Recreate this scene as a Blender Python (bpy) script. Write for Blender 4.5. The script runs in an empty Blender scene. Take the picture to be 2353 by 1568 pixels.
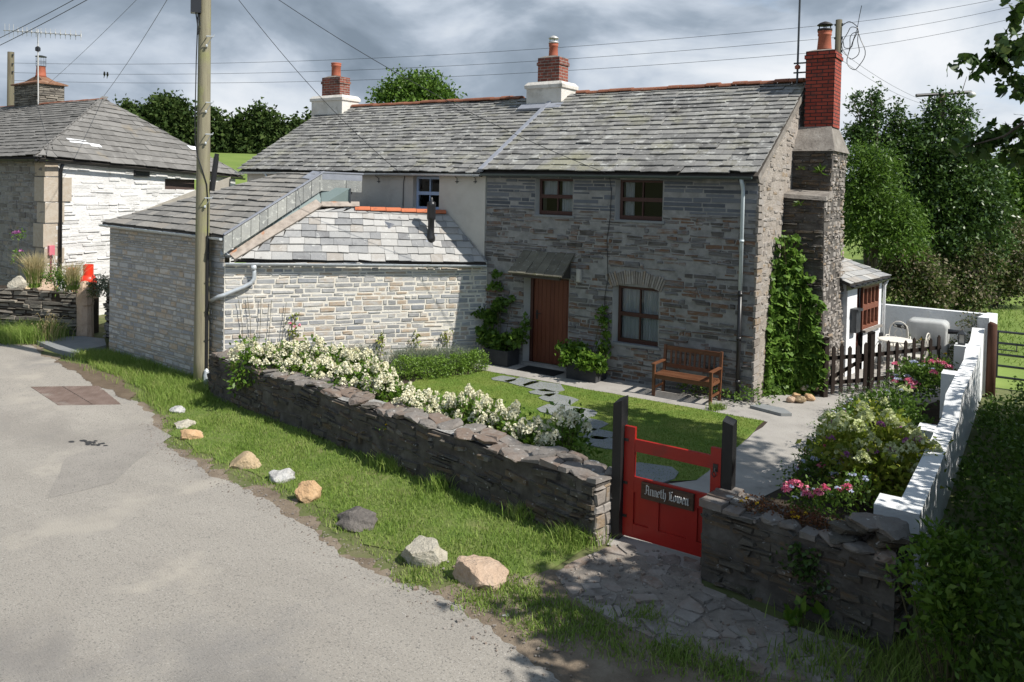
import bpy, math, random
import numpy as np
from mathutils import Vector, Matrix
sc = bpy.context.scene
COL = sc.collection
rad = math.radians

# ---------------------------------------------------------------- camera
LENS, SENS, YAW, PITCH, ROLL, SHY, CAMH = 28.0, 36.0, 34.1, 1.5, 1.2, -0.131, 3.9
cd = bpy.data.cameras.new("camera")
cd.lens, cd.sensor_width, cd.shift_y, cd.clip_start, cd.clip_end = LENS, SENS, SHY, 0.05, 3000
cam = bpy.data.objects.new("camera", cd); COL.objects.link(cam)
RM = Matrix.Rotation(rad(YAW), 4, 'Z') @ Matrix.Rotation(rad(90 - PITCH), 4, 'X') @ Matrix.Rotation(rad(ROLL), 4, 'Z')
cam.matrix_world = Matrix.Translation((0, 0, CAMH)) @ RM
sc.camera = cam

# ---------------------------------------------------------------- sun and sky
SUN_AZ, SUN_EL = 5.0, 47.0
sv = Vector((math.cos(rad(SUN_AZ)) * math.cos(rad(SUN_EL)), math.sin(rad(SUN_AZ)) * math.cos(rad(SUN_EL)), math.sin(rad(SUN_EL))))
sl = bpy.data.lights.new("sun", 'SUN'); sl.energy = 5.0; sl.angle = rad(0.5); sl.color = (1.0, 0.955, 0.88)
sun = bpy.data.objects.new("sun", sl); COL.objects.link(sun)
sun.rotation_euler = sv.to_track_quat('Z', 'Y').to_euler(); sun.location = (20, 2, 25)
sc.view_settings.view_transform = 'Standard'; sc.view_settings.look = 'None'
sc.view_settings.exposure = 0.36; sc.view_settings.gamma = 1.0

w = bpy.data.worlds.new("World"); sc.world = w; w.use_nodes = True
nt = w.node_tree; nt.nodes.clear(); NL = nt.links.new
def wn(t, **k):
    n = nt.nodes.new(t)
    for a, b in k.items(): setattr(n, a, b)
    return n
wo = wn('ShaderNodeOutputWorld'); bg = wn('ShaderNodeBackground'); NL(bg.outputs[0], wo.inputs[0])
sky = wn('ShaderNodeTexSky', sky_type='NISHITA', sun_disc=False); sky.sun_elevation = rad(SUN_EL); sky.sun_rotation = rad(90 - SUN_AZ)
bg.inputs[1].default_value = 0.1
tc = wn('ShaderNodeTexCoord')
def wnoise(scl, loc, scale, detail, rough, dist=0.0):
    mp = wn('ShaderNodeMapping'); mp.inputs[3].default_value = scl; mp.inputs[1].default_value = loc
    NL(tc.outputs['Generated'], mp.inputs[0])
    n = wn('ShaderNodeTexNoise'); n.inputs['Scale'].default_value = scale; n.inputs['Detail'].default_value = detail
    n.inputs['Roughness'].default_value = rough; n.inputs['Distortion'].default_value = dist
    NL(mp.outputs[0], n.inputs['Vector']); return n.outputs[0]
def wmath(op, a, b=None, clamp=False):
    n = wn('ShaderNodeMath', operation=op, use_clamp=clamp)
    for i, v in enumerate((a, b)):
        if v is None: continue
        if isinstance(v, (int, float)): n.inputs[i].default_value = v
        else: NL(v, n.inputs[i])
    return n.outputs[0]
def wramp(f, stops):
    r = wn('ShaderNodeValToRGB'); e = r.color_ramp.elements
    while len(e) < len(stops): e.new(0.5)
    for el, (p, c) in zip(e, stops): el.position = p; el.color = (*c, 1)
    NL(f, r.inputs[0]); return r.outputs[0]
sep = wn('ShaderNodeSeparateXYZ'); NL(tc.outputs['Generated'], sep.inputs[0])
# billowing cloud bank: darker and heavier to the left and overhead, brighter and broken to the right
big = wnoise((1.5, 1.5, 3.4), (0.35, 0.2, 0.1), 2.3, 7, 0.5, 0.5)
fine = wnoise((1.0, 1.0, 1.7), (4.3, 1.2, 0.7), 7.0, 8, 0.55, 0.4)
side = wmath('ADD', wmath('MULTIPLY', sep.outputs[0], 0.26), -0.24)          # east - west drift of the weather
up = wmath('MULTIPLY', sep.outputs[2], -1.35)
val = wmath('ADD', wmath('ADD', wmath('MULTIPLY', big, 1.75), wmath('MULTIPLY', fine, 0.46)), wmath('ADD', side, up))
cloud = wramp(val, [(0.22, (1.75, 2.2, 2.75)), (0.42, (2.7, 3.25, 3.95)), (0.56, (4.3, 4.85, 5.6)), (0.70, (5.7, 6.15, 6.7)), (0.90, (7.1, 7.3, 7.6))])
gapn = wnoise((1.3, 1.3, 3.4), (7.7, 3.1, 2.2), 2.6, 6, 0.55, 0.2)
gap = wmath('MULTIPLY', wmath('SUBTRACT', wmath('ADD', gapn, wmath('MULTIPLY', sep.outputs[0], 0.42)), 0.47), 5.0, True)
gap = wmath('MULTIPLY', gap, 0.75)
mx = wn('ShaderNodeMix', data_type='RGBA'); NL(gap, mx.inputs[0]); NL(cloud, mx.inputs[6])
skb = wn('ShaderNodeMix', data_type='RGBA'); skb.inputs[0].default_value = 0.55
NL(sky.outputs[0], skb.inputs[6]); skb.inputs[7].default_value = (4.6, 6.6, 9.4, 1)
NL(skb.outputs[2], mx.inputs[7]); NL(mx.outputs[2], bg.inputs[0])

# ---------------------------------------------------------------- helpers
def ray(px, py):
    x = (px / 2353. - .5) * SENS / LENS; y = ((784. - py) / 2353. + SHY) * SENS / LENS
    return np.array((RM @ Vector((x, y, -1, 0)))[:3])
CO = np.array([0, 0, CAMH])
def on_z(px, py, z): d = ray(px, py); return CO + d * (z - CO[2]) / d[2]
def on_y(px, py, y): d = ray(px, py); return CO + d * y / d[1]
def on_x(px, py, x): d = ray(px, py); return CO + d * x / d[0]
def at_d(px, py, t): return CO + ray(px, py) * t
def on_pl(px, py, P, N): d = ray(px, py); return CO + d * ((P - CO) @ N) / (d @ N)
A = lambda *v: np.array(v, float)
def nrm(v): v = np.asarray(v, float); return v / np.linalg.norm(v)
_VR = np.random.default_rng(5).random(4096)
def vn(x, f=1., s=0):
    x = x * f + s * 17.3 + 1000; i = int(math.floor(x)); t = x - i; t = t * t * (3 - 2 * t); return float(_VR[i % 4096] * (1 - t) + _VR[(i + 1) % 4096] * t) - .5
def wall_d(a, b): return nrm(np.array(b) - np.array(a))
def gz(x, y):
    return -0.35 * float(np.clip((-4 - x) / 9.5, 0, 1))

def tag(o, label=None, cat=None, group=None, kind=None):
    if label: o['label'] = label
    if cat: o['category'] = cat
    if group: o['group'] = group
    if kind: o['kind'] = kind
    return o
def thing(name, label, cat, loc, group=None):
    o = bpy.data.objects.new(name, None); COL.objects.link(o); o.location = Vector(loc); o.empty_display_size = 0.2
    return tag(o, label, cat, group)

class MB:
    def __init__(s): s.v = []; s.f = []; s.m = []; s.n = 0; s.mi = 0
    def add(s, vs, fs, mi=None):
        b = s.n; vs = [tuple(float(c) for c in p) for p in vs]; s.v += vs; s.n += len(vs)
        for f in fs: s.f.append([b + i for i in f]); s.m.append(s.mi if mi is None else mi)
    def box8(s, p, mi=None):   # 0-3 bottom ring, 4-7 top ring
        s.add(p, [(3, 2, 1, 0), (4, 5, 6, 7), (0, 1, 5, 4), (1, 2, 6, 5), (2, 3, 7, 6), (3, 0, 4, 7)], mi)
    def obox(s, o, u, v, w_, mi=None):  # corner o, edge vectors
        o, u, v, w_ = map(np.asarray, (o, u, v, w_))
        s.box8([o, o + u, o + u + v, o + v, o + w_, o + u + w_, o + u + v + w_, o + v + w_], mi)
    def box(s, x0, x1, y0, y1, z0, z1, mi=None): s.obox(A(x0, y0, z0), A(x1 - x0, 0, 0), A(0, y1 - y0, 0), A(0, 0, z1 - z0), mi)
    def cbox(s, c, u, v, w_, mi=None):  # centre, full edge vectors
        c, u, v, w_ = map(np.asarray, (c, u, v, w_)); s.obox(c - (u + v + w_) / 2, u, v, w_, mi)
    def poly(s, pts, mi=None): s.add(pts, [tuple(range(len(pts)))], mi)
    def prism(s, pts, ex, mi=None):
        n = len(pts); pts = [np.asarray(p, float) for p in pts]; ex = np.asarray(ex, float)
        s.add(pts + [p + ex for p in pts], [tuple(range(n))[::-1], tuple(range(n, 2 * n))] + [(i, (i + 1) % n, n + (i + 1) % n, n + i) for i in range(n)], mi)
    def tube(s, pts, r, n=8, mi=None, caps=True):
        pts = [np.asarray(p, float) for p in pts]; k = len(pts)
        rs = r if hasattr(r, '__len__') else [r] * k
        ref = None; vs = []
        for i, p in enumerate(pts):
            t = nrm(pts[min(i + 1, k - 1)] - pts[max(i - 1, 0)])
            if ref is None: ref = nrm(np.cross(t, A(0, 0, 1) if abs(t[2]) < .9 else A(1, 0, 0)))
            ref = nrm(ref - t * (ref @ t)); b = np.cross(t, ref)
            for j in range(n):
                a = 2 * math.pi * j / n; vs.append(p + (ref * math.cos(a) + b * math.sin(a)) * rs[i])
        fs = [(i * n + j, i * n + (j + 1) % n, (i + 1) * n + (j + 1) % n, (i + 1) * n + j) for i in range(k - 1) for j in range(n)]
        if caps: fs += [tuple(range(n))[::-1], tuple((k - 1) * n + j for j in range(n))]
        s.add(vs, fs, mi)
    def lathe(s, c, prof, n=16, mi=None):
        c = np.asarray(c, float); vs = []; k = len(prof)
        for r, z in prof:
            for j in range(n): a = 2 * math.pi * j / n; vs.append(c + A(r * math.cos(a), r * math.sin(a), z))
        fs = [(i * n + j, i * n + (j + 1) % n, (i + 1) * n + (j + 1) % n, (i + 1) * n + j) for i in range(k - 1) for j in range(n)]
        fs += [tuple(range(n))[::-1], tuple((k - 1) * n + j for j in range(n))]
        s.add(vs, fs, mi)
    def build(s, name, mats, parent=None, smooth=False, loc=None):
        me = bpy.data.meshes.new(name); me.from_pydata(s.v, [], s.f)
        return fin(me, name, mats, parent, smooth, loc, s.m)
def fin(me, name, mats, parent=None, smooth=False, loc=None, mis=None):
    if not isinstance(mats, (list, tuple)): mats = [mats]
    for m in mats: me.materials.append(m)
    if mis is not None and len(mats) > 1: me.polygons.foreach_set('material_index', mis)
    if smooth: me.polygons.foreach_set('use_smooth', [True] * len(me.polygons))
    me.update()
    o = bpy.data.objects.new(name, me); COL.objects.link(o)
    if parent is not None:
        o.parent = parent
        if parent.parent is None: o.matrix_parent_inverse = Matrix.Translation(-parent.location)
    elif loc is not None:
        me.transform(Matrix.Translation(-Vector(loc))); o.location = Vector(loc)
    return o
def solo(mb, name, mats, label, cat, loc=None, group=None, smooth=False, kind=None):
    return tag(mb.build(name, mats, None, smooth, loc), label, cat, group, kind)

# ---------------------------------------------------------------- materials
def mat(name, cols, rough=.85, scale=3., detail=6, bump=0., bscale=25., island=0., spots=(), metallic=0., spec=.3,
        stretch=(1, 1, 1), trans=0., nrough=.6, coat=0., bdist=.02, hue=0.):
    m = bpy.data.materials.new(name); m.use_nodes = True; t = m.node_tree; t.nodes.clear(); L = t.links.new
    def N(ty, **k):
        n = t.nodes.new(ty)
        for a, b in k.items(): setattr(n, a, b)
        return n
    out = N('ShaderNodeOutputMaterial'); bs = N('ShaderNodeBsdfPrincipled'); L(bs.outputs[0], out.inputs[0])
    bs.inputs['Roughness'].default_value = rough; bs.inputs['Metallic'].default_value = metallic
    bs.inputs['Specular IOR Level'].default_value = spec
    if coat: bs.inputs['Coat Weight'].default_value = coat; bs.inputs['Coat Roughness'].default_value = .15
    tcn = N('ShaderNodeTexCoord'); mp = N('ShaderNodeMapping'); mp.inputs[3].default_value = stretch; L(tcn.outputs['Object'], mp.inputs[0])
    def noise(sc_, det, r=.6, st=True):
        n = N('ShaderNodeTexNoise'); n.inputs['Scale'].default_value = sc_; n.inputs['Detail'].default_value = det; n.inputs['Roughness'].default_value = r
        L(mp.outputs[0] if st else tcn.outputs['Object'], n.inputs['Vector']); return n.outputs[0]
    def math_(op, a, b, c=False):
        n = N('ShaderNodeMath', operation=op, use_clamp=c)
        for i, v in enumerate((a, b)):
            if isinstance(v, (int, float)): n.inputs[i].default_value = v
            else: L(v, n.inputs[i])
        return n.outputs[0]
    f = noise(scale, detail, nrough)
    f = math_('ADD', math_('MULTIPLY', math_('SUBTRACT', f, .5), 1.7), .5, True)
    if island:
        g = N('ShaderNodeNewGeometry')
        f = math_('ADD', math_('MULTIPLY', f, 1 - island), math_('MULTIPLY', g.outputs['Random Per Island'], island), True)
    r = N('ShaderNodeValToRGB'); e = r.color_ramp.elements
    while len(e) < len(cols): e.new(.5)
    if len(cols) == 1: cols = [cols[0], cols[0]]
    for i, (el, c) in enumerate(zip(e, cols)): el.position = i / (len(cols) - 1); el.color = (*c, 1)
    L(f, r.inputs[0]); col = r.outputs[0]
    for sp in spots:
        c, s_, th, so = sp[:4]; k = sp[4] if len(sp) > 4 else 1.
        q = math_('MULTIPLY', math_('SUBTRACT', noise(s_, 5, .6, False), th), 1. / so, True)
        if k != 1.: q = math_('MULTIPLY', q, k)
        x = N('ShaderNodeMix', data_type='RGBA'); L(q, x.inputs[0]); L(col, x.inputs[6]); x.inputs[7].default_value = (*c, 1); col = x.outputs[2]
    L(col, bs.inputs['Base Color'])
    if bump:
        b = N('ShaderNodeBump'); b.inputs['Strength'].default_value = bump; b.inputs['Distance'].default_value = bdist
        L(noise(bscale, 8, .65), b.inputs['Height']); L(b.outputs[0], bs.inputs['Normal'])
    if trans:
        tr = N('ShaderNodeBsdfTranslucent'); L(col, tr.inputs[0]); ms = N('ShaderNodeMixShader'); ms.inputs[0].default_value = trans
        L(bs.outputs[0], ms.inputs[1]); L(tr.outputs[0], ms.inputs[2]); L(ms.outputs[0], out.inputs[0])
    return m
def g(v, r=1., b=1.): return (v * r, v, v * b)

# ---------------------------------------------------------------- 2-D region tools (walls and roofs)
def scan(poly, v):
    xs = []
    for i in range(len(poly)):
        (x0, y0), (x1, y1) = poly[i], poly[(i + 1) % len(poly)]
        if (y0 <= v) != (y1 <= v): xs.append(x0 + (v - y0) / (y1 - y0) * (x1 - x0))
    xs.sort(); return [(xs[i], xs[i + 1]) for i in range(0, len(xs) - 1, 2)]
def cut(iv, holes, v):
    for (a, b, c, d) in holes:
        if c < v < d:
            o = []
            for (p, q) in iv:
                if b <= p or a >= q: o.append((p, q)); continue
                if a > p: o.append((p, a))
                if b < q: o.append((b, q))
            iv = o
    return iv
def region(mb, O, U, V, N, poly, holes=(), off=0., mi=None):
    vs = sorted(set([round(p[1], 4) for p in poly] + [round(x, 4) for h in holes for x in h[2:]]))
    for a, b in zip(vs[:-1], vs[1:]):
        if b - a < 1e-3: continue
        e = (b - a) * 1e-3
        ia, ib = cut(scan(poly, a + e), holes, a + e), cut(scan(poly, b - e), holes, b - e)
        for (p, q), (r_, s_) in zip(ia, ib):
            mb.add([O + U * p + V * a + N * off, O + U * q + V * a + N * off, O + U * s_ + V * b + N * off, O + U * r_ + V * b + N * off], [(0, 1, 2, 3)], mi)
def stones(mb, O, U, V, N, poly, holes=(), hr=(.05, .11), lr=(.15, .45), gap=.012, dr=(.005, .03), rng=random, mi=0, skew=.006, miss=0., inset=.012):
    v = min(p[1] for p in poly); top = max(p[1] for p in poly)
    while v < top - .02:
        h = rng.uniform(*hr)
        if v + h > top: h = top - v
        for (p, q) in cut(scan(poly, v + h * .5), holes, v + h * .5):
            u = p + rng.uniform(0, .02)
            while u < q - .02:
                l = rng.uniform(*lr) * (1. if rng.random() > .12 else .5)
                if u + l > q - .06: l = q - u
                if rng.random() >= miss:
                    hh = h - gap * rng.uniform(.6, 1.5); d = rng.uniform(*dr)
                    if rng.random() < .07: hh *= .6
                    j = lambda s=skew: rng.uniform(-s, s)
                    u0, u1, v0, v1 = u + gap * .5, u + l - gap * .5, v + gap * .5, v + gap * .5 + hh
                    b = [(u0, v0), (u1, v0), (u1, v1), (u0, v1)]; b = [(x + j(), y + j()) for x, y in b]
                    cu, cv = (u0 + u1) / 2, (v0 + v1) / 2
                    ii = min(inset, hh * .25)
                    fr = [(x + math.copysign(ii, cu - x), y + math.copysign(ii * .7, cv - y)) for x, y in b]
                    bk = [O + U * x + V * y - N * .01 for x, y in b]
                    ft = [O + U * x + V * y + N * (d + j(d * .35)) for x, y in fr]
                    mb.add(bk + ft, [(4, 5, 6, 7), (0, 1, 5, 4), (1, 2, 6, 5), (2, 3, 7, 6), (3, 0, 4, 7)], mi)
                u += l
        v += h
def slates(mb, O, U, V, N, poly, e0=.26, e1=.2, wr=(.24, .46), th=.016, rng=random, mi=0, ragged=.012, off=.0, sag=.0):
    v = min(p[1] for p in poly); top = max(p[1] for p in poly); v0b = v
    while v < top - .03:
        e = e0 + (e1 - e0) * (v - v0b) / (top - v0b)
        vt = min(v + e * 1.25, top)
        ib = scan(poly, v + 1e-3); it = scan(poly, vt - 1e-3); im = scan(poly, min(v + e * .5, top - 1e-3))
        for k, (p, q) in enumerate(im):
            pb, qb = ib[k] if k < len(ib) else (p, q)
            pt, qt = it[k] if k < len(it) else ((p + q) / 2, (p + q) / 2)
            lo, hi = min(pb, pt), max(qb, qt); u = lo - rng.uniform(0, .2)
            while u < hi:
                wd = rng.uniform(*wr); a, b = u + .003, u + wd - .003
                a0, b0 = max(a, pb), min(b, qb); a1, b1 = max(a, pt), min(b, qt)
                u += wd
                if b0 - a0 < .02: continue
                if b1 < a1: a1 = b1 = (max(a0, pt) + min(b0, qt)) / 2 if pt < qt else (pt + qt) / 2
                d = rng.uniform(.7, 1.5) * th; s_ = sag * (vn(a * .35 + v * .11, 1., 7) + .5 * vn(a * .9 + 3 - v * .3, 1., 8)) + (sag * .12 if rng.random() < .05 else 0); lift = rng.uniform(.8, 1.4) * th * 1.3 + off + s_; j = lambda: rng.uniform(-ragged, ragged)
                vb0, vb1 = v + j(), v + j()
                if rng.random() < .06: vb0 += ragged * 2
                P = lambda x, y, h: O + U * x + V * y + N * h
                mb.box8([P(a0, vb0, lift), P(b0, vb1, lift), P(b1, vt, off + s_), P(a1, vt, off + s_), P(a0, vb0, lift + d), P(b0, vb1, lift + d), P(b1, vt, off + s_ + d * .6), P(a1, vt, off + s_ + d * .6)], mi)
        v += e

# ---------------------------------------------------------------- foliage tools (numpy meshes)
def npmesh(name, V, quads, mats, parent=None, loc=None, mis=None, smooth=False):
    me = bpy.data.meshes.new(name); V = np.asarray(V, np.float32).reshape(-1, 3); F = np.asarray(quads, np.int32); k = F.shape[1]
    me.vertices.add(len(V)); me.vertices.foreach_set('co', V.ravel())
    me.loops.add(F.size); me.loops.foreach_set('vertex_index', F.ravel())
    me.polygons.add(len(F)); me.polygons.foreach_set('loop_start', np.arange(len(F), dtype=np.int32) * k)
    try: me.polygons.foreach_set('loop_total', np.full(len(F), k, np.int32))
    except Exception: pass
    me.update(calc_edges=True); me.validate()
    return fin(me, name, mats, parent, smooth, loc, mis)
def unit(v): return v / (np.linalg.norm(v, axis=1, keepdims=True) + 1e-9)
def leaves(name, P, D, S, wr, mats, parent=None, rng=None, fold=.12, loc=None):
    n = len(P); D = unit(D); R = rng.normal(size=(n, 3)); R[:, 2] += .0
    B = unit(np.cross(D, R)); Nn = np.cross(D, B); S = S[:, None]
    droop = np.zeros((n, 3)); droop[:, 2] = -.12
    V = np.stack([P, P + D * S * .45 + B * S * wr * .5 + Nn * S * fold, P + D * S + droop * S, P + D * S * .45 - B * S * wr * .5 + Nn * S * fold], 1)
    F = np.arange(n * 4).reshape(n, 4)
    return npmesh(name, V, F, mats, parent, loc)
def crown(blobs, ncl, per, cr, rng, shell=.5, low=-.6, out=.7, upb=0.):
    b = np.array(blobs, float); wgt = b[:, 3] ** 2; idx = rng.choice(len(b), ncl, p=wgt / wgt.sum())
    d = unit(rng.normal(size=(ncl, 3))); d[:, 2] = np.where(d[:, 2] < low, -d[:, 2], d[:, 2])
    rr = b[idx, 3] * (shell + (1 - shell) * rng.random(ncl) ** .6) * (1 + .16 * rng.normal(size=ncl))
    sq = b[idx, 4] if b.shape[1] > 4 else np.ones(ncl)
    dd = d * rr[:, None]; dd[:, 2] *= sq
    c = b[idx, :3] + dd
    c = np.repeat(c, per, 0); d = np.repeat(d, per, 0); n = len(c)
    P = c + rng.normal(size=(n, 3)) * cr * np.array([1, 1, .75])
    D = d * out + rng.normal(size=(n, 3)) * .75; D[:, 2] += upb
    return P, D
def blades(name, P, h, wd, lean, mats, rng, parent=None, loc=None, tipw=.0):
    n = len(P); a = rng.random(n) * 2 * np.pi; B = np.stack([np.cos(a), np.sin(a), np.zeros(n)], 1)
    l = rng.normal(size=(n, 3)) * lean; l[:, 2] = 0
    H = (h * (.5 + rng.random(n)))[:, None] if np.isscalar(h) else h[:, None]
    up = np.zeros((n, 3)); up[:, 2] = 1
    W_ = wd * (.7 + .6 * rng.random(n))[:, None]
    V = np.stack([P - B * W_, P + B * W_, P + up * H * .55 + l * H * .35 + B * W_ * .75, P + up * H * .95 + l * H + B * W_ * tipw, P + up * H * .95 + l * H - B * W_ * tipw, P + up * H * .55 + l * H * .35 - B * W_ * .75], 1)
    i = np.arange(n)[:, None] * 6
    F = np.concatenate([i + np.array([[0, 1, 2, 5]]), i + np.array([[5, 2, 3, 4]])], 0)
    return npmesh(name, V, F, mats, parent, loc)
def inside(poly, X, Y):
    r = np.zeros(len(X), bool); n = len(poly)
    for i in range(n):
        (x0, y0), (x1, y1) = poly[i], poly[(i + 1) % n]
        if y0 == y1: continue
        c = ((y0 > Y) != (y1 > Y)) & (X < (x1 - x0) * (Y - y0) / (y1 - y0) + x0); r ^= c
    return r
def scatter(poly, n, rng):
    p = np.array(poly); lo, hi = p.min(0), p.max(0); X = rng.uniform(lo[0], hi[0], n * 3); Y = rng.uniform(lo[1], hi[1], n * 3)
    k = inside(poly, X, Y); X, Y = X[k][:n], Y[k][:n]; return X, Y
def gzv(X, Y): return -0.35 * np.clip((-4 - X) / 9.5, 0, 1)

# ---------------------------------------------------------------- material library
M = {}
M['stone_cot'] = mat('cottage_rubble', [(.016, .015, .014), (.075, .066, .058), (.13, .122, .116), (.17, .168, .17), (.155, .085, .048), (.27, .26, .25), (.045, .04, .036)], .9, 5, 6, .5, 22, .6, [((.42, .41, .39), 9, .66, .08, .7), ((.03, .028, .026), 4, .64, .1, .6)], stretch=(1, 1, 2.5))
M['stone_blue'] = mat('cottage_blue_slate_stone', [(.06, .066, .076), (.10, .108, .125), (.14, .15, .168), (.18, .188, .20)], .85, 6, 5, .4, 25, .65, [((.4, .4, .39), 12, .68, .06, .6)], stretch=(1, 1, 3))
M['mortar_cot'] = mat('cottage_mortar', [(.15, .146, .14), (.26, .254, .242), (.35, .34, .325)], .95, 6, 8, .7, 30)
M['stone_gab'] = mat('gable_rubble', [(.12, .108, .095), (.20, .175, .15), (.26, .232, .205), (.31, .285, .26), (.25, .185, .12), (.37, .35, .33)], .9, 6, 6, .6, 22, .55, [((.46, .43, .40), 7, .62, .1, .7), ((.40, .20, .05), 5, .72, .05, .8)], stretch=(1, 1, 1.5))
M['mortar_gab'] = mat('gable_mortar', [(.22, .19, .16), (.33, .29, .25), (.42, .38, .34)], .95, 5, 8, .9, 22, bdist=.04)
M['stone_out'] = mat('outhouse_stone', [(.17, .185, .205), (.28, .29, .305), (.37, .37, .365), (.46, .45, .43), (.41, .32, .23), (.53, .515, .48), (.25, .25, .25), (.42, .415, .40), (.36, .36, .355)], .85, 7, 5, .35, 25, .78, [((.55, .55, .53), 11, .68, .05, .5)], stretch=(1, 1, 2))
M['mortar_out'] = mat('outhouse_mortar', [(.56, .52, .44), (.68, .64, .56), (.74, .71, .64)], .95, 5, 7, .5, 40)
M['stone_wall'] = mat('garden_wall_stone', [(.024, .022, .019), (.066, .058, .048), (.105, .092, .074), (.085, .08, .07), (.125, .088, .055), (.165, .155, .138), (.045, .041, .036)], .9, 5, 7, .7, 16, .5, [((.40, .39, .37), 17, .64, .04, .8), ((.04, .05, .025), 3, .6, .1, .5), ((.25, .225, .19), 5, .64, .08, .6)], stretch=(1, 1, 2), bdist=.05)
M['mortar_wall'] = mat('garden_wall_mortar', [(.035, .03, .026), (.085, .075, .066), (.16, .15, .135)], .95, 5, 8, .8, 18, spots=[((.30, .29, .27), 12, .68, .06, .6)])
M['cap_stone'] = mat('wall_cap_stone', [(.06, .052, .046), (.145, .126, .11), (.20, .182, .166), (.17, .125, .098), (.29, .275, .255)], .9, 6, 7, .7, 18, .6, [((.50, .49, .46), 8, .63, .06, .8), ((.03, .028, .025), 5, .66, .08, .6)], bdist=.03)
M['cap_mortar'] = mat('wall_cap_mortar', [(.14, .13, .12), (.33, .32, .30), (.46, .45, .43)], .95, 8, 8, 1., 22, bdist=.04)
M['stone_ndark'] = mat('drystone', [(.06, .055, .05), (.14, .125, .105), (.23, .205, .17), (.32, .285, .235)], .9, 5, 7, .7, 16, .6, stretch=(1, 1, 2))
M['stone_front'] = mat('neighbour_stone', [(.10, .09, .08), (.19, .175, .16), (.26, .25, .235), (.24, .17, .11)], .9, 5, 6, .5, 22, .6)
M['white_stone'] = mat('whitewashed_stone', [(.36, .35, .335), (.56, .55, .535), (.66, .65, .635), (.72, .71, .695)], .85, 1.6, 7, .55, 14, .3, [((.36, .34, .31), 2.2, .63, .08, .75)], bdist=.05)
M['granite'] = mat('granite_quoin', [(.26, .215, .16), (.38, .32, .25), (.45, .41, .35)], .9, 9, 8, .6, 30, .3)
SL = [(.085, .084, .082), (.135, .132, .127), (.18, .177, .169), (.225, .22, .21), (.275, .27, .25), (.185, .178, .148), (.115, .112, .107)]
M['slate'] = mat('roof_slate_lichened', SL, .8, 5, 8, .55, 18, .55, [((.44, .44, .415), 4.5, .58, .09, .8), ((.075, .072, .068), 2.2, .58, .09, .7), ((.27, .26, .165), .8, .56, .12, .55), ((.58, .58, .56), 11, .65, .04, .85), ((.06, .058, .054), 14, .66, .05, .7)], nrough=.7)
M['slate_dark'] = mat('neighbour_slate', [(.085, .08, .074), (.14, .134, .125), (.19, .182, .17), (.225, .215, .20)], .85, 4, 7, .5, 20, .45, [((.40, .39, .37), 5, .63, .12, .6), ((.25, .20, .13), 1.3, .62, .12, .5)])
M['slate_mix'] = mat('outhouse_slate', [(.11, .105, .105), (.21, .212, .215), (.29, .29, .285), (.36, .352, .335), (.41, .402, .385), (.29, .265, .235), (.34, .34, .33)], .75, 5, 8, .5, 18, .74, [((.55, .55, .52), 7, .62, .1, .6), ((.10, .09, .095), 6, .64, .08, .6)], nrough=.7)
M['slate_out'] = mat('outhouse_upper_slate', [(.13, .125, .115), (.21, .20, .185), (.28, .265, .24), (.24, .20, .16)], .8, 5, 8, .5, 18, .6, [((.42, .42, .39), 5, .60, .1, .6)])
M['under'] = mat('roof_underside', [(.05, .045, .04), (.08, .07, .06)], .9, 4)
M['ridge'] = mat('terracotta_ridge', [(.11, .05, .035), (.24, .095, .055), (.31, .145, .085)], .85, 6, 7, .4, 25, .45, [((.05, .045, .04), 6, .60, .1, .7), ((.42, .40, .36), 9, .66, .06, .5)])
M['ridge_new'] = mat('clean_terracotta_ridge', [(.42, .12, .055), (.52, .17, .08)], .8, 6, 6, .3, 25, .4, [((.08, .05, .04), 9, .60, .1, .6)])
M['render'] = mat('lime_render', [(.43, .40, .355), (.53, .50, .45), (.58, .555, .505)], .95, 1.3, 8, .4, 9, 0, [((.33, .31, .28), 1.9, .60, .14, .5)], bdist=.04, nrough=.65)
M['white'] = mat('white_masonry_paint', [(.66, .67, .68), (.78, .79, .79)], .8, 2.5, 8, .5, 12, 0, [((.38, .37, .32), 3.5, .62, .08, .5), ((.30, .33, .22), 1.6, .66, .08, .4)], bdist=.03)
M['white_dirty'] = mat('stained_white_paint', [(.50, .49, .46), (.72, .72, .70), (.78, .78, .77)], .85, 2.2, 8, .4, 10, 0, [((.22, .20, .16), 3, .58, .16, .6)], stretch=(3, 3, .5))
M['lead'] = mat('lead_flashing', [(.19, .20, .235), (.30, .315, .35)], .55, 4, 6, .15, 14, spec=.4)
M['zinc'] = mat('galvanised_steel', [(.42, .45, .47), (.58, .61, .63)], .38, 12, 5, .05, 30, metallic=.3)
M['gutter'] = mat('grey_green_gutter', [(.045, .065, .065), (.07, .09, .09)], .4, 5, spec=.5)
M['black'] = mat('black_plastic', [(.012, .012, .013), (.02, .02, .022)], .35, 5, spec=.5)
M['pipe_grey'] = mat('pale_downpipe', [(.48, .54, .56), (.58, .64, .66)], .4, 6, spec=.45, spots=[((.30, .33, .34), 7, .66, .08, .6)])
M['brick'] = None
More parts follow.
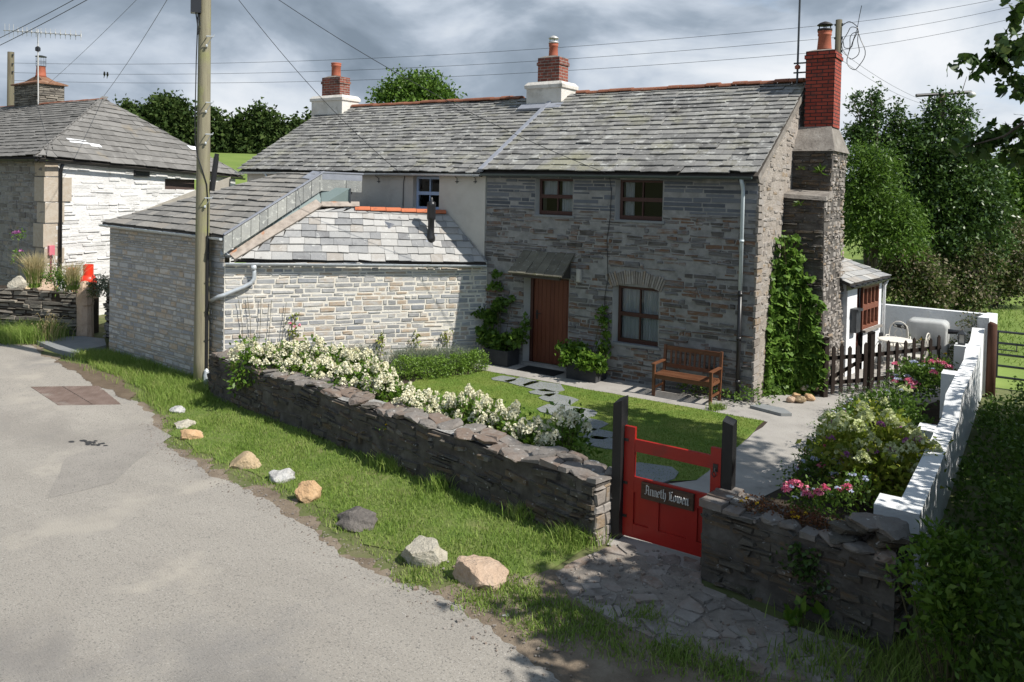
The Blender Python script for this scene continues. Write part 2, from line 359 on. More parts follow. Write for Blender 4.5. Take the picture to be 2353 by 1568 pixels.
def brick_mat(name, c1, c2, mort, scale=1., dirt=.0):
    m = mat(name, [c1, c2], .85, 6); t = m.node_tree; L = t.links.new
    bs = [n for n in t.nodes if n.type == 'BSDF_PRINCIPLED'][0]; tcn = [n for n in t.nodes if n.type == 'TEX_COORD'][0]
    sp = t.nodes.new('ShaderNodeSeparateXYZ'); L(tcn.outputs['Object'], sp.inputs[0])
    ad = t.nodes.new('ShaderNodeMath'); L(sp.outputs[0], ad.inputs[0]); L(sp.outputs[1], ad.inputs[1])
    cb = t.nodes.new('ShaderNodeCombineXYZ'); L(ad.outputs[0], cb.inputs[0]); L(sp.outputs[2], cb.inputs[1])
    b = t.nodes.new('ShaderNodeTexBrick'); L(cb.outputs[0], b.inputs[0])
    b.inputs['Color1'].default_value = (*c1, 1); b.inputs['Color2'].default_value = (*c2, 1); b.inputs['Mortar'].default_value = (*mort, 1)
    b.inputs['Scale'].default_value = scale; b.inputs['Mortar Size'].default_value = .0095; b.inputs['Brick Width'].default_value = .225; b.inputs['Row Height'].default_value = .075
    n = t.nodes.new('ShaderNodeTexNoise'); n.inputs['Scale'].default_value = 7; n.inputs['Detail'].default_value = 7; L(tcn.outputs['Object'], n.inputs[0])
    r = t.nodes.new('ShaderNodeMapRange'); r.inputs[1].default_value = .5; r.inputs[2].default_value = .72; r.inputs[4].default_value = dirt; L(n.outputs[0], r.inputs[0])
    x = t.nodes.new('ShaderNodeMix'); x.data_type = 'RGBA'; L(r.outputs[0], x.inputs[0]); L(b.outputs[0], x.inputs[6]); x.inputs[7].default_value = (.05, .04, .035, 1)
    L(x.outputs[2], bs.inputs['Base Color'])
    bp = t.nodes.new('ShaderNodeBump'); bp.inputs['Strength'].default_value = .6; bp.inputs['Distance'].default_value = .01; L(b.outputs['Fac'], bp.inputs['Height']); bp.invert = True
    L(bp.outputs[0], bs.inputs['Normal']); return m
M['brick'] = brick_mat('red_brick', (.36, .066, .04), (.25, .042, .026), (.035, .025, .024), 1., .75)
M['brick_old'] = brick_mat('old_brick', (.25, .065, .04), (.15, .05, .036), (.26, .22, .19), 1., .8)
M['pot'] = mat('terracotta_pot', [(.30, .08, .045), (.38, .125, .072)], .75, 7, spots=[((.08, .05, .04), 6, .62, .1, .5)])
M['soot'] = mat('sooty_metal', [(.02, .018, .018), (.05, .045, .04)], .6, 8)
M['flaunch'] = mat('chimney_cement', [(.12, .105, .092), (.21, .188, .165), (.29, .268, .24)], .95, 5, 8, .7, 20, spots=[((.08, .07, .06), 4, .6, .12, .7)])
M['wood_red'] = mat('mahogany_stain', [(.035, .011, .008), (.065, .02, .013)], .5, 6, 6, .1, 40, stretch=(6, 6, .5), spec=.4)
M['door'] = mat('stained_door_boards', [(.075, .02, .011), (.125, .036, .018), (.15, .05, .025)], .5, 5, 6, .15, 40, .35, stretch=(8, 8, .5), spec=.35)
M['glass'] = None
def glass_mat():
    m = bpy.data.materials.new('window_glass'); m.use_nodes = True; t = m.node_tree; t.nodes.clear(); L = t.links.new
    o = t.nodes.new('ShaderNodeOutputMaterial'); tr = t.nodes.new('ShaderNodeBsdfTransparent'); tr.inputs[0].default_value = (.82, .86, .84, 1)
    gl = t.nodes.new('ShaderNodeBsdfGlossy'); gl.inputs[1].default_value = .02; fr = t.nodes.new('ShaderNodeFresnel'); fr.inputs[0].default_value = 1.45
    mx_ = t.nodes.new('ShaderNodeMixShader'); L(fr.outputs[0], mx_.inputs[0]); L(tr.outputs[0], mx_.inputs[1]); L(gl.outputs[0], mx_.inputs[2]); L(mx_.outputs[0], o.inputs[0]); return m
M['glass'] = glass_mat()
M['frosted'] = mat('frosted_glazing', [(.15, .195, .185), (.20, .245, .235)], .18, 1.5, 3, spec=.6)
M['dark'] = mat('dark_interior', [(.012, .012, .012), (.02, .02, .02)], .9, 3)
M['curtain'] = mat('net_curtain', [(.50, .52, .58), (.72, .73, .78)], .9, 3, 4, stretch=(14, 1, .4), trans=.3)
M['blue_paint'] = mat('pale_blue_paint', [(.30, .40, .58), (.38, .48, .64)], .5, 5)
M['timber_cap'] = mat('weathered_timber_cap', [(.20, .17, .145), (.32, .275, .235), (.42, .37, .32)], .8, 4, 7, .3, 30, 0, [((.42, .15, .05), 2.2, .60, .07, .85)], stretch=(2, 2, 2))
M['render_rev'] = mat('reveal_render', [(.30, .295, .285), (.38, .375, .36)], .95, 4, 6, .3, 25)
M['steel'] = mat('dark_steel', [(.05, .055, .06), (.09, .095, .10)], .45, 8, metallic=.6)
M['creamplastic'] = mat('cream_lamp', [(.38, .36, .32), (.50, .48, .44)], .4, 8)
M['metal_pale'] = mat('weathered_aluminium', [(.42, .41, .39), (.60, .58, .55)], .45, 10, metallic=.35)

# ground materials
M['ground'] = mat('rough_ground', [(.07, .085, .03), (.11, .125, .045), (.16, .135, .085)], .95, 2.2, 8, .6, 14)
M['lane'] = mat('worn_tarmac', [(.235, .216, .19), (.30, .276, .243), (.335, .309, .272), (.37, .339, .298)], .95, .75, 9, .8, 60, 0, [((.12, .115, .108), 48, .57, .05, .68), ((.52, .49, .45), 62, .61, .04, .66), ((.22, .21, .20), .45, .54, .08, .55), ((.43, .39, .33), .9, .56, .12, .6), ((.17, .155, .14), .22, .55, .06, .3), ((.19, .17, .15), 3.2, .66, .1, .4)], nrough=.72, bdist=.02, stretch=(.4, 1.5, 1))
M['dirt'] = mat('bare_earth', [(.10, .075, .052), (.19, .15, .11), (.27, .225, .17)], .97, 3, 9, .9, 30, spots=[((.42, .39, .34), 45, .66, .04, .6)])
M['mud'] = mat('damp_mud', [(.085, .06, .042), (.13, .098, .068), (.17, .13, .09)], .8, 3, 8, .8, 12)
M['lawn'] = mat('mown_lawn', [(.065, .125, .018), (.105, .17, .026), (.17, .21, .045), (.26, .24, .08)], .95, 1.4, 9, .5, 60, nrough=.65)
M['concrete'] = mat('path_concrete', [(.24, .225, .205), (.33, .31, .285), (.38, .36, .33)], .95, 1.6, 9, .45, 40, spots=[((.15, .14, .13), 2.5, .60, .1, .5), ((.11, .13, .06), 3.5, .68, .06, .4)])
M['soil'] = mat('bed_soil', [(.03, .022, .016), (.06, .045, .032)], .97, 6, 8, 1., 20)
M['pave'] = mat('threshold_stone', [(.09, .08, .072), (.19, .168, .148), (.30, .272, .245), (.22, .165, .13), (.38, .355, .325)], .9, 4, 8, .7, 18, .55, [((.46, .43, .40), 6, .62, .1, .6), ((.10, .085, .07), 3, .60, .1, .6)], bdist=.03)
M['blue_slab'] = mat('blue_slate_slab', [(.14, .15, .155), (.21, .22, .225), (.27, .275, .27)], .75, 3, 8, .4, 18, .35, [((.16, .15, .12), 3, .6, .12, .6)])
M['field'] = mat('pasture', [(.10, .15, .03), (.14, .20, .04), (.20, .25, .06)], .95, .35, 9, .5, 8)

M['lane_patch'] = mat('patched_tarmac', [(.225, .207, .186), (.285, .263, .235), (.325, .30, .268)], .95, 1.4, 9, .8, 60, 0, [((.10, .097, .093), 48, .57, .05, .7), ((.46, .43, .40), 62, .62, .04, .6)], nrough=.7)
# ---------------------------------------------------------------- terrain
rng = np.random.default_rng(11); R0 = random.Random(4)
def sstep(a, b, x): t = min(max((x - a) / (b - a), 0), 1); return t * t * (3 - 2 * t)
def hill(x, y):
    r = math.hypot(x, y); z = gz(x, y)
    az = math.degrees(math.atan2(-x, y))          # degrees left of +Y
    z += sstep(26, 95, r) * 6.6 * sstep(18, 38, az) + sstep(95, 500, r) * 14 * sstep(10, 40, az)
    z += sstep(60, 400, r) * 5
    if x < -25 or y > 24: z += .5 * sstep(24, 40, r) * sstep(30, 50, az)
    return z
xs = sorted(set([-600, -400, -280, -200, -150] + list(np.arange(-120, -26, 4.)) + list(np.arange(-26, 3.01, .5)) + [-4., -13.5] + list(np.arange(4, 40, 3.)) + [60, 100, 160, 260, 400]))
ys = sorted(set([-60, -30, -15] + list(np.arange(-8, 26, 1.)) + list(np.arange(26, 130, 4.)) + [150, 180, 230, 300, 420, 600]))
mb = MB(); nx = len(xs)
mb.add([(x, y, hill(x, y) - .012) for y in ys for x in xs], [(j * nx + i, j * nx + i + 1, (j + 1) * nx + i + 1, (j + 1) * nx + i) for j in range(len(ys) - 1) for i in range(nx - 1)])
for f, (j, i) in enumerate([(j, i) for j in range(len(ys) - 1) for i in range(nx - 1)]):
    mb.m[f] = 1 if (math.hypot(xs[i], ys[j]) > 19 and ys[j] > 14) else 0
tag(mb.build('ground', [M['ground'], M['field']], smooth=True), kind='structure')

EDGE = [(-40, 9.2), (-22, 9.45), (-21.1, 9.75), (-19.4, 9.35), (-17.2, 8.95), (-14.97, 8.6), (-13.4, 8.25), (-12.5, 7.81), (-11.8, 7.31), (-10.8, 7.1), (-9.3, 6.77), (-8.55, 6.76), (-7.24, 6.43), (-6.14, 6.07), (-5.5, 6.0), (-4.76, 5.86), (-4, 5.70), (-3.3, 5.38), (-2, 5.1), (4, 4.6)]
def edge(x): return float(np.interp(x, [p[0] for p in EDGE], [p[1] for p in EDGE]))
def jag(x, k=1.): return k * (.16 * vn(x, 1.7, 1) + .09 * vn(x, 5.1, 2) + .05 * vn(x, 13., 3) + .03 * vn(x, 31., 4))
def strip(name, m, f0, f1, x0, x1, dz, step=.035, cols=1):
    mb = MB(); X = list(np.arange(x0, x1 + 1e-6, step))
    for i, x in enumerate(X): a, b = f0(x), f1(x); mb.v += [(x, a, gz(x, a) + dz), (x, b, gz(x, b) + dz)]
    mb.n = len(mb.v); mb.f = [[2 * i, 2 * i + 2, 2 * i + 3, 2 * i + 1] for i in range(len(X) - 1)]; mb.m = [0] * len(mb.f)
    return tag(mb.build(name, m), kind='structure')
strip('dirt_edge', M['dirt'], lambda x: edge(x) - .6, lambda x: edge(x) + .10 + jag(x * 1.7 + 3, 1.9) + 1.5 * sstep(-5.0, -3.6, x), -40, 4, .002)
strip('lane', M['lane'], lambda x: -14., lambda x: edge(x) + jag(x) - .03, -40, 4, .006)
strip('mud_patch', M['mud'], lambda x: edge(x) - .08 + jag(x), lambda x: edge(x) + .05 + .42 * math.sin(math.pi * min(max((x + 19) / 4.6, 0), 1)) + jag(x * 2), -19, -14.4, .011)

LP_ = [(150, 1040), (250, 1003), (350, 962), (395, 992), (330, 1040), (262, 1104), (110, 1140)]
def sheet(name, m, pts, z, kind='structure', sub=.35):
    # flat polygon with a gently irregular outline
    o = []; n = len(pts)
    for i in range(n):
        a, b = np.array(pts[i][:2]), np.array(pts[(i + 1) % n][:2]); L_ = np.linalg.norm(b - a); k = max(1, int(L_ / sub))
        t = (b - a) / (L_ + 1e-9); nn = np.array([-t[1], t[0]])
        for q in range(k): p = a + (b - a) * q / k; o.append(p + (nn * R0.uniform(-.025, .025) if q else 0))
    mb = MB(); mb.poly([(p[0], p[1], z) for p in o]); return tag(mb.build(name, m), kind=kind)
GARDEN = [(-13.6, 9.9), (-4.1, 7.95), (-2.8, 7.95), (-1.3, 7.7), (-1.2, 21.2), (-4.4, 21.2), (-4.4, 14.62), (-10.5, 14.62), (-13.9, 10.25)]
for nm_, pp_ in (('tarmac_patch', LP_),):
    o_ = sheet(nm_, M['lane_patch'], [on_z(p_, q_, -.2)[:2] for p_, q_ in pp_], 0.)
    for v_ in o_.data.vertices: v_.co.z = gz(v_.co.x, v_.co.y) + .0092
sheet('garden_bed', M['soil'], GARDEN, .004)
LAWN = [on_z(*p, 0)[:2] for p in [(1112, 853), (1330, 893), (1540, 930), (1757, 969), (1683, 1037), (1600, 1105), (1480, 1110), (1330, 1050), (1150, 1000), (1000, 955), (905, 893), (985, 868), (1080, 862)]]
sheet('lawn', M['lawn'], LAWN, .012)
PATH = [(-10.45, 13.53), (-3.85, 13.53)] + [tuple(on_z(*p, 0)[:2]) for p in [(1683, 1037), (1600, 1105), (1480, 1120), (1440, 1180)]] + [(-3.9, 7.75), (-2.75, 7.75)] + [tuple(on_z(*p, 0)[:2]) for p in [(1740, 1150), (1800, 1120), (1870, 1020), (1945, 925)]] + [(-1.8, 16.5), (-1.25, 18.), (-1.25, 21.2), (-4.4, 21.2), (-4.4, 14.6), (-10.45, 14.6)]
sheet('garden_path', M['concrete'], PATH, .008)

# ---------------------------------------------------------------- stone cottage
YC = 14.6
Z = A(0, 0, 1); X = A(1, 0, 0); Y = A(0, 1, 0)
rs = random.Random(21)
def ux(px, py, y=YC): p = on_y(px, py, y); return p[0], p[2]
def opening(pl, pt, pr, pb, y=YC):
    x0, z1 = ux(pl, pt, y); x1, _ = ux(pr, pt, y); _, z0 = ux((pl + pr) / 2, pb, y); return x0, x1, z0, z1
CX0, CX1, EV, RY, RZ = -10.6, -4.45, 4.2, 17.75, 6.24
cot = thing('stone_cottage', 'grey stone cottage with slate roof, brown door and tall red brick end chimney', 'house', (-7.5, 15.5, 0))
OP = dict(ul=opening(1231, 407, 1317, 500), ur=opening(1415, 408, 1524, 510), lw=opening(1409, 664, 1515, 806), dr=opening(1205, 640, 1308, 842))
OP['ul'] = (OP['ul'][0], OP['ul'][1], 3.28, 4.08); OP['ur'] = (OP['ur'][0], OP['ur'][1], 3.25, 4.08)
OP['lw'] = (OP['lw'][0], OP['lw'][1], .74, 1.93); OP['dr'] = (OP['dr'][0], OP['dr'][1], .0, 1.95)
def holes(x0): return [(a - x0, b - x0, c, d) for a, b, c, d in OP.values()]
mb = MB(); O = A(CX0, YC, 0); W_ = CX1 - CX0; N_ = A(0, -1, 0)
fp = [(0, -.4), (W_, -.4), (W_, 4.2), (0, 4.2)]
region(mb, O, X, Z, N_, fp, holes(CX0), 0., 0)
arch = (OP['lw'][0] - CX0 - .08, OP['lw'][1] - CX0 + .08, 1.9, 2.25)
stones(mb, O, X, Z, N_, [(0, -.05), (W_, -.05), (W_, 3.42), (0, 3.42)], holes(CX0) + [arch], (.024, .10), (.08, .46), .014, (-.008, .03), rs, 1, .012, .15)
stones(mb, O, X, Z, N_, [(0, 3.42), (W_, 3.42), (W_, 4.18), (0, 4.18)], holes(CX0), (.05, .12), (.3, .9), .012, (-.002, .012), rs, 2, .004, .03)
for (a, b, c, d) in OP.values():                       # rendered reveals
    dp = A(0, .24, 0)
    xf = {OP['ul'][0]: on_y(1244, 450, YC + .13)[0], OP['ur'][0]: on_y(1429, 450, YC + .13)[0], OP['lw'][0]: on_y(1424, 730, YC + .13)[0], OP['dr'][0]: on_y(1224, 740, YC + .17)[0]}[a]
    ds = A(xf - a, .17, 0); mb.add([A(a, YC, c), A(a, YC, d), A(a, YC, d) + ds, A(a, YC, c) + ds, A(a, YC, d) + ds + A(0, .2, 0), A(a, YC, c) + ds + A(0, .2, 0)], [(0, 1, 2, 3), (3, 2, 4, 5)], 3)
    mb.add([A(b, YC, c), A(b, YC, d), A(b, YC, d) + dp, A(b, YC, c) + dp], [(3, 2, 1, 0)], 3)
    mb.add([A(a, YC, d), A(b, YC, d), A(b, YC, d) + dp, A(a, YC, d) + dp], [(0, 1, 2, 3)], 3)
    mb.add([A(a, YC, c), A(b, YC, c), A(b, YC, c) + dp, A(a, YC, c) + dp], [(3, 2, 1, 0)], 3)
# the voussoirs of the low arch over the ground floor window
ax0, ax1 = OP['lw'][0] - .05, OP['lw'][1] + .05; nv = 24
for i in range(nv):
    t = (i + .5) / nv - .5; x = (ax0 + ax1) / 2 + t * (ax1 - ax0); an = t * .85; bz = 1.95 - .10 * (t * 2) ** 2 + .03
    d = A(math.sin(an), 0, math.cos(an)); p = A(math.cos(an), 0, -math.sin(an)); wv = (ax1 - ax0) / nv * .86
    mb.obox(A(x, YC + .01, bz) - p * wv / 2, p * wv, A(0, -.025 - rs.uniform(0, .02), 0), d * rs.uniform(.24, .30), 4)
mb.build('front_wall', [M['mortar_cot'], M['stone_cot'], M['stone_blue'], M['render_rev'], M['stone_gab']], cot)
# gable end
M['render_ch'] = mat('weathered_chimney_render', [(.40, .37, .32), (.58, .55, .50), (.68, .65, .60)], .95, 2.2, 8, .5, 9, 0, [((.24, .22, .19), 3, .60, .12, .6)], bdist=.05)
mb = MB(); O = A(CX1, YC, 0); GP = [(0, -.3), (6.3, -.3), (6.3, 4.2), (RY - YC, RZ - .03), (0, 4.2)]
region(mb, O, Y, Z, X, GP, (), 0., 0)
stones(mb, O, Y, Z, X, GP, (), (.045, .12), (.08, .32), .012, (-.014, .02), rs, 1, .02, .14, .02)
for zc in np.arange(.0, 4.1, .13):                        # quoins wrap the corner
    mb.cbox(A(CX1 + .005, YC + .12, zc + .06), A(.03 + rs.uniform(0, .03), 0, 0), A(0, rs.uniform(.22, .36), rs.uniform(-.02, .02)), A(0, 0, .1), 1)
mb.build('gable_wall', [M['mortar_gab'], M['stone_gab']], cot)
mb = MB(); mb.box(CX0 + .05, CX1 - .02, YC + 6.28, YC + 6.3, -.3, 4.2); mb.build('back_wall', M['mortar_cot'], cot)

def tri_roof(parent, x0, x1, m, ridge_m, e0=.27, e1=.2, rngv=rs, name='roof', dz=0., wr=(.26, .5)):
    ey, ez = YC - .18, EV + dz - .02
    o = A(x0, ey, ez); v = A(0, RY - ey, RZ + dz - ez); Ls = np.linalg.norm(v); V = v / Ls; N = np.cross(X, V)
    mb = MB(); L_ = x1 - x0; poly = [(0, 0), (L_, 0), (L_, Ls), (0, Ls)]
    mb.obox(o - N * .07, X * L_, V * Ls, N * .06, 1)
    slates(mb, o, X, V, N, poly, e0, e1, wr, .016, rngv, 0, .016, .03, .07)
    v2 = A(0, -(RY - ey), RZ + dz - ez); V2 = v2 / Ls; o2 = A(x0, 2 * RY - ey, ez); N2 = np.cross(V2, X)
    mb.obox(o2 - N2 * .07, X * L_, V2 * (Ls - .02), N2 * .06, 1)
    region(mb, o2, X, V2, N2, poly, (), .004, 0)
    mb.build(name, [m, M['under']], parent)
def ridge_tiles(parent, x0, x1, y, z, m, step=.3, r=.13, jit=.008, u=X, name='ridge_tiles', z1=None):
    mb = MB(); n = max(1, int((x1 - x0) / step)); st = (x1 - x0) / n; sd = A(-u[1], u[0], 0)
    for i in range(n):
        zz = z + (0 if z1 is None else (z1 - z) * i / n) + rs.uniform(-jit, jit)
        a = A(0, y, 0) + u * (x0 + i * st) if abs(u[0] - 1) < 1e-9 else y + u * (x0 + i * st)
        a = A(a[0], a[1], zz); vs = []
        for k in range(2):
            for j in range(7):
                th = math.pi * (j / 6.) ; vs.append(a + u * (k * (st - .012)) + sd * math.cos(th) * r * 1.25 + Z * (math.sin(th) * r * .62 - .045))
        for k in range(2):
            for j in range(7):
                th = math.pi * (j / 6.); vs.append(a + u * (k * (st - .012)) + sd * math.cos(th) * r * 1.1 + Z * (math.sin(th) * r * .5 - .06))
        fs = [(j, j + 1, 8 + j, 7 + j) for j in range(6)] + [(14 + j, 21 + j, 22 + j, 15 + j) for j in range(6)]
        fs += [(j, 14 + j, 15 + j, j + 1) for j in range(6)] + [(7 + j, 8 + j, 22 + j, 21 + j) for j in range(6)] + [(0, 7, 21, 14), (6, 20, 27, 13)]
        mb.add(vs, fs)
    return mb.build(name, m, parent)
tri_roof(cot, CX0 + .02, CX1 + .04, M['slate'], None, .24, .17, wr=(.2, .42))
ridge_tiles(cot, -10.05, CX1 - .02, RY, RZ + .075, M['ridge'], jit=.018)
def gutter(parent, a, b, m, r=.055, brk=.9, name='gutter', mb0=None):
    a, b = np.asarray(a, float), np.asarray(b, float); u = nrm(b - a); sd = nrm(np.cross(u, Z)); mb = mb0 or MB()
    prof = [(math.cos(t), math.sin(t)) for t in np.linspace(math.pi, 2 * math.pi, 9)]; L_ = np.linalg.norm(b - a)
    vs = []
    for k in range(2):
        for rr in (r, r * .86):
            for c, s in prof: vs.append(a + u * L_ * k + sd * c * rr + Z * s * rr)
    fs = [(j, j + 1, 18 + j + 1, 18 + j) for j in range(8)] + [(9 + j, 27 + j, 28 + j, 10 + j) for j in range(8)] + [(0, 18, 27, 9), (8, 17, 35, 26)]
    fs += [(j, 9 + j, 10 + j, j + 1) for j in range(8)] + [(18 + j, 19 + j, 28 + j, 27 + j) for j in range(8)]
    fs += [tuple(range(9)), tuple(range(18, 27))[::-1]]
    mb.add(vs, fs)
    for t in np.arange(.35, L_, brk):
        c = a + u * t; vs = []
        for k in (-.014, .014):
            for q, s in prof: vs.append(c + u * k + sd * q * r * 1.12 + Z * s * r * 1.12)
        mb.add(vs, [(j, j + 1, 10 + j, 9 + j) for j in range(8)] + [tuple(range(9)), tuple(range(9, 18))[::-1]])
    return mb.build(name, m, parent)
gutter(cot, A(CX0 + .02, YC - .24, EV - .035), A(CX1 - .05, YC - .24, EV - .04), M['gutter'])
mb = MB(); px0 = on_y(1708, 408, YC - .1)
mb.tube([A(px0[0], YC - .22, EV - .08), A(px0[0], YC - .12, EV - .22), A(px0[0], YC - .09, EV - .3), A(px0[0], YC - .09, 2.02)], .036, 10); mb.tube([A(px0[0], YC - .09, 3.0), A(px0[0], YC - .09, 2.95)], .043, 10)
dp = mb.build('downpipe', M['pipe_grey'], cot, True)
mb = MB(); mb.tube([A(px0[0], YC - .09, 2.06), A(px0[0], YC - .09, .02)], .038, 10)
for z in (2.02, 1.2, .4): mb.tube([A(px0[0], YC - .09, z), A(px0[0], YC - .09, z - .06)], .046, 10)
mb.build('pipe_lower_section', M['black'], dp, True)
# chimney breast on the gable: two stepped tiers with sloped shoulders
mb = MB()
def tier(y0b, y0t, y1b, y1t, xb, xt, z0, z1):
    a = [A(CX1, y0b, z0), A(xb, y0b, z0), A(xb, y1b, z0), A(CX1, y1b, z0), A(CX1, y0t, z1), A(xt, y0t, z1), A(xt, y1t, z1), A(CX1, y1t, z1)]
    mb.box8(a, 0)
    u = nrm(a[1] - a[0]); v = a[4] - a[0]; H = np.linalg.norm(v); v /= H; n = np.cross(u, v); w0, w1 = np.linalg.norm(a[1] - a[0]), np.linalg.norm(a[5] - a[4])
    stones(mb, a[0], u, v, n, [(0, 0), (w0, 0), (w1, H), (0, H)], (), (.035, .09), (.12, .42), .014, (-.01, .05), rs, 1, .014, .07)
    u = nrm(a[2] - a[1]); v = a[5] - a[1]; H = np.linalg.norm(v); v /= H; n = np.cross(u, v); w0 = np.linalg.norm(a[2] - a[1])
    sh = (a[5] - a[1]) @ u
    stones(mb, a[1], u, v, n, [(0, 0), (w0, 0), (w0 + (a[6] - a[2]) @ u, H), (0, H)], (), (.035, .10), (.06, .22), .012, (-.015, .035), rs, 2, .018, .14, .016)
tier(15.93, 16.32, 17.75, 17.75, -3.53, -3.68, -.2, 3.8)
tier(16.84, 16.86, 18.15, 18.2, -3.69, -3.67, 3.8, 4.78)
mb.build('chimney_breast', [M['mortar_wall'], M['stone_wall'], M['stone_gab']], cot)  # darker front stone paints in its shade, paler side stone the sunlit face
mb = MB()
mb.box8([A(CX1, 16.26, 3.78), A(-3.63, 16.26, 3.74), A(-3.63, 16.9, 3.82), A(CX1, 16.9, 3.86), A(CX1, 16.3, 3.86), A(-3.64, 16.3, 3.82), A(-3.65, 16.92, 3.94), A(CX1, 16.92, 3.98)])
mb.build('shoulder_cap', M['flaunch'], cot); mb = MB()
mb.box8([A(CX1, 16.80, 4.74), A(-3.62, 16.80, 4.74), A(-3.62, 18.25, 4.74), A(CX1, 18.25, 4.74), A(CX1, 17.28, 5.27), A(-3.80, 17.28, 5.27), A(-3.80, 17.98, 5.27), A(CX1, 17.98, 5.27)])
mb.build('shoulder_cap', M['flaunch'], cot)
def chimney(parent, x0, x1, y0, y1, z0, z1, m, band=.16, name='brick_stack'):
    mb = MB(); mb.box(x0, x1, y0, y1, z0, z1 - band)
    mb.box(x0 - .025, x1 + .025, y0 - .025, y1 + .025, z1 - band, z1 - band + .08)
    mb.box(x0 - .003, x1 + .003, y0 - .003, y1 + .003, z1 - band + .08, z1)
    o = mb.build(name, m, parent); mb = MB(); xc, yc = (x0 + x1) / 2, (y0 + y1) / 2
    mb.box8([A(x0, y0, z1), A(x1, y0, z1), A(x1, y1, z1), A(x0, y1, z1)] + [A(xc + sx * .15, yc + sy * .15, z1 + .05) for sx, sy in ((-1, -1), (1, -1), (1, 1), (-1, 1))])
    mb.build('flaunching', M['flaunch'], o); return o, A(xc, yc, z1 + .04)
def pot(parent, c, h, r0, r1, cap, m=None):
    mb = MB(); mb.lathe(c, [(r0, 0), (r0 * .97, h * .1), (r1, h * .72), (r1 * 1.12, h * .76), (r1 * 1.12, h * .84), (r1, h * .86), (r1 * 1.15, h * .92), (r1 * 1.15, h), (r1 * .85, h), (r1 * .85, h * .8)], 18)
    o = mb.build('chimney_pot', m or M['pot'], parent, True); t = c + A(0, 0, h)
    mb = MB()
    if cap:
        R_ = r1 * cap
        mb.lathe(t, [(r1 * 1.2, -.01), (R_ * .95, .02), (R_ * .95, .035), (r1 * .6, .04)], 18)
        for q in range(4): an = q * math.pi / 2 + .4; d = A(math.cos(an), math.sin(an), 0) * r1 * .9; mb.tube([t + d + A(0, 0, .02), t + d + A(0, 0, .12)], .012, 5)
        mb.lathe(t + A(0, 0, .11), [(R_, 0), (R_ * 1.02, .012), (R_ * .7, .05), (R_ * .3, .075), (.01, .085)], 18)
    return o, t, mb
bx = [on_y(p, q, 17.28)[0] for p, q in ((1850, 200), (1917, 200))]
st, tp = chimney(cot, bx[0], bx[1], 17.28, 17.9, 5.25, 6.84, M['brick'])
po, t, mb = pot(st, tp, .42, .15, .125, 1.25); mb.build('cowl', M['soot'], st, True)
# aerial mast strapped to the stack
mb = MB(); mp0 = on_y(1832, 175, 17.45); mx0 = on_y(1834, 0, 17.45)
mb.tube([A(mp0[0], 17.45, 6.2), A(mp0[0] + .01, 17.45, 9.2)], .022, 8)
for z in (6.42, 6.62): mb.box(mp0[0] - .08, bx[0] + .02, 17.44, 17.47, z, z + .03)
mb.build('aerial_mast', M['steel'], cot)
mb = MB(); mb.lathe(A(mp0[0], 17.45, 6.5), [(.01, 0), (.055, .02), (.06, .07), (.03, .1)], 10); mb.build('mast_junction_box', M['pot'], cot)
# mid chimney on the party wall
def white_base(parent, x0, x1, y0, y1, z0, z1, m):
    mb = MB(); q = lambda e, z: [A(x0 - e, y0 - e, z), A(x1 + e, y0 - e, z), A(x1 + e, y1 + e, z), A(x0 - e, y1 + e, z)]
    rings = [q(0, z0), q(0, z1 - .2), q(.04, z1 - .18), q(.045, z1 - .1), q(-.02, z1 - .02), q(-.12, z1)]
    vs = [p for r in rings for p in r]
    mb.add(vs, [(4 * k + j, 4 * k + (j + 1) % 4, 4 * k + 4 + (j + 1) % 4, 4 * k + 4 + j) for k in range(5) for j in range(4)] + [(20, 21, 22, 23)])
    return mb.build('rendered_chimney_base', m, parent)
b0, b1 = on_y(1207, 230, 17.2)[0], on_y(1287, 230, 17.2)[0]
zt = on_y(1262, 186, 17.3)[2]
wb = white_base(cot, b0, b1, 17.25, 18.0, 5.6, zt, M['render_ch'])
c0, c1 = on_y(1236, 160, 17.4)[0], on_y(1285, 160, 17.4)[0]; z1 = on_y(1270, 131, 17.4)[2]
st, tp = chimney(cot, c0, c1, 17.4, 17.85, zt - .02, z1, M['brick_old'], .2)
h = on_y(1272, 100, 17.65)[2] - tp[2]
po, t, mb = pot(st, tp, h, .125, .11, 1.2); mb.build('cowl', M['metal_pale'], st, True)
mb = MB(); V = nrm(A(0, RY - YC + .18, RZ - EV + .02)); N = np.cross(X, V)       # lead strip where the two roofs meet
mb.obox(A(CX0 - .06, YC - .2, EV - .02) + N * .03, X * .11, V * 3.55, N * .075); mb.obox(A(b0 - .1, 17.02, 5.80) + N * .03, X * (b1 - b0 + .2), V * .26, N * .06); mb.build('lead_flashing', M['lead'], cot)
mb = MB(); V = nrm(A(0, RY - YC + .18, RZ - EV + .02)); N = np.cross(X, V)
mb.obox(A(CX1 + .0, YC - .18, EV - .02) - N * .13, X * .05, V * 3.95, N * .115); mb.build('verge_mortar', M['flaunch'], cot)

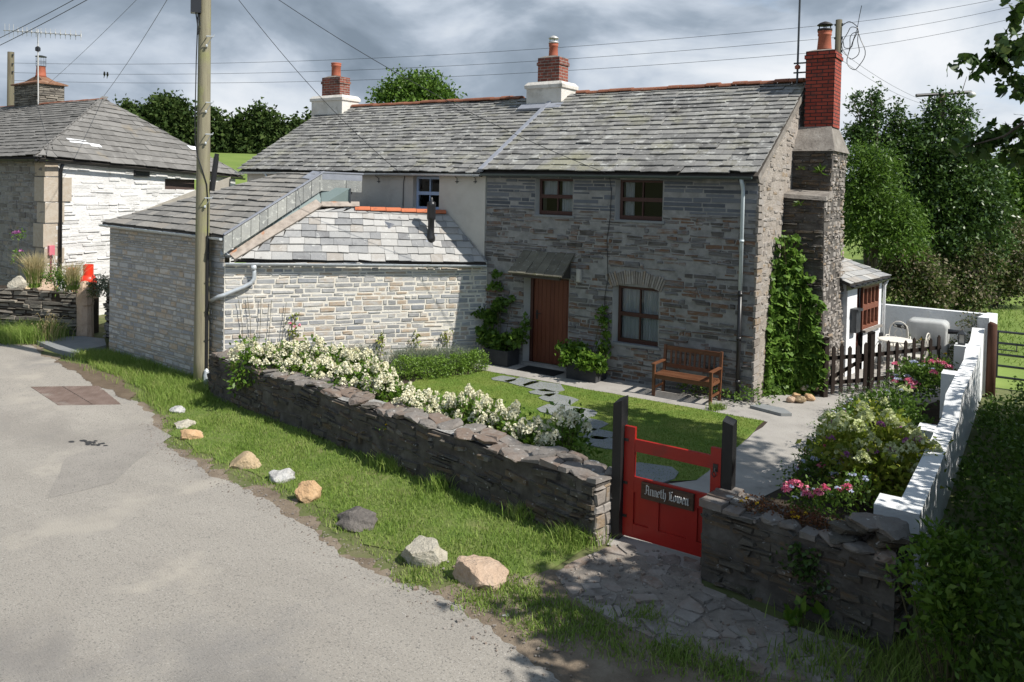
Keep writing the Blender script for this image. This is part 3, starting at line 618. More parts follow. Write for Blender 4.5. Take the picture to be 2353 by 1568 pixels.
# windows and door
def window(parent, x0, x1, z0, z1, y, m, name, cols=2, fr=.055, mid=True, sill=None, curtain=None, label=None, bar=.028):
    mb = MB(); d = .06; zm = (z0 + z1) / 2
    def bx_(a, b, c, e, dy=0.): mb.box(a, b, y - d / 2 + dy, y + d / 2 + dy, c, e)
    bx_(x0, x0 + fr, z0, z1); bx_(x1 - fr, x1, z0, z1); bx_(x0 + fr, x1 - fr, z1 - fr, z1); bx_(x0 + fr, x1 - fr, z0, z0 + fr * 1.5)
    if mid: bx_(x0 + fr, x1 - fr, zm - .035, zm + .045, -.012)
    for i in range(1, cols):
        xc = x0 + fr + (x1 - x0 - 2 * fr) * i / cols
        if mid: bx_(xc - bar / 2, xc + bar / 2, z0 + fr * 1.5, zm - .035, .006); bx_(xc - bar / 2, xc + bar / 2, zm + .045, z1 - fr, .006)
        else: bx_(xc - bar / 2, xc + bar / 2, z0 + fr * 1.5, z1 - fr, .006)
    o = mb.build(name, m, parent)
    if label: o['label'] = label
    mb = MB(); mb.poly([A(x0 + fr * .5, y, z0 + .02), A(x1 - fr * .5, y, z0 + .02), A(x1 - fr * .5, y, z1 - .02), A(x0 + fr * .5, y, z1 - .02)]); mb.build('pane', M['glass'], o)
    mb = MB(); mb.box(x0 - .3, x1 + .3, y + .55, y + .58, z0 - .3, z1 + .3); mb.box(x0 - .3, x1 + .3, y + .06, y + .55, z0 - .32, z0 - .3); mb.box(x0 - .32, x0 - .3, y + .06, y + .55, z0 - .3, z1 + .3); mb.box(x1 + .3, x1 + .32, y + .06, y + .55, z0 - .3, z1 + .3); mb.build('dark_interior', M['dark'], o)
    for (a, b, c, e) in (curtain or []):
        mb = MB(); n = 34; vs = []
        for i in range(n + 1):
            xx = x0 + (x1 - x0) * (a + (b - a) * i / n); yy = y + .09 + .018 * math.sin(i * 1.35) + .008 * math.sin(i * 3.1)
            vs += [A(xx, yy, z0 + (z1 - z0) * c), A(xx, yy, z0 + (z1 - z0) * e)]
        mb.add(vs, [(2 * i, 2 * i + 2, 2 * i + 3, 2 * i + 1) for i in range(n)]); mb.build('curtain', M['curtain'], o, True)
    if sill:
        mb = MB(); mb.box(x0 - .06, x1 + .02, YC - .03, y - .03, z0 - .05, z0 - .004); mb.build('sill', sill, o)
    return o
yw = YC + .13
def frame_px(l, t, r, b, y): p = on_y(l, t, y); q = on_y(r, b, y); return p[0], q[0], q[2], p[2]
a = OP['ul']; window(cot, on_y(1242, 450, yw)[0], a[1] + .03, a[2] + .02, a[3], yw, M['wood_red'], 'window', sill=M['blue_slab'], curtain=[(.55, .98, .05, .97), (.05, .42, .5, .97)])
a = OP['ur']; window(cot, on_y(1427, 450, yw)[0], a[1] + .03, a[2] + .02, a[3], yw, M['wood_red'], 'window', sill=M['blue_slab'], curtain=[(.06, .26, .05, .97)])
a = OP['lw']; lw = window(cot, on_y(1422, 730, yw)[0], a[1] + .03, a[2] + .03, a[3] - .01, yw, M['wood_red'], 'window', sill=M['blue_slab'], curtain=[(.04, .5, .03, .98), (.52, .97, .03, .98)])
a = OP['dr']; yd = YC + .17
dx0, dx1 = on_y(1221, 740, yd)[0], a[1] + .03
mb = MB(); mb.box(dx0, dx0 + .07, yd - .06, yd + .04, .03, 1.95); mb.box(dx1 - .05, dx1, yd - .06, yd + .04, .03, 1.95); mb.box(dx0 + .07, dx1 - .05, yd - .06, yd + .04, 1.9, 1.95)
df = mb.build('door_frame', M['wood_red'], cot)
mb = MB(); nb = 9; wb_ = (dx1 - .05 - dx0 - .07) / nb
for i in range(nb): x = dx0 + .07 + i * wb_; mb.box(x + .003, x + wb_ - .003, yd - .02 + rs.uniform(-.002, .002), yd + .03, .06, 1.9)
do = mb.build('door', M['door'], cot)
mb = MB(); hx = dx0 + .16; mb.box(hx - .02, hx + .02, yd - .03, yd - .018, 1.0, 1.2); mb.tube([A(hx, yd - .03, 1.13), A(hx, yd - .08, 1.13), A(hx + .12, yd - .085, 1.13)], .011, 6); mb.build('handle', M['black'], do)
mb = MB(); mb.box(a[0] + .0, a[1], YC - .06, yd - .06, -.02, .055); mb.build('doorstep', M['concrete'], cot)
# slab porch over the door
t0, t1 = on_y(1204, 579, YC), on_y(1322, 584, YC); f0, f1 = on_y(1168, 628, YC - .46), on_y(1291, 640, YC - .46)
mb = MB(); zf = (f0[2] + f1[2]) / 2; zt_ = (t0[2] + t1[2]) / 2
f0 = A(f0[0], YC - .46, zf); f1 = A(f1[0], YC - .46, zf); t0 = A(t0[0], YC, zt_); t1 = A(t1[0], YC, zt_)
V = nrm(t0 - f0); N = nrm(np.cross(f1 - f0, t0 - f0)); Ls = np.linalg.norm(t0 - f0)
k = 7; g0 = np.linspace(0, 1, k)
top = [(f0 + (f1 - f0) * u_, t0 + (t1 - t0) * u_) for u_ in g0]
for i in range(k - 1):
    for j in range(2):
        P = lambda e, s: e[0] + (e[1] - e[0]) * s
        s0, s1 = (0, .55) if j == 0 else (.5, 1); up = .012 if j == 0 else .0
        q = [P(top[i], s0) + A(.004, 0, 0), P(top[i + 1], s0) - A(.004, 0, 0), P(top[i + 1], s1) - A(.004, 0, 0), P(top[i], s1) + A(.004, 0, 0)]; jz = rs.uniform(-.006, .006)
        mb.box8([p - N * .005 for p in q] + [p + N * (.03 + (.02 if (j == 0) == (n_ > 1) else .006) * 0 + up * (1 if n_ < 2 else 0) + jz) for n_, p in enumerate(q)])
pc = mb.build('porch_canopy', mat('mossy_porch_slate', [(.07, .065, .055), (.14, .13, .10), (.19, .18, .14)], .95, 5, 8, .8, 25, .3, [((.42, .41, .37), 22, .63, .05, .8), ((.13, .13, .05), 3, .58, .1, .6)]), cot)
mb = MB()
for e, s in ((f0, 1), (f1, -1)):
    o_ = e + A(.06 * s, 0, 0); mb.prism([A(o_[0], YC, zf - .05), A(o_[0], YC - .40, zf - .02), A(o_[0], YC, zt_ - .06)], A(.05 * s, 0, 0))
mb.box(f0[0] + .08, f1[0] - .08, YC - .42, YC - .36, zf - .06, zf - .005); mb.build('canopy_bracket', M['under'], pc)
mb = MB(); lp = on_y(1331, 633, YC - .05); mb.box(lp[0] - .05, lp[0] + .05, YC - .09, YC - .01, lp[2] - .14, lp[2] + .13); mb.box(lp[0] - .035, lp[0] + .035, YC - .10, YC - .09, lp[2] - .12, lp[2] + .11); mb.build('wall_lamp', M['creamplastic'], cot)
mb = MB(); cpts = [on_y(p, q, YC - .035) for p, q in [(1400, 402), (1405, 440), (1402, 500), (1395, 550), (1396, 600), (1397, 640), (1390, 680), (1389, 720), (1392, 760)]]
mb.tube(cpts, .008, 5); mb.build('wall_cable', M['black'], cot)

# ---------------------------------------------------------------- rendered cottage next door
ren = thing('rendered_cottage', 'long cream rendered cottage with lichened slate roof and pale blue window', 'house', (-15, 15.5, -.2))
RX0 = -19.0
bw = OPB = (on_y(951, 440, YC)[0], on_y(1011, 440, YC)[0], on_y(980, 485, YC)[2], on_y(980, 405, YC)[2])
mb = MB(); O = A(RX0, YC - .03, 0); W_ = CX0 - RX0
region(mb, O, X, Z, A(0, -1, 0), [(0, -.6), (W_, -.6), (W_, 4.18), (0, 4.18)], [(bw[0] - RX0, bw[1] - RX0, bw[2], bw[3])], 0, 0)
mb.add([A(CX0, YC - .03, -.6), A(CX0, YC + .02, -.6), A(CX0, YC + .02, 4.18), A(CX0, YC - .03, 4.18)], [(0, 1, 2, 3)], 0)
for q in ((bw[0], 1), (bw[1], -1)): mb.box(min(q[0], q[0] - .01 * q[1]), max(q[0], q[0] - .01 * q[1]), YC - .028, YC + .25, bw[2], bw[3], 0)
mb.box(bw[0], bw[1], YC - .028, YC + .25, bw[2] - .02, bw[2], 0); mb.box(bw[0], bw[1], YC - .028, YC + .25, bw[3], bw[3] + .02, 0)
GPr = [(0, -.6), (6.3, -.6), (6.3, 4.15), (RY - YC + .03, RZ - .05), (0, 4.15)]
region(mb, O, Y, Z, A(-1, 0, 0), GPr, (), 0, 0)
mb.build('wall', M['render'], ren)
tri_roof(ren, RX0 - .22, CX0 - .02, M['slate'], None, .21, .15, dz=-.03, wr=(.18, .36))
ridge_tiles(ren, -18.0, -11.75, RY, RZ + .05, M['ridge'], jit=.018)
gutter(ren, A(RX0 - .22, YC - .25, EV - .06), A(CX0, YC - .25, EV - .05), M['zinc'])
window(ren, on_y(959, 440, yw)[0], bw[1] + .02, bw[2] + .01, bw[3] - .01, yw, M['blue_paint'], 'window', sill=None, fr=.06)
mb = MB(); q = [on_y(p, r_, YC - .06) for p, r_ in ((930, 405), (927, 420), (926, 470), (926, 530))]; mb.tube(q, .012, 5)
mb.build('wall_cable', M['steel'], ren)
for p in (870, 1050, 1092): mb = MB(); c = on_y(p, 410, YC - .05); mb.tube([c + A(0, -.12, .06), c, c - A(0, 0, .12)], .009, 4); mb.tube([c - A(.05, 0, .08), c - A(-.05, 0, .08)], .008, 4); mb.build('gutter_hook', M['steel'], ren)
mb = MB(); q = on_y(619, 410, YC - .1); mb.tube([A(q[0], YC - .25, EV - .08), A(q[0], YC - .12, EV - .3), A(q[0], YC - .1, 0)], .035, 8); mb.build('downpipe', M['zinc'], ren, True)
b0, b1 = on_y(713, 250, 17.2)[0], on_y(783, 250, 17.2)[0]; zt = on_y(765, 218, 17.3)[2]
white_base(ren, b0, b1, 17.25, 17.95, 5.4, zt, M['render_ch'])
c0, c1 = on_y(740, 200, 17.4)[0], on_y(781, 200, 17.4)[0]; z1 = on_y(770, 177, 17.4)[2]
st, tp = chimney(ren, c0, c1, 17.4, 17.82, zt - .02, z1, M['brick_old'], .2)
h = on_y(772, 147, 17.7)[2] - tp[2]; po, t, mb = pot(st, tp, h, .15, .14, 0)

# ---------------------------------------------------------------- stone outhouse with slot window in its roof
G1 = at_d(532, 600, 16.4); G2 = on_y(1116, 607, YC - .1); G1[2] = 2.24; G2[2] = 2.14
PC = A(-13.97, 10.18, 0); PR = A(-10.53, YC, 0); PL = A(-18.96, 10.56, 0)
out = thing('stone_outhouse', 'low stone outhouse with split slate roof, frosted slot window and black flue', 'outbuilding', (-14, 12, -.3))
UF = nrm(PR - PC); NF = np.cross(UF, Z); LF = np.linalg.norm(PR - PC)
UL_ = nrm(PC - PL); NL_ = np.cross(UL_, Z); LL = np.linalg.norm(PC - PL)
mb = MB(); fp = [(0, -.5), (LF, -.5), (LF, 2.16), (0, 2.2)]
region(mb, PC, UF, Z, NF, fp, (), 0, 0)
stones(mb, PC, UF, Z, NF, fp, (), (.035, .12), (.12, .48), .02, (.0, .018), rs, 1, .006, .0)
mb.build('front_wall', [M['mortar_out'], M['stone_out']], out)
mb = MB(); fp = [(0, -.6), (LL, -.6), (LL, 2.74), (0, 2.78)]
region(mb, PL, UL_, Z, NL_, fp, (), 0, 0)
stones(mb, PL, UL_, Z, NL_, fp, (), (.04, .13), (.14, .5), .018, (.0, .018), rs, 1, .006, .0)
UW = A(-.12, .99, 0); region(mb, PL, UW, Z, A(-.99, -.12, 0), [(0, -.6), (3.8, -.6), (3.8, 4.0), (0, 2.8)], (), 0, 0)
mb.build('lane_wall', [mat('shaded_lane_mortar', [(.26, .24, .205), (.36, .335, .285)], .95, 5, 7, .5, 40), M['stone_out']], out)  # mortar colour darkened to paint the shade on the lane side
# lower roof B
R2 = on_y(1024, 489, YC - .02); nB = nrm(np.cross(G2 - G1, R2 - G1)); nB = nB if nB[2] > 0 else -nB
R1 = on_pl(815, 480, G1, nB); V0 = on_pl(548, 597, G1, nB); V1 = on_pl(738, 480, G1, nB)
UB = nrm(G2 - G1); VB = np.cross(nB, UB)
uv = lambda p: ((p - G1) @ UB, (p - G1) @ VB)
pb = [uv(G1 + UB * -.02), uv(G2 + UB * .02), uv(R2), uv(R1), uv(V1), uv(V0)]
mb = MB(); mb.prism([G1 + UB * u_ + VB * v_ - nB * .05 for u_, v_ in pb], nB * .045, 1)
slates(mb, G1 - VB * .05, UB, VB, nB, [(u_, v_ + .05) for u_, v_ in pb], .21, .17, (.2, .46), .016, rs, 0, .014, .02, .04)
mb.build('lower_roof', [M['slate_mix'], M['under']], out)
ur = R2 - R1; Lr = math.hypot(ur[0], ur[1]); uh = A(ur[0], ur[1], 0) / Lr
ridge_tiles(out, 0, Lr, A(R1[0], R1[1], 0), R1[2] + .03, M['ridge_new'], .33, .12, .004, uh, z1=R2[2] + .03)
# upper roof A
def lift(p, px, py):      # raise a point vertically until it meets the sight line of a measured edge
    d = ray(px, py); h_ = math.hypot(p[0], p[1]); return A(p[0], p[1], CAMH + d[2] / math.hypot(d[0], d[1]) * h_)
E1 = A(PL[0] - .15, PL[1] - .12, 2.80); E2 = A(PC[0] + .05, PC[1] - .1, 2.76)
T1 = lift(V1 + A(-.12, .1, 0), 728, 399)
dT = R1 - V1; T2 = T1 + A(dT[0], dT[1], 0) * 1.22; T2[2] = T1[2] - .02
nA = nrm(np.cross(E2 - E1, T1 - E1)); nA = nA if nA[2] > 0 else -nA; UA = nrm(E2 - E1); VA = np.cross(nA, UA); La = np.linalg.norm(E2 - E1)
ut, vt_ = (T1 - E1) @ UA, (T1 - E1) @ VA; kk = .98
TL = on_pl(700, 397, E1, nA); ul, vl = (TL - E1) @ UA, (TL - E1) @ VA
pa = [(0, 0), (La, 0), (ut, vt_), (ut - 1.4, vt_)]
mb = MB(); mb.prism([E1 + UA * u_ + VA * v_ - nA * .05 for u_, v_ in pa], nA * .045, 1)
slates(mb, E1, UA, VA, nA, pa, .24, .2, (.28, .6), .016, rs, 0)
TB = E1 + UA * (ut - 1.4) + VA * vt_; fn0 = np.cross(nrm(T2 - T1), Z); fn0 = fn0 if fn0[1] < 0 else -fn0
bk = [T1, T2, T2 - fn0 * .85 - Z * .2, A(TB[0], YC - .1, T1[2] - .9), TB]
mb.poly(bk, 0); mb.poly([E1, TB, A(TB[0], YC - .1, T1[2] - .9), A(E1[0], YC - .1, 2.9)], 0)
mb.build('upper_roof', [M['slate_out'], M['under']], out)
# slate hung verge and fascia, drip edge above, frosted glass and timber cap below
mb = MB(); vd = nrm(T1 - E2); sdn = nrm(A(nB[0], nB[1], 0) * 0 + np.cross(vd, Z)); 
if sdn @ A(1, -1, 0) < 0: sdn = -sdn
dn = nrm(np.cross(vd, sdn)); dn = dn if dn[2] < 0 else -dn
Lv = np.linalg.norm(T1 - E2); s = 0.
while s < Lv - .05:
    wv = min(.24 + rs.uniform(-.03, .03), Lv - s); o_ = E2 + vd * s + sdn * .05
    mb.obox(o_, vd * (wv - .012), A(0, 0, -.36) + vd * .0, sdn * (.02 + rs.uniform(0, .008)), 0); s += wv
fu = nrm(T2 - T1); fn = np.cross(fu, Z); fn = fn if fn @ A(0, -1, 0) > 0 else -fn; Lt = np.linalg.norm(T2 - T1); s = 0.
while s < Lt - .03:
    wv = min(.5 + rs.uniform(-.12, .12), Lt - s); mb.obox(T1 + fu * s + fn * .06 - Z * .13, fu * (wv - .012), A(0, 0, -.26), fn * .02, 0); s += wv
mb.obox(T2 - fu * .02 - Z * .13 + fn * .05, fu * .02, A(0, 0, -.24), -fn * .8, 0); mb.obox(T2 + fn * .05 - Z * .37, -fu * .5, -fn * .8, Z * .015, 0)
mb.build('slate_fascia', mat('hung_slate', [(.15, .155, .155), (.27, .275, .26), (.36, .36, .33)], .8, 5, 8, .5, 20, .55, [((.48, .49, .45), 12, .58, .06, .8)]), out)
mb = MB(); mb.obox(E2 + sdn * .03 + Z * .02, vd * (Lv + .02), sdn * .06, Z * .03); mb.obox(T1 - fu * .03 + fn * .03 + Z * .02, fu * (Lt + .06), fn * .06, Z * .03)
mb.obox(T1 + fn * .07 + Z * .0, fu * Lt, fn * .012, A(0, 0, -.13)); mb.prism([T1 + Z * .03, T1 - vd * .35 + Z * .03, T1 - vd * .3 + UA * -.35 + Z * .03, T1 - UA * .3 + Z * .05], nA * .012); mb.build('lead_edging', M['lead'], out)
mb = MB(); b0_ = E2 + sdn * .0 - Z * .36; 
va = [V0 + Z * .1 - sdn * .10, V1 + Z * .1 - sdn * .02, T1 - Z * .3 + fn * .0, E2 - Z * .3 + vd * .25]
mb.add(va, [(0, 1, 2, 3)]); Rq = R1 - fu * .12; fb = [V1 + Z * .08, Rq + Z * .06 + A(0, .02, 0), A(Rq[0], Rq[1], T2[2] - .3), T1 - Z * .3]
mb.add(fb, [(0, 1, 2, 3)]); mb.prism([fb[1], fb[1] - fn * .9, fb[2] - fn * .9, fb[2]], fu * .01); mb.build('frosted_glazing', M['frosted'], out)
mb = MB(); cu = nrm(V1 - V0); cs = nrm(np.cross(cu, nB)); cs = cs if cs @ A(1, -1, 0) > 0 else -cs; Lc = np.linalg.norm(V1 - V0)
mb.obox(V0 + nB * .10 - cs * .20 - cu * .1, cu * (Lc + .12), cs * .22, nB * .03); mb.obox(V0 + nB * .0 - cs * .02 - cu * .1, cu * (Lc + .1), cs * .03, nB * .10)
rb = nrm(R1 - V1); mb.obox(V1 + nB * .08 - VB * .02, rb * (np.linalg.norm(R1 - V1) + .1), VB * .14, nB * .03)
mb.build('timber_capping', M['timber_cap'], out)
mb = MB(); mb.obox(T1 - Z * .3 + fn * .03 - fu * .01, A(.03, -.03, 0), A(0, 0, -.42), fn * .02); mb.build('glazing_bar', M['steel'], out); mb = MB()
q = fb[2]; mb.obox(q + fn * .01, fu * .03, A(0, 0, -.46), fn * .02); mb.build('glazing_bar', M['steel'], out)
gutter(out, PC + NF * .10 + UF * .02 + Z * (G1[2] - .03), G2 + NF * .06 - Z * .03, M['zinc'], .055, .62)
gutter(out, E1 - Z * .04 + A(0, -.03, 0), E2 - Z * .04 + A(.02, -.03, 0), M['zinc'], .055, .62)
mb = MB(); pw0 = PC + NF * .09; q0 = on_pl(583, 612, pw0, NF); WQ = lambda a_, b_: on_pl(a_, b_, pw0, NF)
q = [q0 + Z * .02, WQ(584, 628), WQ(584, 640), WQ(578, 650), WQ(560, 660), WQ(530, 672), WQ(516, 678) , PC - UL_ * .02 + NL_ * .09 + NF * .06 + Z * (WQ(516, 678)[2] - .03), on_pl(484, 692, PC + NL_ * .09, NL_)]
mb.tube(q, .045, 10); mb.lathe(q0 - Z * .10, [(.045, 0), (.075, .12)], 10); mb.build('downpipe', M['zinc'], out, True)
fl0 = on_pl(990, 552, G1, nB); mb = MB(); mb.lathe(fl0, [(.115, -.06), (.1, .06), (.075, .16), (.072, .45), (.095, .47), (.1, .52), (.1, .78), (.105, .80), (.09, .86), (.04, .88), (.03, .96), (.015, .97)], 14)
mb.build('flue', M['black'], out, True)
mb = MB(); p = on_pl(880, 512, G1, nB); q = [p, p + UB * .32 - VB * .05, p + UB * .16 - VB * .22 + nB * .13]; mb.add([p - UB * .05 + VB * .06, q[1], p + UB * .1 - VB * .24 + nB * .02, p + UB * .17 - VB * .12 + nB * .13], [(0, 2, 3), (3, 2, 1), (0, 3, 1)]); mb.build('lead_vent', M['lead'], out); mb = MB(); mb.obox(fl0 - UB * .13 - VB * .16 + nB * .03, UB * .28, VB * .3, nB * .012); mb.build('flue_apron', M['lead'], out)
mb = MB(); mb.obox(V0 + nB * .03 - cs * .25 - cu * .25, UB * .3, VB * .15, nB * .09); mb.build('gutter_hopper', M['zinc'], out)

# ---------------------------------------------------------------- neighbour's house on the left
rn = random.Random(5)
nb = thing('neighbour_house', 'old house with whitewashed end wall, hipped slate roof and rusty capped stone chimney', 'house', (-26, 14, 0))
K = at_d(105, 366, 23.); KZ = K[2]; KF = at_d(541, 408, 29.); KA = on_y(237, 229, K[1] + 3.4); HG = .1
mb = MB(); xl = K[0] - 14
region(mb, A(xl, K[1], 0), X, Z, A(0, -1, 0), [(0, -.5), (14, -.5), (14, KZ), (0, KZ)], [], 0, 0)
stones(mb, A(xl + 9, K[1], 0), X, Z, A(0, -1, 0), [(0, -.3), (5, -.3), (5, KZ - .05), (0, KZ - .05)], [], (.07, .17), (.15, .5), .02, (0, .03), rn, 1, .012)
z = -.2
while z < KZ - .3:
    h = rn.uniform(.4, .8); l = rn.uniform(.32, .6); mb.box(K[0] - l, K[0] + rn.uniform(0, .03), K[1] - rn.uniform(.02, .06), K[1] + rn.uniform(.3, .75), z + .02, min(z + h - .015, KZ - .1), 2); z += h
mb.build('front_wall', [M['mortar_cot'], M['stone_front'], M['granite']], nb)
mb = MB(); ue = nrm(A(KF[0] - K[0], KF[1] - K[1], 0)); ne = A(ue[1], -ue[0], 0); Le = math.hypot(KF[0] - K[0], KF[1] - K[1])
fp = [(0, -.5), (Le, -.5), (Le, KF[2] - .05), (0, KZ - .05)]
wl = lambda px, py: ((on_pl(px, py, K, ne) - K) @ ue, on_pl(px, py, K, ne)[2])
w0, w1 = wl(379, 410), wl(452, 430); hw = (w0[0], w1[0], min(w0[1], w1[1]) - .12, max(w0[1], w1[1]) - .02)
K0 = A(K[0], K[1], 0)
region(mb, K0, ue, Z, ne, fp, [hw], 0, 0)
stones(mb, K0, ue, Z, ne, [(.25, -.5), (Le, -.5), (Le, KF[2] - .1), (.25, KZ - .1)], [hw], (.06, .16), (.2, .8), .012, (-.01, .035), rn, 0, .016, .12, .02)
mb.build('whitewashed_wall', [M['white_stone']], nb)
mb = MB(); p = K0 + ue * hw[0] + Z * hw[2] - ne * .12; mb.obox(p, ue * (hw[1] - hw[0]), Z * (hw[3] - hw[2]), -ne * .02); mb.build('slot_window', mat('brown_board', [(.05, .035, .03), (.09, .06, .05)], .7, 8, stretch=(1, 1, 6)), nb)
# hipped roof
ze, zf_ = KZ + .03, KF[2] + .03; Ke = K + ne * .2 + A(0, -.2, 0) - ue * .15; Ke[2] = ze; Kf = KF + ne * .2 + ue * .2; Kf[2] = zf_
mb = MB(); fl = A(xl, Ke[1], ze); v = KA - A(KA[0], Ke[1], ze); Ls = np.linalg.norm(v); V = v / Ls; N = np.cross(X, V)
pf = [(0, 0), (Ke[0] - xl, 0), (KA[0] - xl, Ls), (0, Ls)]
mb.prism([fl + X * a_ + V * b_ - N * .06 for a_, b_ in pf], N * .05, 1); slates(mb, fl, X, V, N, pf, .25, .18, (.26, .55), .015, rn, 0, .016, .03, .07)
ue2 = nrm(Kf - Ke); N2 = nrm(np.cross(ue2, KA - Ke)); V2 = np.cross(N2, ue2); q = KA - Ke
pe = [(0, 0), (np.linalg.norm(Kf - Ke), 0), (q @ ue2, q @ V2)]
mb.prism([Ke + ue2 * a_ + V2 * b_ - N2 * .06 for a_, b_ in pe], N2 * .05, 1); slates(mb, Ke, ue2, V2, N2, pe, .32, .25, (.3, .7), .017, rn, 0, .018, .03, .05)
bl = A(xl, 2 * KA[1] - Ke[1], ze); br = Kf
mb.poly([KA - Z * .02, A(xl, KA[1], KA[2] - .02), bl, br], 0)
mb.build('roof', [M['slate_dark'], M['under']], nb)
ridge_tiles(nb, KA[0] - 12, KA[0] + .05, KA[1], KA[2] + .03, M['ridge'], .34, .11)
mb = MB(); hd = nrm(KA - Ke); n_ = nrm(N + N2)
s = 0.
while s < np.linalg.norm(KA - Ke) - .1: mb.obox(Ke + hd * s + n_ * .025 - np.cross(hd, n_) * .1, hd * .42, np.cross(hd, n_) * .2, n_ * .02); s += .44
mb.build('hip_slates', M['slate_dark'], nb)
mb = MB()
p = lambda a_, b_: Ke + ue2 * a_ + V2 * b_ + N2 * .045
def patch(px, py, w_, h_): c = on_pl(px, py, Ke, N2) + N2 * .075; mb.prism([c, c + ue2 * w_, c + ue2 * w_ * .9 + V2 * h_, c - ue2 * w_ * .1 + V2 * h_ * 1.1], N2 * .012)
patch(160, 332, .62, .18); patch(208, 341, .35, .14); patch(438, 348, .8, .2); mb.build('white_slate_repair', M['white'], nb)
gutter(nb, A(xl, Ke[1] - .04, ze - .05), A(Ke[0] + .03, Ke[1] - .04, ze - .05), M['black']); gutter(nb, Ke + ne * .05 - Z * .06, Kf + ne * .05 - Z * .06, M['black'])
mb = MB(); dpt = (on_pl(136, 372, K, ne) - K) @ ue; c = K0 + ue * dpt + ne * .08; mb.tube([c + Z * (KZ - .12) + ne * .1, c + Z * (KZ - .3), c + Z * -.3], .05, 8); mb.build('downpipe', M['black'], nb, True)
mb = MB(); q = on_pl(323, 398, K, ne); mb.cbox(q + ne * .06, ue * .5, ne * .12, Z * .22); mb.build('wall_vent', M['black'], nb)
# stone stack, rusty cap, pot with bird guard, aerial
sy = KA[1] - .15; s0, s1 = on_y(33, 220, sy)[0], on_y(88, 220, sy)[0]; sz1 = on_y(60, 195, sy)[2]; yb_ = sy + .95
mb = MB(); mb.box(s0, s1, sy, yb_, KA[2] - 1.1, sz1, 0)
stones(mb, A(s0, sy, KA[2] - .5), X, Z, A(0, -1, 0), [(0, 0), (s1 - s0, 0), (s1 - s0, sz1 - KA[2] + .5), (0, sz1 - KA[2] + .5)], (), (.05, .1), (.15, .5), .015, (0, .04), rn, 1, .01)
stones(mb, A(s1, sy, KA[2] - .5), Y, Z, X, [(0, 0), (.95, 0), (.95, sz1 - KA[2] + .5), (0, sz1 - KA[2] + .5)], (), (.05, .1), (.15, .5), .015, (0, .04), rn, 1, .01)
stk = mb.build('stone_stack', [M['mortar_wall'], M['stone_ndark']], nb)
rust = mat('rusted_cap', [(.09, .06, .045), (.20, .10, .058), (.29, .185, .12)], .85, 5, 8, .4, 20, spots=[((.34, .32, .28), 4, .6, .1, .6)])
xc, yc = (s0 + s1) / 2 + .12, (sy + yb_) / 2
mb = MB(); q = lambda e, z_: [A(s0 - e, sy - e, z_), A(s1 + e, sy - e, z_), A(s1 + e, yb_ + e, z_), A(s0 - e, yb_ + e, z_)]
r_ = [q(.1, sz1), q(.1, sz1 + .05), q(-.25, sz1 + .18), [A(xc + a_ * .18, yc + b_ * .18, sz1 + .34) for a_, b_ in ((-1, -1), (1, -1), (1, 1), (-1, 1))]]
vs = [p_ for k in r_ for p_ in k]; mb.add(vs, [(4 * k + j, 4 * k + (j + 1) % 4, 4 * k + 4 + (j + 1) % 4, 4 * k + 4 + j) for k in range(3) for j in range(4)] + [(12, 13, 14, 15), (3, 2, 1, 0)]); mb.build('rusty_cap', rust, stk)
mb = MB(); mb.lathe(A(xc, yc, sz1 + .33), [(.21, 0), (.18, .08), (.155, .4), (.17, .42)], 14); mb.build('chimney_pot', M['pot'], stk, True)
mb = MB(); t = A(xc, yc, sz1 + .75)
for k in range(14): an = k * math.pi / 7; d = A(math.cos(an), math.sin(an), 0) * .17; mb.tube([t + d, t + d + Z * .36], .006, 4)
for hh in (0., .18, .36): mb.tube([t + A(math.cos(a_) * .17, math.sin(a_) * .17, hh) for a_ in np.linspace(0, 2 * math.pi, 15)], .007, 4)
mb.lathe(t + Z * .36, [(.2, 0), (.2, .02), (.05, .06)], 12); mb.build('bird_guard', M['steel'], stk)
ym = sy - .06; m0 = on_y(88, 240, ym); m1 = on_y(87, 68, ym); mb = MB()
mb.tube([m0, m1], .025, 6); a0, a1 = on_y(8, 70, ym), on_y(186, 82, ym); mb.tube([a0, a1], .016, 5)
for k in range(17):
    c = a0 + (a1 - a0) * (.02 + .98 * k / 16.); hl = .17 if k > 2 else .26
    mb.tube([c - Z * hl + A(0, -.0, 0), c + Z * hl], .010, 4)
    if k > 2: mb.cbox(c, A(.03, 0, 0), A(0, .03, 0), Z * .12)
am = mb.build('tv_aerial', M['metal_pale'], nb)
mb = MB(); c = on_y(87, 113, ym); mb.lathe(c - Z * .1, [(.02, 0), (.09, .03), (.09, .15), (.03, .2)], 10); mb.build('aerial_amplifier', M['black'], am)

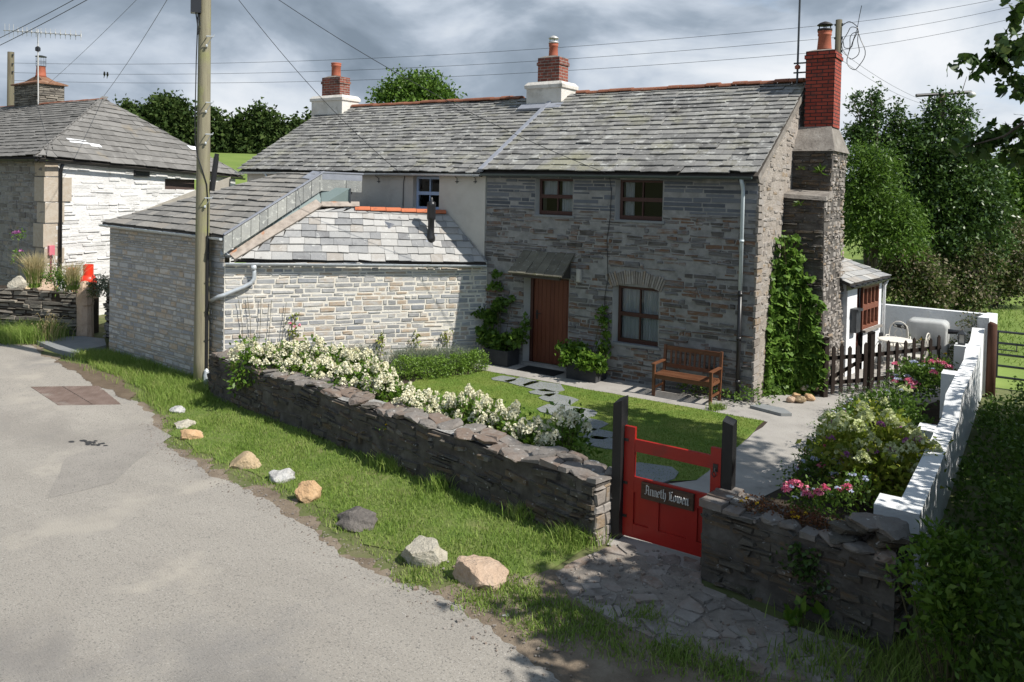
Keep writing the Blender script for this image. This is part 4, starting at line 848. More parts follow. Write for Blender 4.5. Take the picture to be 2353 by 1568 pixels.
# ---------------------------------------------------------------- field walls, pillar, slab and gas bottles by the neighbour's yard
ry = random.Random(8)
def vor(poly, seeds, gap=.96):
    cells = []
    S_ = np.array(seeds)
    for i, s in enumerate(S_):
        c = [np.array(p, float) for p in poly]
        for j in np.argsort(((S_ - s) ** 2).sum(1))[1:16]:
            m_ = (s + S_[j]) / 2; n = S_[j] - s; o = []
            for k in range(len(c)):
                a_, b_ = c[k], c[(k + 1) % len(c)]; da, db = (a_ - m_) @ n, (b_ - m_) @ n
                if da <= 0: o.append(a_)
                if (da < 0) != (db < 0) and abs(da - db) > 1e-9: o.append(a_ + (b_ - a_) * da / (da - db))
            c = o
            if len(c) < 3: break
        if len(c) >= 3:
            ce = np.mean(c, 0); cells.append([ce + (p - ce) * gap for p in c])
    return cells
def rock_mb(mb, c, size, seed, mi, rot=0., tilt=(0., 0.), cuts=12):
    import bmesh
    bm = bmesh.new(); bmesh.ops.create_icosphere(bm, subdivisions=3, radius=1.); r = np.random.default_rng(seed); P = np.array([v.co[:] for v in bm.verts]); F = [tuple(v.index for v in f.verts) for f in bm.faces]; bm.free()
    for k in range(cuts):
        d = nrm(r.normal(size=3) * A(1, 1, .6)); h = r.uniform(.5, .85); q = P @ d; P -= np.clip(q - h, 0, None)[:, None] * d * .95
    P *= (1 + .05 * np.sin(P @ r.normal(size=3) * 7) * np.sin(P @ r.normal(size=3) * 9))[:, None]
    P[:, 2] = np.clip(P[:, 2], -.55, .55) + .06 * np.sin(P[:, 0] * 9 + seed) * np.sin(P[:, 1] * 8); P *= np.array(size) / np.array([1.7, 1.7, 1.1])
    ca, sa = math.cos(rot), math.sin(rot); P[:, :2] = P[:, :2] @ np.array([[ca, sa], [-sa, ca]]); P[:, 2] += P[:, 0] * tilt[0] + P[:, 1] * tilt[1]
    mb.add(P + np.asarray(c), F, mi)
def rock(name, c, size, m, seed, label=None, cat='boulder', group=None, cuts=9, rot=0., sub=4, parent=None, flat=.15, rough=.05):
    import bmesh
    bm = bmesh.new(); bmesh.ops.create_icosphere(bm, subdivisions=sub, radius=1.); r = np.random.default_rng(seed)
    P = np.array([v.co[:] for v in bm.verts])
    for k in range(cuts):
        d = nrm(r.normal(size=3)); h = r.uniform(.5, .85); q = P @ d; ov = np.clip(q - h, 0, None); P -= ov[:, None] * d * .92
    for fq, am_ in ((2.1, .10), (4.7, rough), (10.3, rough * .5), (21., rough * .28)):
        ph = r.uniform(0, 6, 3); D = r.normal(size=(3, 3)) * fq * .6
        P *= (1 + am_ * np.sin(P @ D[0] + ph[0]) * np.sin(P @ D[1] + ph[1]) + am_ * .5 * np.sin(P @ D[2] * 1.6 + ph[2]))[:, None]
    P[:, 2] = np.where(P[:, 2] < -1 + flat, -1 + flat, P[:, 2])
    P *= np.array(size) / 2.; ca, sa = math.cos(rot), math.sin(rot); P[:, :2] = P[:, :2] @ np.array([[ca, sa], [-sa, ca]])
    P[:, 2] -= P[:, 2].min()
    for v, p_ in zip(bm.verts, P): v.co = p_
    me = bpy.data.meshes.new(name); bm.to_mesh(me); bm.free(); me.polygons.foreach_set('use_smooth', [True] * len(me.polygons))
    try: me.set_sharp_from_angle(angle=rad(28))
    except Exception: pass
    me.materials.append(m); o = bpy.data.objects.new(name, me); COL.objects.link(o); o.location = Vector(c)
    return tag(o, label, cat, group)
RK = lambda n, cols, sp=(): mat(n, cols, .92, 4, 8, 1., 20, 0, list(sp) + [((.07, .06, .045), 2.3, .60, .10, .6), ((.62, .60, .55), 15, .67, .05, .6)], nrough=.72, bdist=.045)
M['rk_buff'] = RK('buff_boulder', [(.26, .19, .12), (.48, .36, .22), (.58, .47, .33)], [((.52, .50, .46), 3, .6, .12, .7), ((.30, .15, .06), 5, .66, .08, .6)])
M['rk_orange'] = RK('orange_boulder', [(.33, .20, .11), (.52, .34, .19), (.58, .44, .30)], [((.50, .42, .33), 4, .6, .1, .6)])
M['rk_white'] = RK('white_quartz_boulder', [(.22, .21, .20), (.48, .47, .45), (.66, .65, .63)], [((.13, .12, .11), 4, .58, .1, .8)])
M['rk_dark'] = RK('dark_boulder', [(.07, .062, .057), (.14, .125, .112), (.20, .18, .16)], [((.36, .34, .31), 8, .66, .06, .6)])
M['rk_pink'] = RK('pinkish_boulder', [(.34, .24, .17), (.50, .37, .27), (.56, .45, .36)], [((.36, .19, .10), 4, .62, .08, .7)])
M['rk_cream'] = RK('cream_boulder', [(.26, .245, .21), (.46, .42, .34), (.56, .52, .44)], [((.25, .26, .23), 2.4, .55, .08, .8)])
PW = at_d(0, 700, 20.3); gp = on_z(195, 776, -.35)
wq0, wq1 = A(-24.6, 9.95, -.35), A(gp[0] - .3, gp[1] + .15, -.35)
mb = MB(); u = nrm(A(wq1[0] - wq0[0], wq1[1] - wq0[1], 0)); n_ = A(u[1], -u[0], 0); L_ = np.linalg.norm(wq1 - wq0)
mb.obox(wq0 - n_ * .03 - Z * .2, u * L_, -n_ * .5, Z * 1.34, 0)
stones(mb, wq0, u, Z, n_, [(0, -.1), (L_, -.1), (L_, 1.12), (0, 1.17)], (), (.05, .14), (.2, .7), .022, (-.03, .08), ry, 1, .02, .05)
dw = solo(mb, 'drystone_wall', [M['soil'], M['stone_ndark']], 'dark dry stone wall topped with pale boulders beside the left hand yard', 'wall', wq0)
for k, (px, py, sx, sz, m, lb) in enumerate([(28, 656, .75, .5, 'rk_cream', 'big cream rock on top of the dark dry stone wall at the far left'), (86, 655, .72, .52, 'rk_pink', 'big brown rock on the dark dry stone wall below the left feather grass'), (55, 668, .2, .25, 'rk_buff', 'small buff rock wedged between the two big rocks on the dry stone wall'),
        (118, 656, .24, .32, 'rk_orange', 'orange cope stone next to the big brown rock on the dry stone wall'), (134, 663, .26, .42, 'rk_white', 'white cope stone leaning between two orange stones on the dry stone wall'), (147, 668, .26, .42, 'rk_buff', 'yellow leaning cope stone right of the white one on the dry stone wall'), (158, 676, .18, .38, 'rk_white', 'narrow white cope stone third from the granite pillar'), (166, 680, .18, .36, 'rk_orange', 'rusty orange cope stone second from the granite pillar'), (178, 682, .28, .4, 'rk_white', 'bulky white cope stone against the granite pillar')]):
    t = (on_pl(px, py, wq0, n_) - wq0) @ u; c = wq0 + u * t - n_ * .25
    rock('cope_stone', (c[0], c[1], .70), (sx, .4 if sx < .5 else .55, sz * .95), M[m], 70 + k, lb, 'stone', 'rocks along the top of the dry stone wall', rot=ry.uniform(-.3, .3), sub=3)
mb = MB(); c = gp
def ring(rx_, ry_, z_, n=10): return [c + A(math.cos(a_) * rx_, math.sin(a_) * ry_, z_) for a_ in np.linspace(.3, .3 + 2 * math.pi, n, endpoint=False)]
rg = [ring(.24, .2, -.15), ring(.23, .19, .3), ring(.22, .185, .85), ring(.245, .205, .9), ring(.245, .2, 1.2), ring(.225, .18, 1.36), ring(.13, .1, 1.48), ring(.03, .03, 1.5)]
for r_ in rg:
    for k in range(10): r_[k] = r_[k] + A(ry.uniform(-.012, .012), ry.uniform(-.012, .012), ry.uniform(-.01, .01))
mb.add([p_ for r_ in rg for p_ in r_], [(10 * k + j, 10 * k + (j + 1) % 10, 10 * k + 10 + (j + 1) % 10, 10 * k + 10 + j) for k in range(7) for j in range(10)] + [tuple(range(70, 80))])
solo(mb, 'gate_pillar', M['rk_pink'], 'round topped granite gate pillar standing behind the grey slab bridge', 'pillar', gp)
mb = MB(); q0, q1 = A(gp[0] + .35, gp[1] + .35, -.35), A(PL[0] + .05, PL[1] + .9, -.35); u = nrm(q1 - q0); n_ = A(u[1], -u[0], 0); L_ = np.linalg.norm(q1 - q0)
mb.obox(q0 - n_ * .03 - Z * .1, u * L_, -n_ * .4, Z * 1.38, 0); stones(mb, q0, u, Z, n_, [(0, 0), (L_, 0), (L_, 1.32), (0, 1.32)], (), (.06, .13), (.12, .4), .02, (-.02, .08), ry, 1, .03)
solo(mb, 'rubble_wall', [M['soil'], M['stone_front']], 'short pale rubble wall filling the gap between granite pillar and outhouse', 'wall', q0)
for k, (px, py, s_) in enumerate([(232, 664, .5), (247, 660, .34), (256, 656, .3)]):
    t = min(max((on_pl(px, py, q0, n_) - q0) @ u, .2), L_ - .1); c2 = q0 + u * t - n_ * .18; rock('cope_stone', (c2[0], c2[1], .92), (s_, .4, s_ * .8), M[('rk_cream', 'rk_buff', 'rk_white')[k]], 90 + k, ('large cream rock right behind the granite pillar', 'buff rock on the short rubble wall next to the outhouse corner', 'white rock on the rubble wall touching the outhouse')[k], 'stone', 'rocks on the short rubble wall', sub=3)
sl4 = [on_z(p_, q_, -.3) for p_, q_ in ((83, 787), (130, 806), (165, 816), (205, 806), (244, 797), (240, 782), (190, 776), (110, 779))]
mb = MB(); mb.prism([p_ - Z * .16 for p_ in sl4], Z * .2); solo(mb, 'slate_bridge', M['blue_slab'], 'long grey slate slab laid flat at the outhouse corner beside the lane', 'slab', sl4[0])
M['gas_red'] = mat('red_gas_bottle_paint', [(.62, .03, .012), (.72, .05, .02)], .35, 5, spec=.5)
def gas(px, top, d, r, lb):
    c = at_d(px, top, d); z1 = c[2]; z0 = z1 - r * 5.6; t = thing('gas_cylinder', lb, 'gas bottle', (c[0], c[1], z0), 'red gas cylinders by the whitewashed wall'); b = A(c[0], c[1], z0)
    mb = MB(); h = r * 5.6; mb.lathe(b, [(r * .8, 0), (r * .95, r * .2), (r, r * .4), (r, h * .42), (r * 1.01, h * .43), (r, h * .44), (r, h * .62), (r * .93, h * .69), (r * .72, h * .745), (r * .4, h * .77), (r * .2, h * .79)], 24); mb.build('body', M['gas_red'], t, True)
    mb = MB(); n = 20
    for k in range(n):
        a0_, a1_ = 2 * math.pi * k / n, 2 * math.pi * (k + 1) / n; z_0 = h * .755; z_1 = h; 
        if 3 <= k <= 6: z_1 = h * .82
        if 11 <= k <= 13: z_1 = h * .84
        q = [b + A(math.cos(a_) * rr, math.sin(a_) * rr, zz) for zz in (z_0, z_1) for a_, rr in ((a0_, r * .62), (a1_, r * .62), (a1_, r * .56), (a0_, r * .56))]; mb.box8(q)
        if 3 <= k <= 6: q = [b + A(math.cos(a_) * rr, math.sin(a_) * rr, zz) for zz in (h * .94, h) for a_, rr in ((a0_, r * .62), (a1_, r * .62), (a1_, r * .56), (a0_, r * .56))]; mb.box8(q)
    mb.build('collar', M['gas_red'], t); mb = MB(); mb.lathe(b + Z * h * .77, [(r * .1, 0), (r * .1, r * .5), (r * .2, r * .55), (r * .2, r * .75)], 8); mb.build('valve', M['zinc'], t)
    return t
gas(203, 608, 22.0, .215, 'bright red gas cylinder standing clear of the drainpipe'); gas(164, 616, 22.6, .215, 'red gas cylinder partly hidden by the right feather grass')
mb = MB(); c = K0 + ue * (dpt - .25) + ne * .05
mb.cbox(c + Z * 1.75, ue * .16, ne * .1, Z * .28, 0); mb.tube([c + Z * 1.6, c + Z * .3], .02, 6, 0); q1 = at_d(160, 622, 21.6); q = [c + Z * 1.7 - ue * .0, c + Z * 1.45 + ne * .3, q1 * .5 + (c + Z * 1.2) * .5 + ne * .1, q1]; mb.tube([c + Z * 1.7, c + Z * 1.35 + ne * .2, q1 - Z * .02], .014, 6, 1)
mb.build('gas_regulator', [mat('pink_regulator', [(.5, .12, .16), (.6, .2, .24)], .5, 5), M['black']], nb)

# ---------------------------------------------------------------- front garden walls
rw = random.Random(31)
WA, WB = A(-13.72, 9.66, -.33), A(-4.02, 7.66, 0.)
u = nrm(A(WB[0] - WA[0], WB[1] - WA[1], 0)); n_ = A(u[1], -u[0], 0); L_ = math.hypot(WB[0] - WA[0], WB[1] - WA[1])
n_w = n_; u_wall = u
ztop = lambda t: .46 + .24 * t / L_ + .02 * math.sin(t * 2.1) + .015 * math.sin(t * 5.)
def waver(t): return .03 * math.sin(t * 1.3) + .02 * math.sin(t * 3.1)
mb = MB(); TH = .46
K_ = 40
for i in range(K_):
    a_, b_ = L_ * i / K_, L_ * (i + 1) / K_
    P = lambda t, dn_, z_: A(WA[0], WA[1], 0) + u * t + n_ * (waver(t) - dn_) + Z * z_
    mb.box8([P(a_, .0, -.6), P(b_, .0, -.6), P(b_, TH, -.6), P(a_, TH, -.6), P(a_, .02, ztop(a_) - .05), P(b_, .02, ztop(b_) - .05), P(b_, TH - .02, ztop(b_) - .05), P(a_, TH - .02, ztop(a_) - .05)], 0)
W0 = A(WA[0], WA[1], 0)
v = -.5
while v < .72:                                            # rubble courses on the road side
    h = rw.uniform(.035, .11); t = rw.uniform(-.2, 0)
    while t < L_:
        l = rw.uniform(.08, .42) * (1.7 if rw.random() < .15 else 1.); t1 = min(t + l, L_); t0_ = max(t, 0)
        zt_ = ztop((t0_ + t1) / 2) - .06
        if t1 - t0_ > .05 and v < zt_ and rw.random() > .2 and v + h > -.34 * (1 - t0_ / L_) - .12:
            hh = min(h, zt_ - v) - rw.uniform(.008, .022); d = rw.uniform(-.02, .04) ; g_ = .006; sk = rw.uniform(-.02, .02)
            if hh > .02:
                q = []
                for (dd, ins) in ((-.03, 0), (d, .014)):
                    for (tt, zz) in ((t0_ + g_ + ins, v + ins * .6 + sk), (t1 - g_ - ins, v + ins * .6 - sk), (t1 - g_ - ins, v + hh - ins * .6 - sk + rw.uniform(-.008, .008)), (t0_ + g_ + ins, v + hh - ins * .6 + sk + rw.uniform(-.008, .008))):
                        q.append(W0 + u * tt + n_ * (waver(tt) + dd + (rw.uniform(-.01, .01) if dd > -.02 else 0)) + Z * zz)
                mb.add(q, [(4, 5, 6, 7), (0, 1, 5, 4), (1, 2, 6, 5), (2, 3, 7, 6), (3, 0, 4, 7)], 1)
        t += l
    v += h
# end face by the gate
e0 = W0 + u * L_; stones(mb, e0 + n_ * .0, -n_, Z, u, [(0, -.1), (TH, -.1), (TH, .64), (0, .64)], (), (.06, .16), (.12, .3), .015, (.0, .04), rw, 3, .014)
e1 = W0; stones(mb, e1 - n_ * TH, n_, Z, -u, [(0, -.5), (TH, -.5), (TH, .4), (0, .4)], (), (.06, .16), (.12, .3), .015, (.0, .04), rw, 3, .014)
# top: broken slabs bedded in lime
seeds = []
t = .1
while t < L_: seeds += [(t + rw.uniform(-.1, .1), rw.uniform(.04, .2)), (t + .2 + rw.uniform(-.12, .12), rw.uniform(.26, .45))]; t += rw.uniform(.2, .4)
for ce in vor([(0, -.03), (L_ + .03, -.03), (L_ + .03, TH + .02), (0, TH + .02)], seeds, .95):
    cm = np.mean(ce, 0); ex = np.ptp(np.array(ce), axis=0)
    if rw.random() < .62:
        if rw.random() < .8: rock_mb(mb, W0 + u * cm[0] + n_ * (waver(cm[0]) - cm[1]) + Z * (ztop(cm[0]) - .01 + rw.uniform(-.01, .02)), (ex[0] * 1.15, ex[1] * 1.1, rw.uniform(.05, .085)), rw.randrange(9999), 2, math.atan2(u[1], u[0]) + rw.uniform(-.3, .3), (rw.uniform(-.1, .1), rw.uniform(-.1, .1)))
        continue
    zj = rw.uniform(-.01, .03); tx, ty = rw.uniform(-.1, .1), rw.uniform(-.12, .12); cm = np.mean(ce, 0)
    lo = []; hi = []
    for p_ in ce:
        p_ = cm + (p_ - cm) * rw.uniform(.9, 1.04); b_ = W0 + u * p_[0] + n_ * (waver(p_[0]) - p_[1]); zz = ztop(p_[0]); lo.append(b_ + Z * (zz - .035)); hi.append(W0 + u * (cm[0] + (p_[0] - cm[0]) * .94) + n_ * (waver(p_[0]) - cm[1] - (p_[1] - cm[1]) * .94) + Z * (zz + zj + (p_[0] - cm[0]) * tx + (p_[1] - cm[1]) * ty))
    k = len(lo); mb.add(lo + hi, [tuple(range(k, 2 * k))] + [(i, (i + 1) % k, k + (i + 1) % k, k + i) for i in range(k)], 2)
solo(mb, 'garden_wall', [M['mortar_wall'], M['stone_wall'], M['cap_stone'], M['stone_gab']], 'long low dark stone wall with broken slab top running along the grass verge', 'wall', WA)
mb = MB()
for i in range(60):
    a_, b_ = L_ * i / 60, L_ * (i + 1) / 60; mb.add([P(a_, .05, ztop(a_) - .03 + .0), P(b_, .05, ztop(b_) - .03), P(b_, TH - .05, ztop(b_) - .03), P(a_, TH - .05, ztop(a_) - .03)], [(0, 1, 2, 3)])
gw = [o for o in bpy.data.objects if o.name == 'garden_wall'][0]
mb.build('lime_bedding', M['cap_mortar'], gw)
# right hand wall beside the gate
A1, B1 = A(-2.80, 7.66, 0), A(-1.0, 7.42, 0); u1 = nrm(B1 - A1); n1 = A(u1[1], -u1[0], 0); L1 = np.linalg.norm(B1 - A1)
mb = MB(); mb.obox(A1 - Z * .3, u1 * L1, -n1 * .5, Z * 1.06, 0)
stones(mb, A1, u1, Z, n1, [(0, -.2), (L1, -.2), (L1, .76), (0, .74)], (), (.025, .085), (.06, .34), .009, (-.02, .05), rw, 1, .022, .08, .016)
stones(mb, A1 + u1 * L1, -n1, Z, u1, [(0, -.2), (.5, -.2), (.5, .76), (0, .76)], (), (.04, .1), (.1, .3), .012, (0, .04), rw, 1, .018)
stones(mb, A1 - n1 * .5, n1, Z, -u1, [(0, -.1), (.5, -.1), (.5, .74), (0, .74)], (), (.06, .15), (.12, .3), .016, (0, .04), rw, 1, .014)
seeds = [(t + rw.uniform(-.08, .08), v_) for t in np.arange(.1, L1, .2) for v_ in (.06, .22, .4)]
for ce in vor([(-.03, -.04), (L1, -.04), (L1, .5), (-.03, .5)], seeds, .95):
    cm = np.mean(ce, 0)
    if .5 < cm[0] < 1.45 and cm[1] > .12: continue
    if rw.random() < .55:
        ex = np.ptp(np.array(ce), axis=0); rock_mb(mb, A1 + u1 * cm[0] - n1 * cm[1] + Z * .775, (ex[0] * 1.2, ex[1] * 1.15, rw.uniform(.05, .08)), rw.randrange(9999), 2, rw.uniform(-.3, .3), (rw.uniform(-.08, .08), rw.uniform(-.08, .08))); continue
    zj = rw.uniform(.755, .80) + (.02 if cm[0] < .4 else 0); lo = [A1 + u1 * p_[0] - n1 * p_[1] + Z * .735 for p_ in ce]; hi = [A1 + u1 * p_[0] - n1 * p_[1] + Z * (zj + rw.uniform(-.01, .01)) for p_ in ce]; k = len(lo)
    mb.add(lo + hi, [tuple(range(k, 2 * k))] + [(i, (i + 1) % k, k + (i + 1) % k, k + i) for i in range(k)], 2)
for lay in range(4):                                      # raised corner pile of slabs
    for q in range(2):
        rock_mb(mb, A1 + u1 * (L1 - .46 + q * .3 + lay * .03 + rw.uniform(-.05, .05)) - n1 * (.22 + rw.uniform(-.04, .04)) + Z * (.79 + lay * .055), (rw.uniform(.28, .4), rw.uniform(.3, .42), .075), rw.randrange(9999), 2 if lay == 3 else 1, rw.uniform(-.4, .4), (rw.uniform(-.12, .12), rw.uniform(-.12, .12))); continue
        t0_ = 0; mb.box8([A1 + u1 * (t0_ + a_) - n1 * (b_) + Z * (.77 + lay * .06 + z_ + rw.uniform(-.012, .012)) for z_ in (0, .045 + rw.uniform(0, .02)) for a_, b_ in ((rw.uniform(0, .04), .02 + lay * .03), (.26, rw.uniform(.0, .06)), (.26, .42), (rw.uniform(0, .05), .42))], 2 if lay == 3 else 1)
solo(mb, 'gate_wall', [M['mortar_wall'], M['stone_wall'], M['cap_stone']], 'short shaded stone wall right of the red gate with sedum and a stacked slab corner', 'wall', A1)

# white rendered boundary wall with buttress piers
zs = [(8.86, .81), (12.6, .78), (13.0, .78)]
mb = MB(); XI = lambda y_: -1.17 - .005 * (y_ - 9); TW = .21
def seg(y0, y1, z0, z1, xo=0., w_=TW, zb=-.4):
    a_, b_ = XI(y0) + xo, XI(y1) + xo; mb.box8([A(a_, y0, zb), A(a_ + w_, y0, zb), A(b_ + w_, y1, zb), A(b_, y1, zb), A(a_, y0, z0), A(a_ + w_, y0, z0), A(b_ + w_, y1, z1), A(b_, y1, z1)])
seg(8.55, 12.75, .81, .76); seg(12.75, 13.15, .765, 1.0); seg(13.15, 16.2, 1.0, .98); seg(16.2, 16.5, .98, 1.12); seg(16.5, 17.6, 1.12, 1.12); seg(17.6, 18.1, 1.12, 1.3)
for y0, z_ in ((8.55, .812), (11.7, .80), (14.6, 1.004), (16.75, 1.125)): seg(y0, y0 + .36, z_, z_, -.2, .2)
ww = solo(mb, 'boundary_wall', [M['white']], 'long white painted stepped boundary wall with piers along the flower bed', 'wall', A(-1.1, 12, 0))
fw0 = on_z(2033, 838, 0); y_f = 21.15; fa, fbq = on_y(2036, 701, y_f), on_y(2268, 721, y_f)
mb = MB(); mb.box8([A(fa[0] - .5, y_f, -.2), A(fbq[0], y_f, -.2), A(fbq[0], y_f + .2, -.2), A(fa[0] - .5, y_f + .2, -.2), A(fa[0] - .5, y_f, fa[2]), A(fbq[0], y_f, fbq[2] - .02), A(fbq[0], y_f + .2, fbq[2] - .02), A(fa[0] - .5, y_f + .2, fa[2])])
xk = on_y(2136, 700, y_f)[0]; mb.box(xk - .02, xk + .03, y_f - .012, y_f, .0, fa[2] - .05)
mb.box8([A(fbq[0], 18.2, -.2), A(fbq[0] + .2, 18.2, -.2), A(fbq[0] + .2, y_f + .2, -.2), A(fbq[0], y_f + .2, -.2), A(fbq[0], 18.2, 1.5), A(fbq[0] + .2, 18.2, 1.5), A(fbq[0] + .2, y_f + .2, fbq[2] + .0), A(fbq[0], y_f + .2, fbq[2] + .0)])
solo(mb, 'patio_wall', [M['white']], 'tall white wall closing the small patio behind the grey tank', 'wall', A(-2, y_f, 0))

# ---------------------------------------------------------------- red garden gate and posts
gr = mat('red_gate_paint', [(.27, .010, .007), (.36, .016, .010)], .38, 4, 6, .08, 30, spec=.45, spots=[((.20, .02, .014), 3, .58, .1, .6), ((.10, .04, .025), 9, .68, .05, .5)])
GY = 8.03
gt = thing('garden_gate', 'bright red wooden panelled garden gate with carved name board', 'gate', (-3.3, GY, .05))
gx0, gx1 = -3.845, -2.745; th = .045
mb = MB(); B = lambda a_, b_, c_, d_, y0=GY - th / 2, y1=GY + th / 2: mb.box(a_, b_, y0, y1, c_, d_)
B(gx0, gx0 + .125, .04, 1.265); mb.build('stile', gr, gt); mb = MB(); B(gx1 - .11, gx1, .04, 1.225)
mb.build('stile', gr, gt)
mb = MB(); B(gx0 + .125, gx1 - .11, 1.0, 1.135, GY - .018, GY + .018); mb.build('top_rail', gr, gt)
mb = MB(); B(gx0 + .125, gx1 - .11, .55, .715, GY - .02, GY + .02); mb.build('middle_rail', gr, gt)
mb = MB(); B(gx0 + .125, gx1 - .11, .04, .19, GY - .02, GY + .02); mb.build('bottom_rail', gr, gt)
for xx in (-3.535, -3.10): mb = MB(); B(xx, xx + .115, .19, .55, GY - .02, GY + .02); mb.build('muntin', gr, gt)
mb = MB(); B(gx0 + .12, gx1 - .1, .18, .56, GY + .0, GY + .012); mb.build('panel', gr, gt)
mb = MB(); mb.tube([A(gx1 - .055, GY - .04, 1.02), A(gx1 - .055, GY - .06, 1.0), A(gx1 - .03, GY - .06, .96), A(gx1 - .055, GY - .06, .93), A(gx1 - .08, GY - .06, .96), A(gx1 - .055, GY - .06, 1.0)], .006, 5); mb.box(gx1 - .08, gx1 - .03, GY - .034, GY - .023, .98, 1.06); mb.build('latch', M['black'], gt)
# name board with carved black-letter
bw0, bw1, bz0, bz1 = -3.615, -3.015, .515, .695; yb = GY - .055
mb = MB(); mb.box(bw0, bw1, yb, yb + .03, bz0, bz1); mb.box(bw0 + .006, bw1 - .006, yb - .006, yb, bz0 + .006, bz1 - .006)
nbd = mb.build('name_board', mat('carved_name_board', [(.035, .02, .013), (.075, .042, .026), (.10, .06, .04)], .6, 5, 7, .3, 30, stretch=(1, 6, 8)), gt)
GL = {  # strokes in a 0..1 x-height box, broad nib
 'A': (1.0, [[(.05, 1.35), (.3, 1.5), (.3, .15), (.1, .0)], [(.3, 1.5), (.75, 1.35), (.75, .1), (.95, .0)], [(.3, .75), (.75, .75)], [(.0, .1), (.2, .0)]]),
 'n': (.72, [[(.0, .85), (.15, 1.), (.15, .1), (.28, .0)], [(.15, .85), (.42, 1.), (.56, .85), (.56, .1), (.7, .0)]]),
 'e': (.6, [[(.45, .55), (.15, .45)], [(.3, 1.), (.12, .8), (.12, .2), (.3, .0), (.52, .18)], [(.3, 1.), (.5, .85), (.45, .55)]]),
 't': (.5, [[(.2, 1.35), (.2, .15), (.38, .0)], [(.0, 1.), (.42, 1.)]]),
 'h': (.72, [[(.02, 1.45), (.15, 1.55), (.15, .1), (.28, .0)], [(.15, .85), (.42, 1.), (.56, .85), (.56, .0), (.38, -.4)]]),
 'L': (.9, [[(.3, 1.5), (.12, 1.35), (.25, 1.15), (.25, .2), (.05, .05)], [(.05, .08), (.4, .15), (.75, .0), (.85, .2)], [(.25, 1.15), (.55, 1.5), (.7, 1.35)], [(.5, 1.1), (.5, .3)]]),
 'o': (.66, [[(.3, 1.), (.1, .8), (.1, .2), (.3, .0)], [(.3, 1.), (.5, .8), (.5, .2), (.3, .0)]]),
 'w': (.95, [[(.0, 1.), (.15, .9), (.15, .15), (.3, .0)], [(.35, 1.), (.45, .9), (.45, .15), (.3, .0)], [(.45, .15), (.6, .0), (.78, .2), (.78, .9), (.65, 1.)]]),
 ' ': (.45, [])}
txt = 'Anneth Lowen'; xh = .066; tw = sum(GL[c][0] for c in txt) * xh * .9
mb = MB(); x = (bw0 + bw1) / 2 - tw / 2; zb = bz0 + .06; nib = A(.0044, 0, .003); s2 = .9
for c_ in txt:
    wd, st_ = GL[c_]
    for pl_ in st_:
        for (a0_, b0_), (a1_, b1_) in zip(pl_[:-1], pl_[1:]):
            p0 = A(x + a0_ * xh * s2, yb - .0075, zb + b0_ * xh); p1 = A(x + a1_ * xh * s2, yb - .0075, zb + b1_ * xh); d_ = p1 - p0
            nb_ = nib if abs(d_[0] * nib[2] - d_[2] * nib[0]) > 1e-7 else A(.004, 0, -.004)
            mb.prism([p0 - nb_, p1 - nb_, p1 + nb_, p0 + nb_], A(0, -.001 - .00005 * len(mb.f), 0))
    x += wd * xh * s2
mb.build('lettering', mat('silver_lettering', [(.42, .41, .39), (.55, .54, .52)], .6, 20), nbd)
for z_ in (.25, .62, 1.1): mb = MB(); mb.box(gx0 - .05, gx0 + .05, GY - .033, GY - .024, z_, z_ + .03); mb.build('hinge', M['black'], gt)
bp = mat('black_post_stain', [(.008, .008, .009), (.02, .02, .021)], .5, 4, 7, .3, 30, stretch=(5, 5, .6), spec=.4)
def post(x0, x1, y0, y1, z1, sl, lb):
    mb = MB(); mb.box8([A(x0, y0, -.3), A(x1, y0, -.3), A(x1, y1, -.3), A(x0, y1, -.3), A(x0, y0, z1 - sl), A(x1, y0, z1), A(x1, y1, z1 + .03), A(x0, y1, z1 - sl + .03)])
    solo(mb, 'gate_post', bp, lb, 'gate post', A((x0 + x1) / 2, y0, 0), 'black posts of the red gate')
post(-3.955, -3.85, GY - .1, GY + .06, 1.56, .05, 'black slanted gate post on the hinge side next to the long stone wall')
post(-2.742, -2.63, GY - .02, GY + .11, 1.49, -.03, 'black gate post behind the short shaded wall right of the red gate')

# ---------------------------------------------------------------- bench
bt = mat('oiled_teak', [(.06, .022, .011), (.13, .052, .024), (.20, .095, .048)], .5, 4, 7, .2, 30, .3, stretch=(1, 4, 4), spec=.4)
bx0, bx1 = -6.12, -4.96; by0, by1 = 13.86, 14.36
be = thing('garden_bench', 'brown slatted wooden garden bench against the cottage wall', 'bench', ((bx0 + bx1) / 2, (by0 + by1) / 2, 0))
for xx, y_ in ((bx0, by0), (bx1 - .05, by0)):
    mb = MB(); mb.box(xx, xx + .05, y_, y_ + .05, 0, .6); mb.build('leg', bt, be)
for xx in (bx0, bx1 - .05):
    mb = MB(); mb.box8([A(xx, by1 - .05, 0), A(xx + .05, by1 - .05, 0), A(xx + .05, by1, 0), A(xx, by1, 0), A(xx, by1 + .03, .9), A(xx + .05, by1 + .03, .9), A(xx + .05, by1 + .08, .9), A(xx, by1 + .08, .9)]); mb.build('leg', bt, be)
mb = MB()
for k in range(6): y_ = by0 + .01 + k * .075; mb.box(bx0 + .02, bx1 - .02, y_, y_ + .055, .405, .425)
mb.build('seat', bt, be)
mb = MB(); mb.box(bx0 + .05, bx1 - .05, by0 + .015, by0 + .04, .34, .405); mb.box(bx0 + .05, bx1 - .05, by1 - .03, by1 - .005, .33, .40)
for xx in (bx0 + .01, bx1 - .04): mb.box(xx, xx + .03, by0 + .05, by1 - .045, .345, .40)
mb.build('seat_rail', bt, be)
for xx in (bx0 - .01, bx1 - .06): mb = MB(); mb.box(xx, xx + .07, by0 - .03, by1, .60, .625); mb.build('armrest', bt, be)
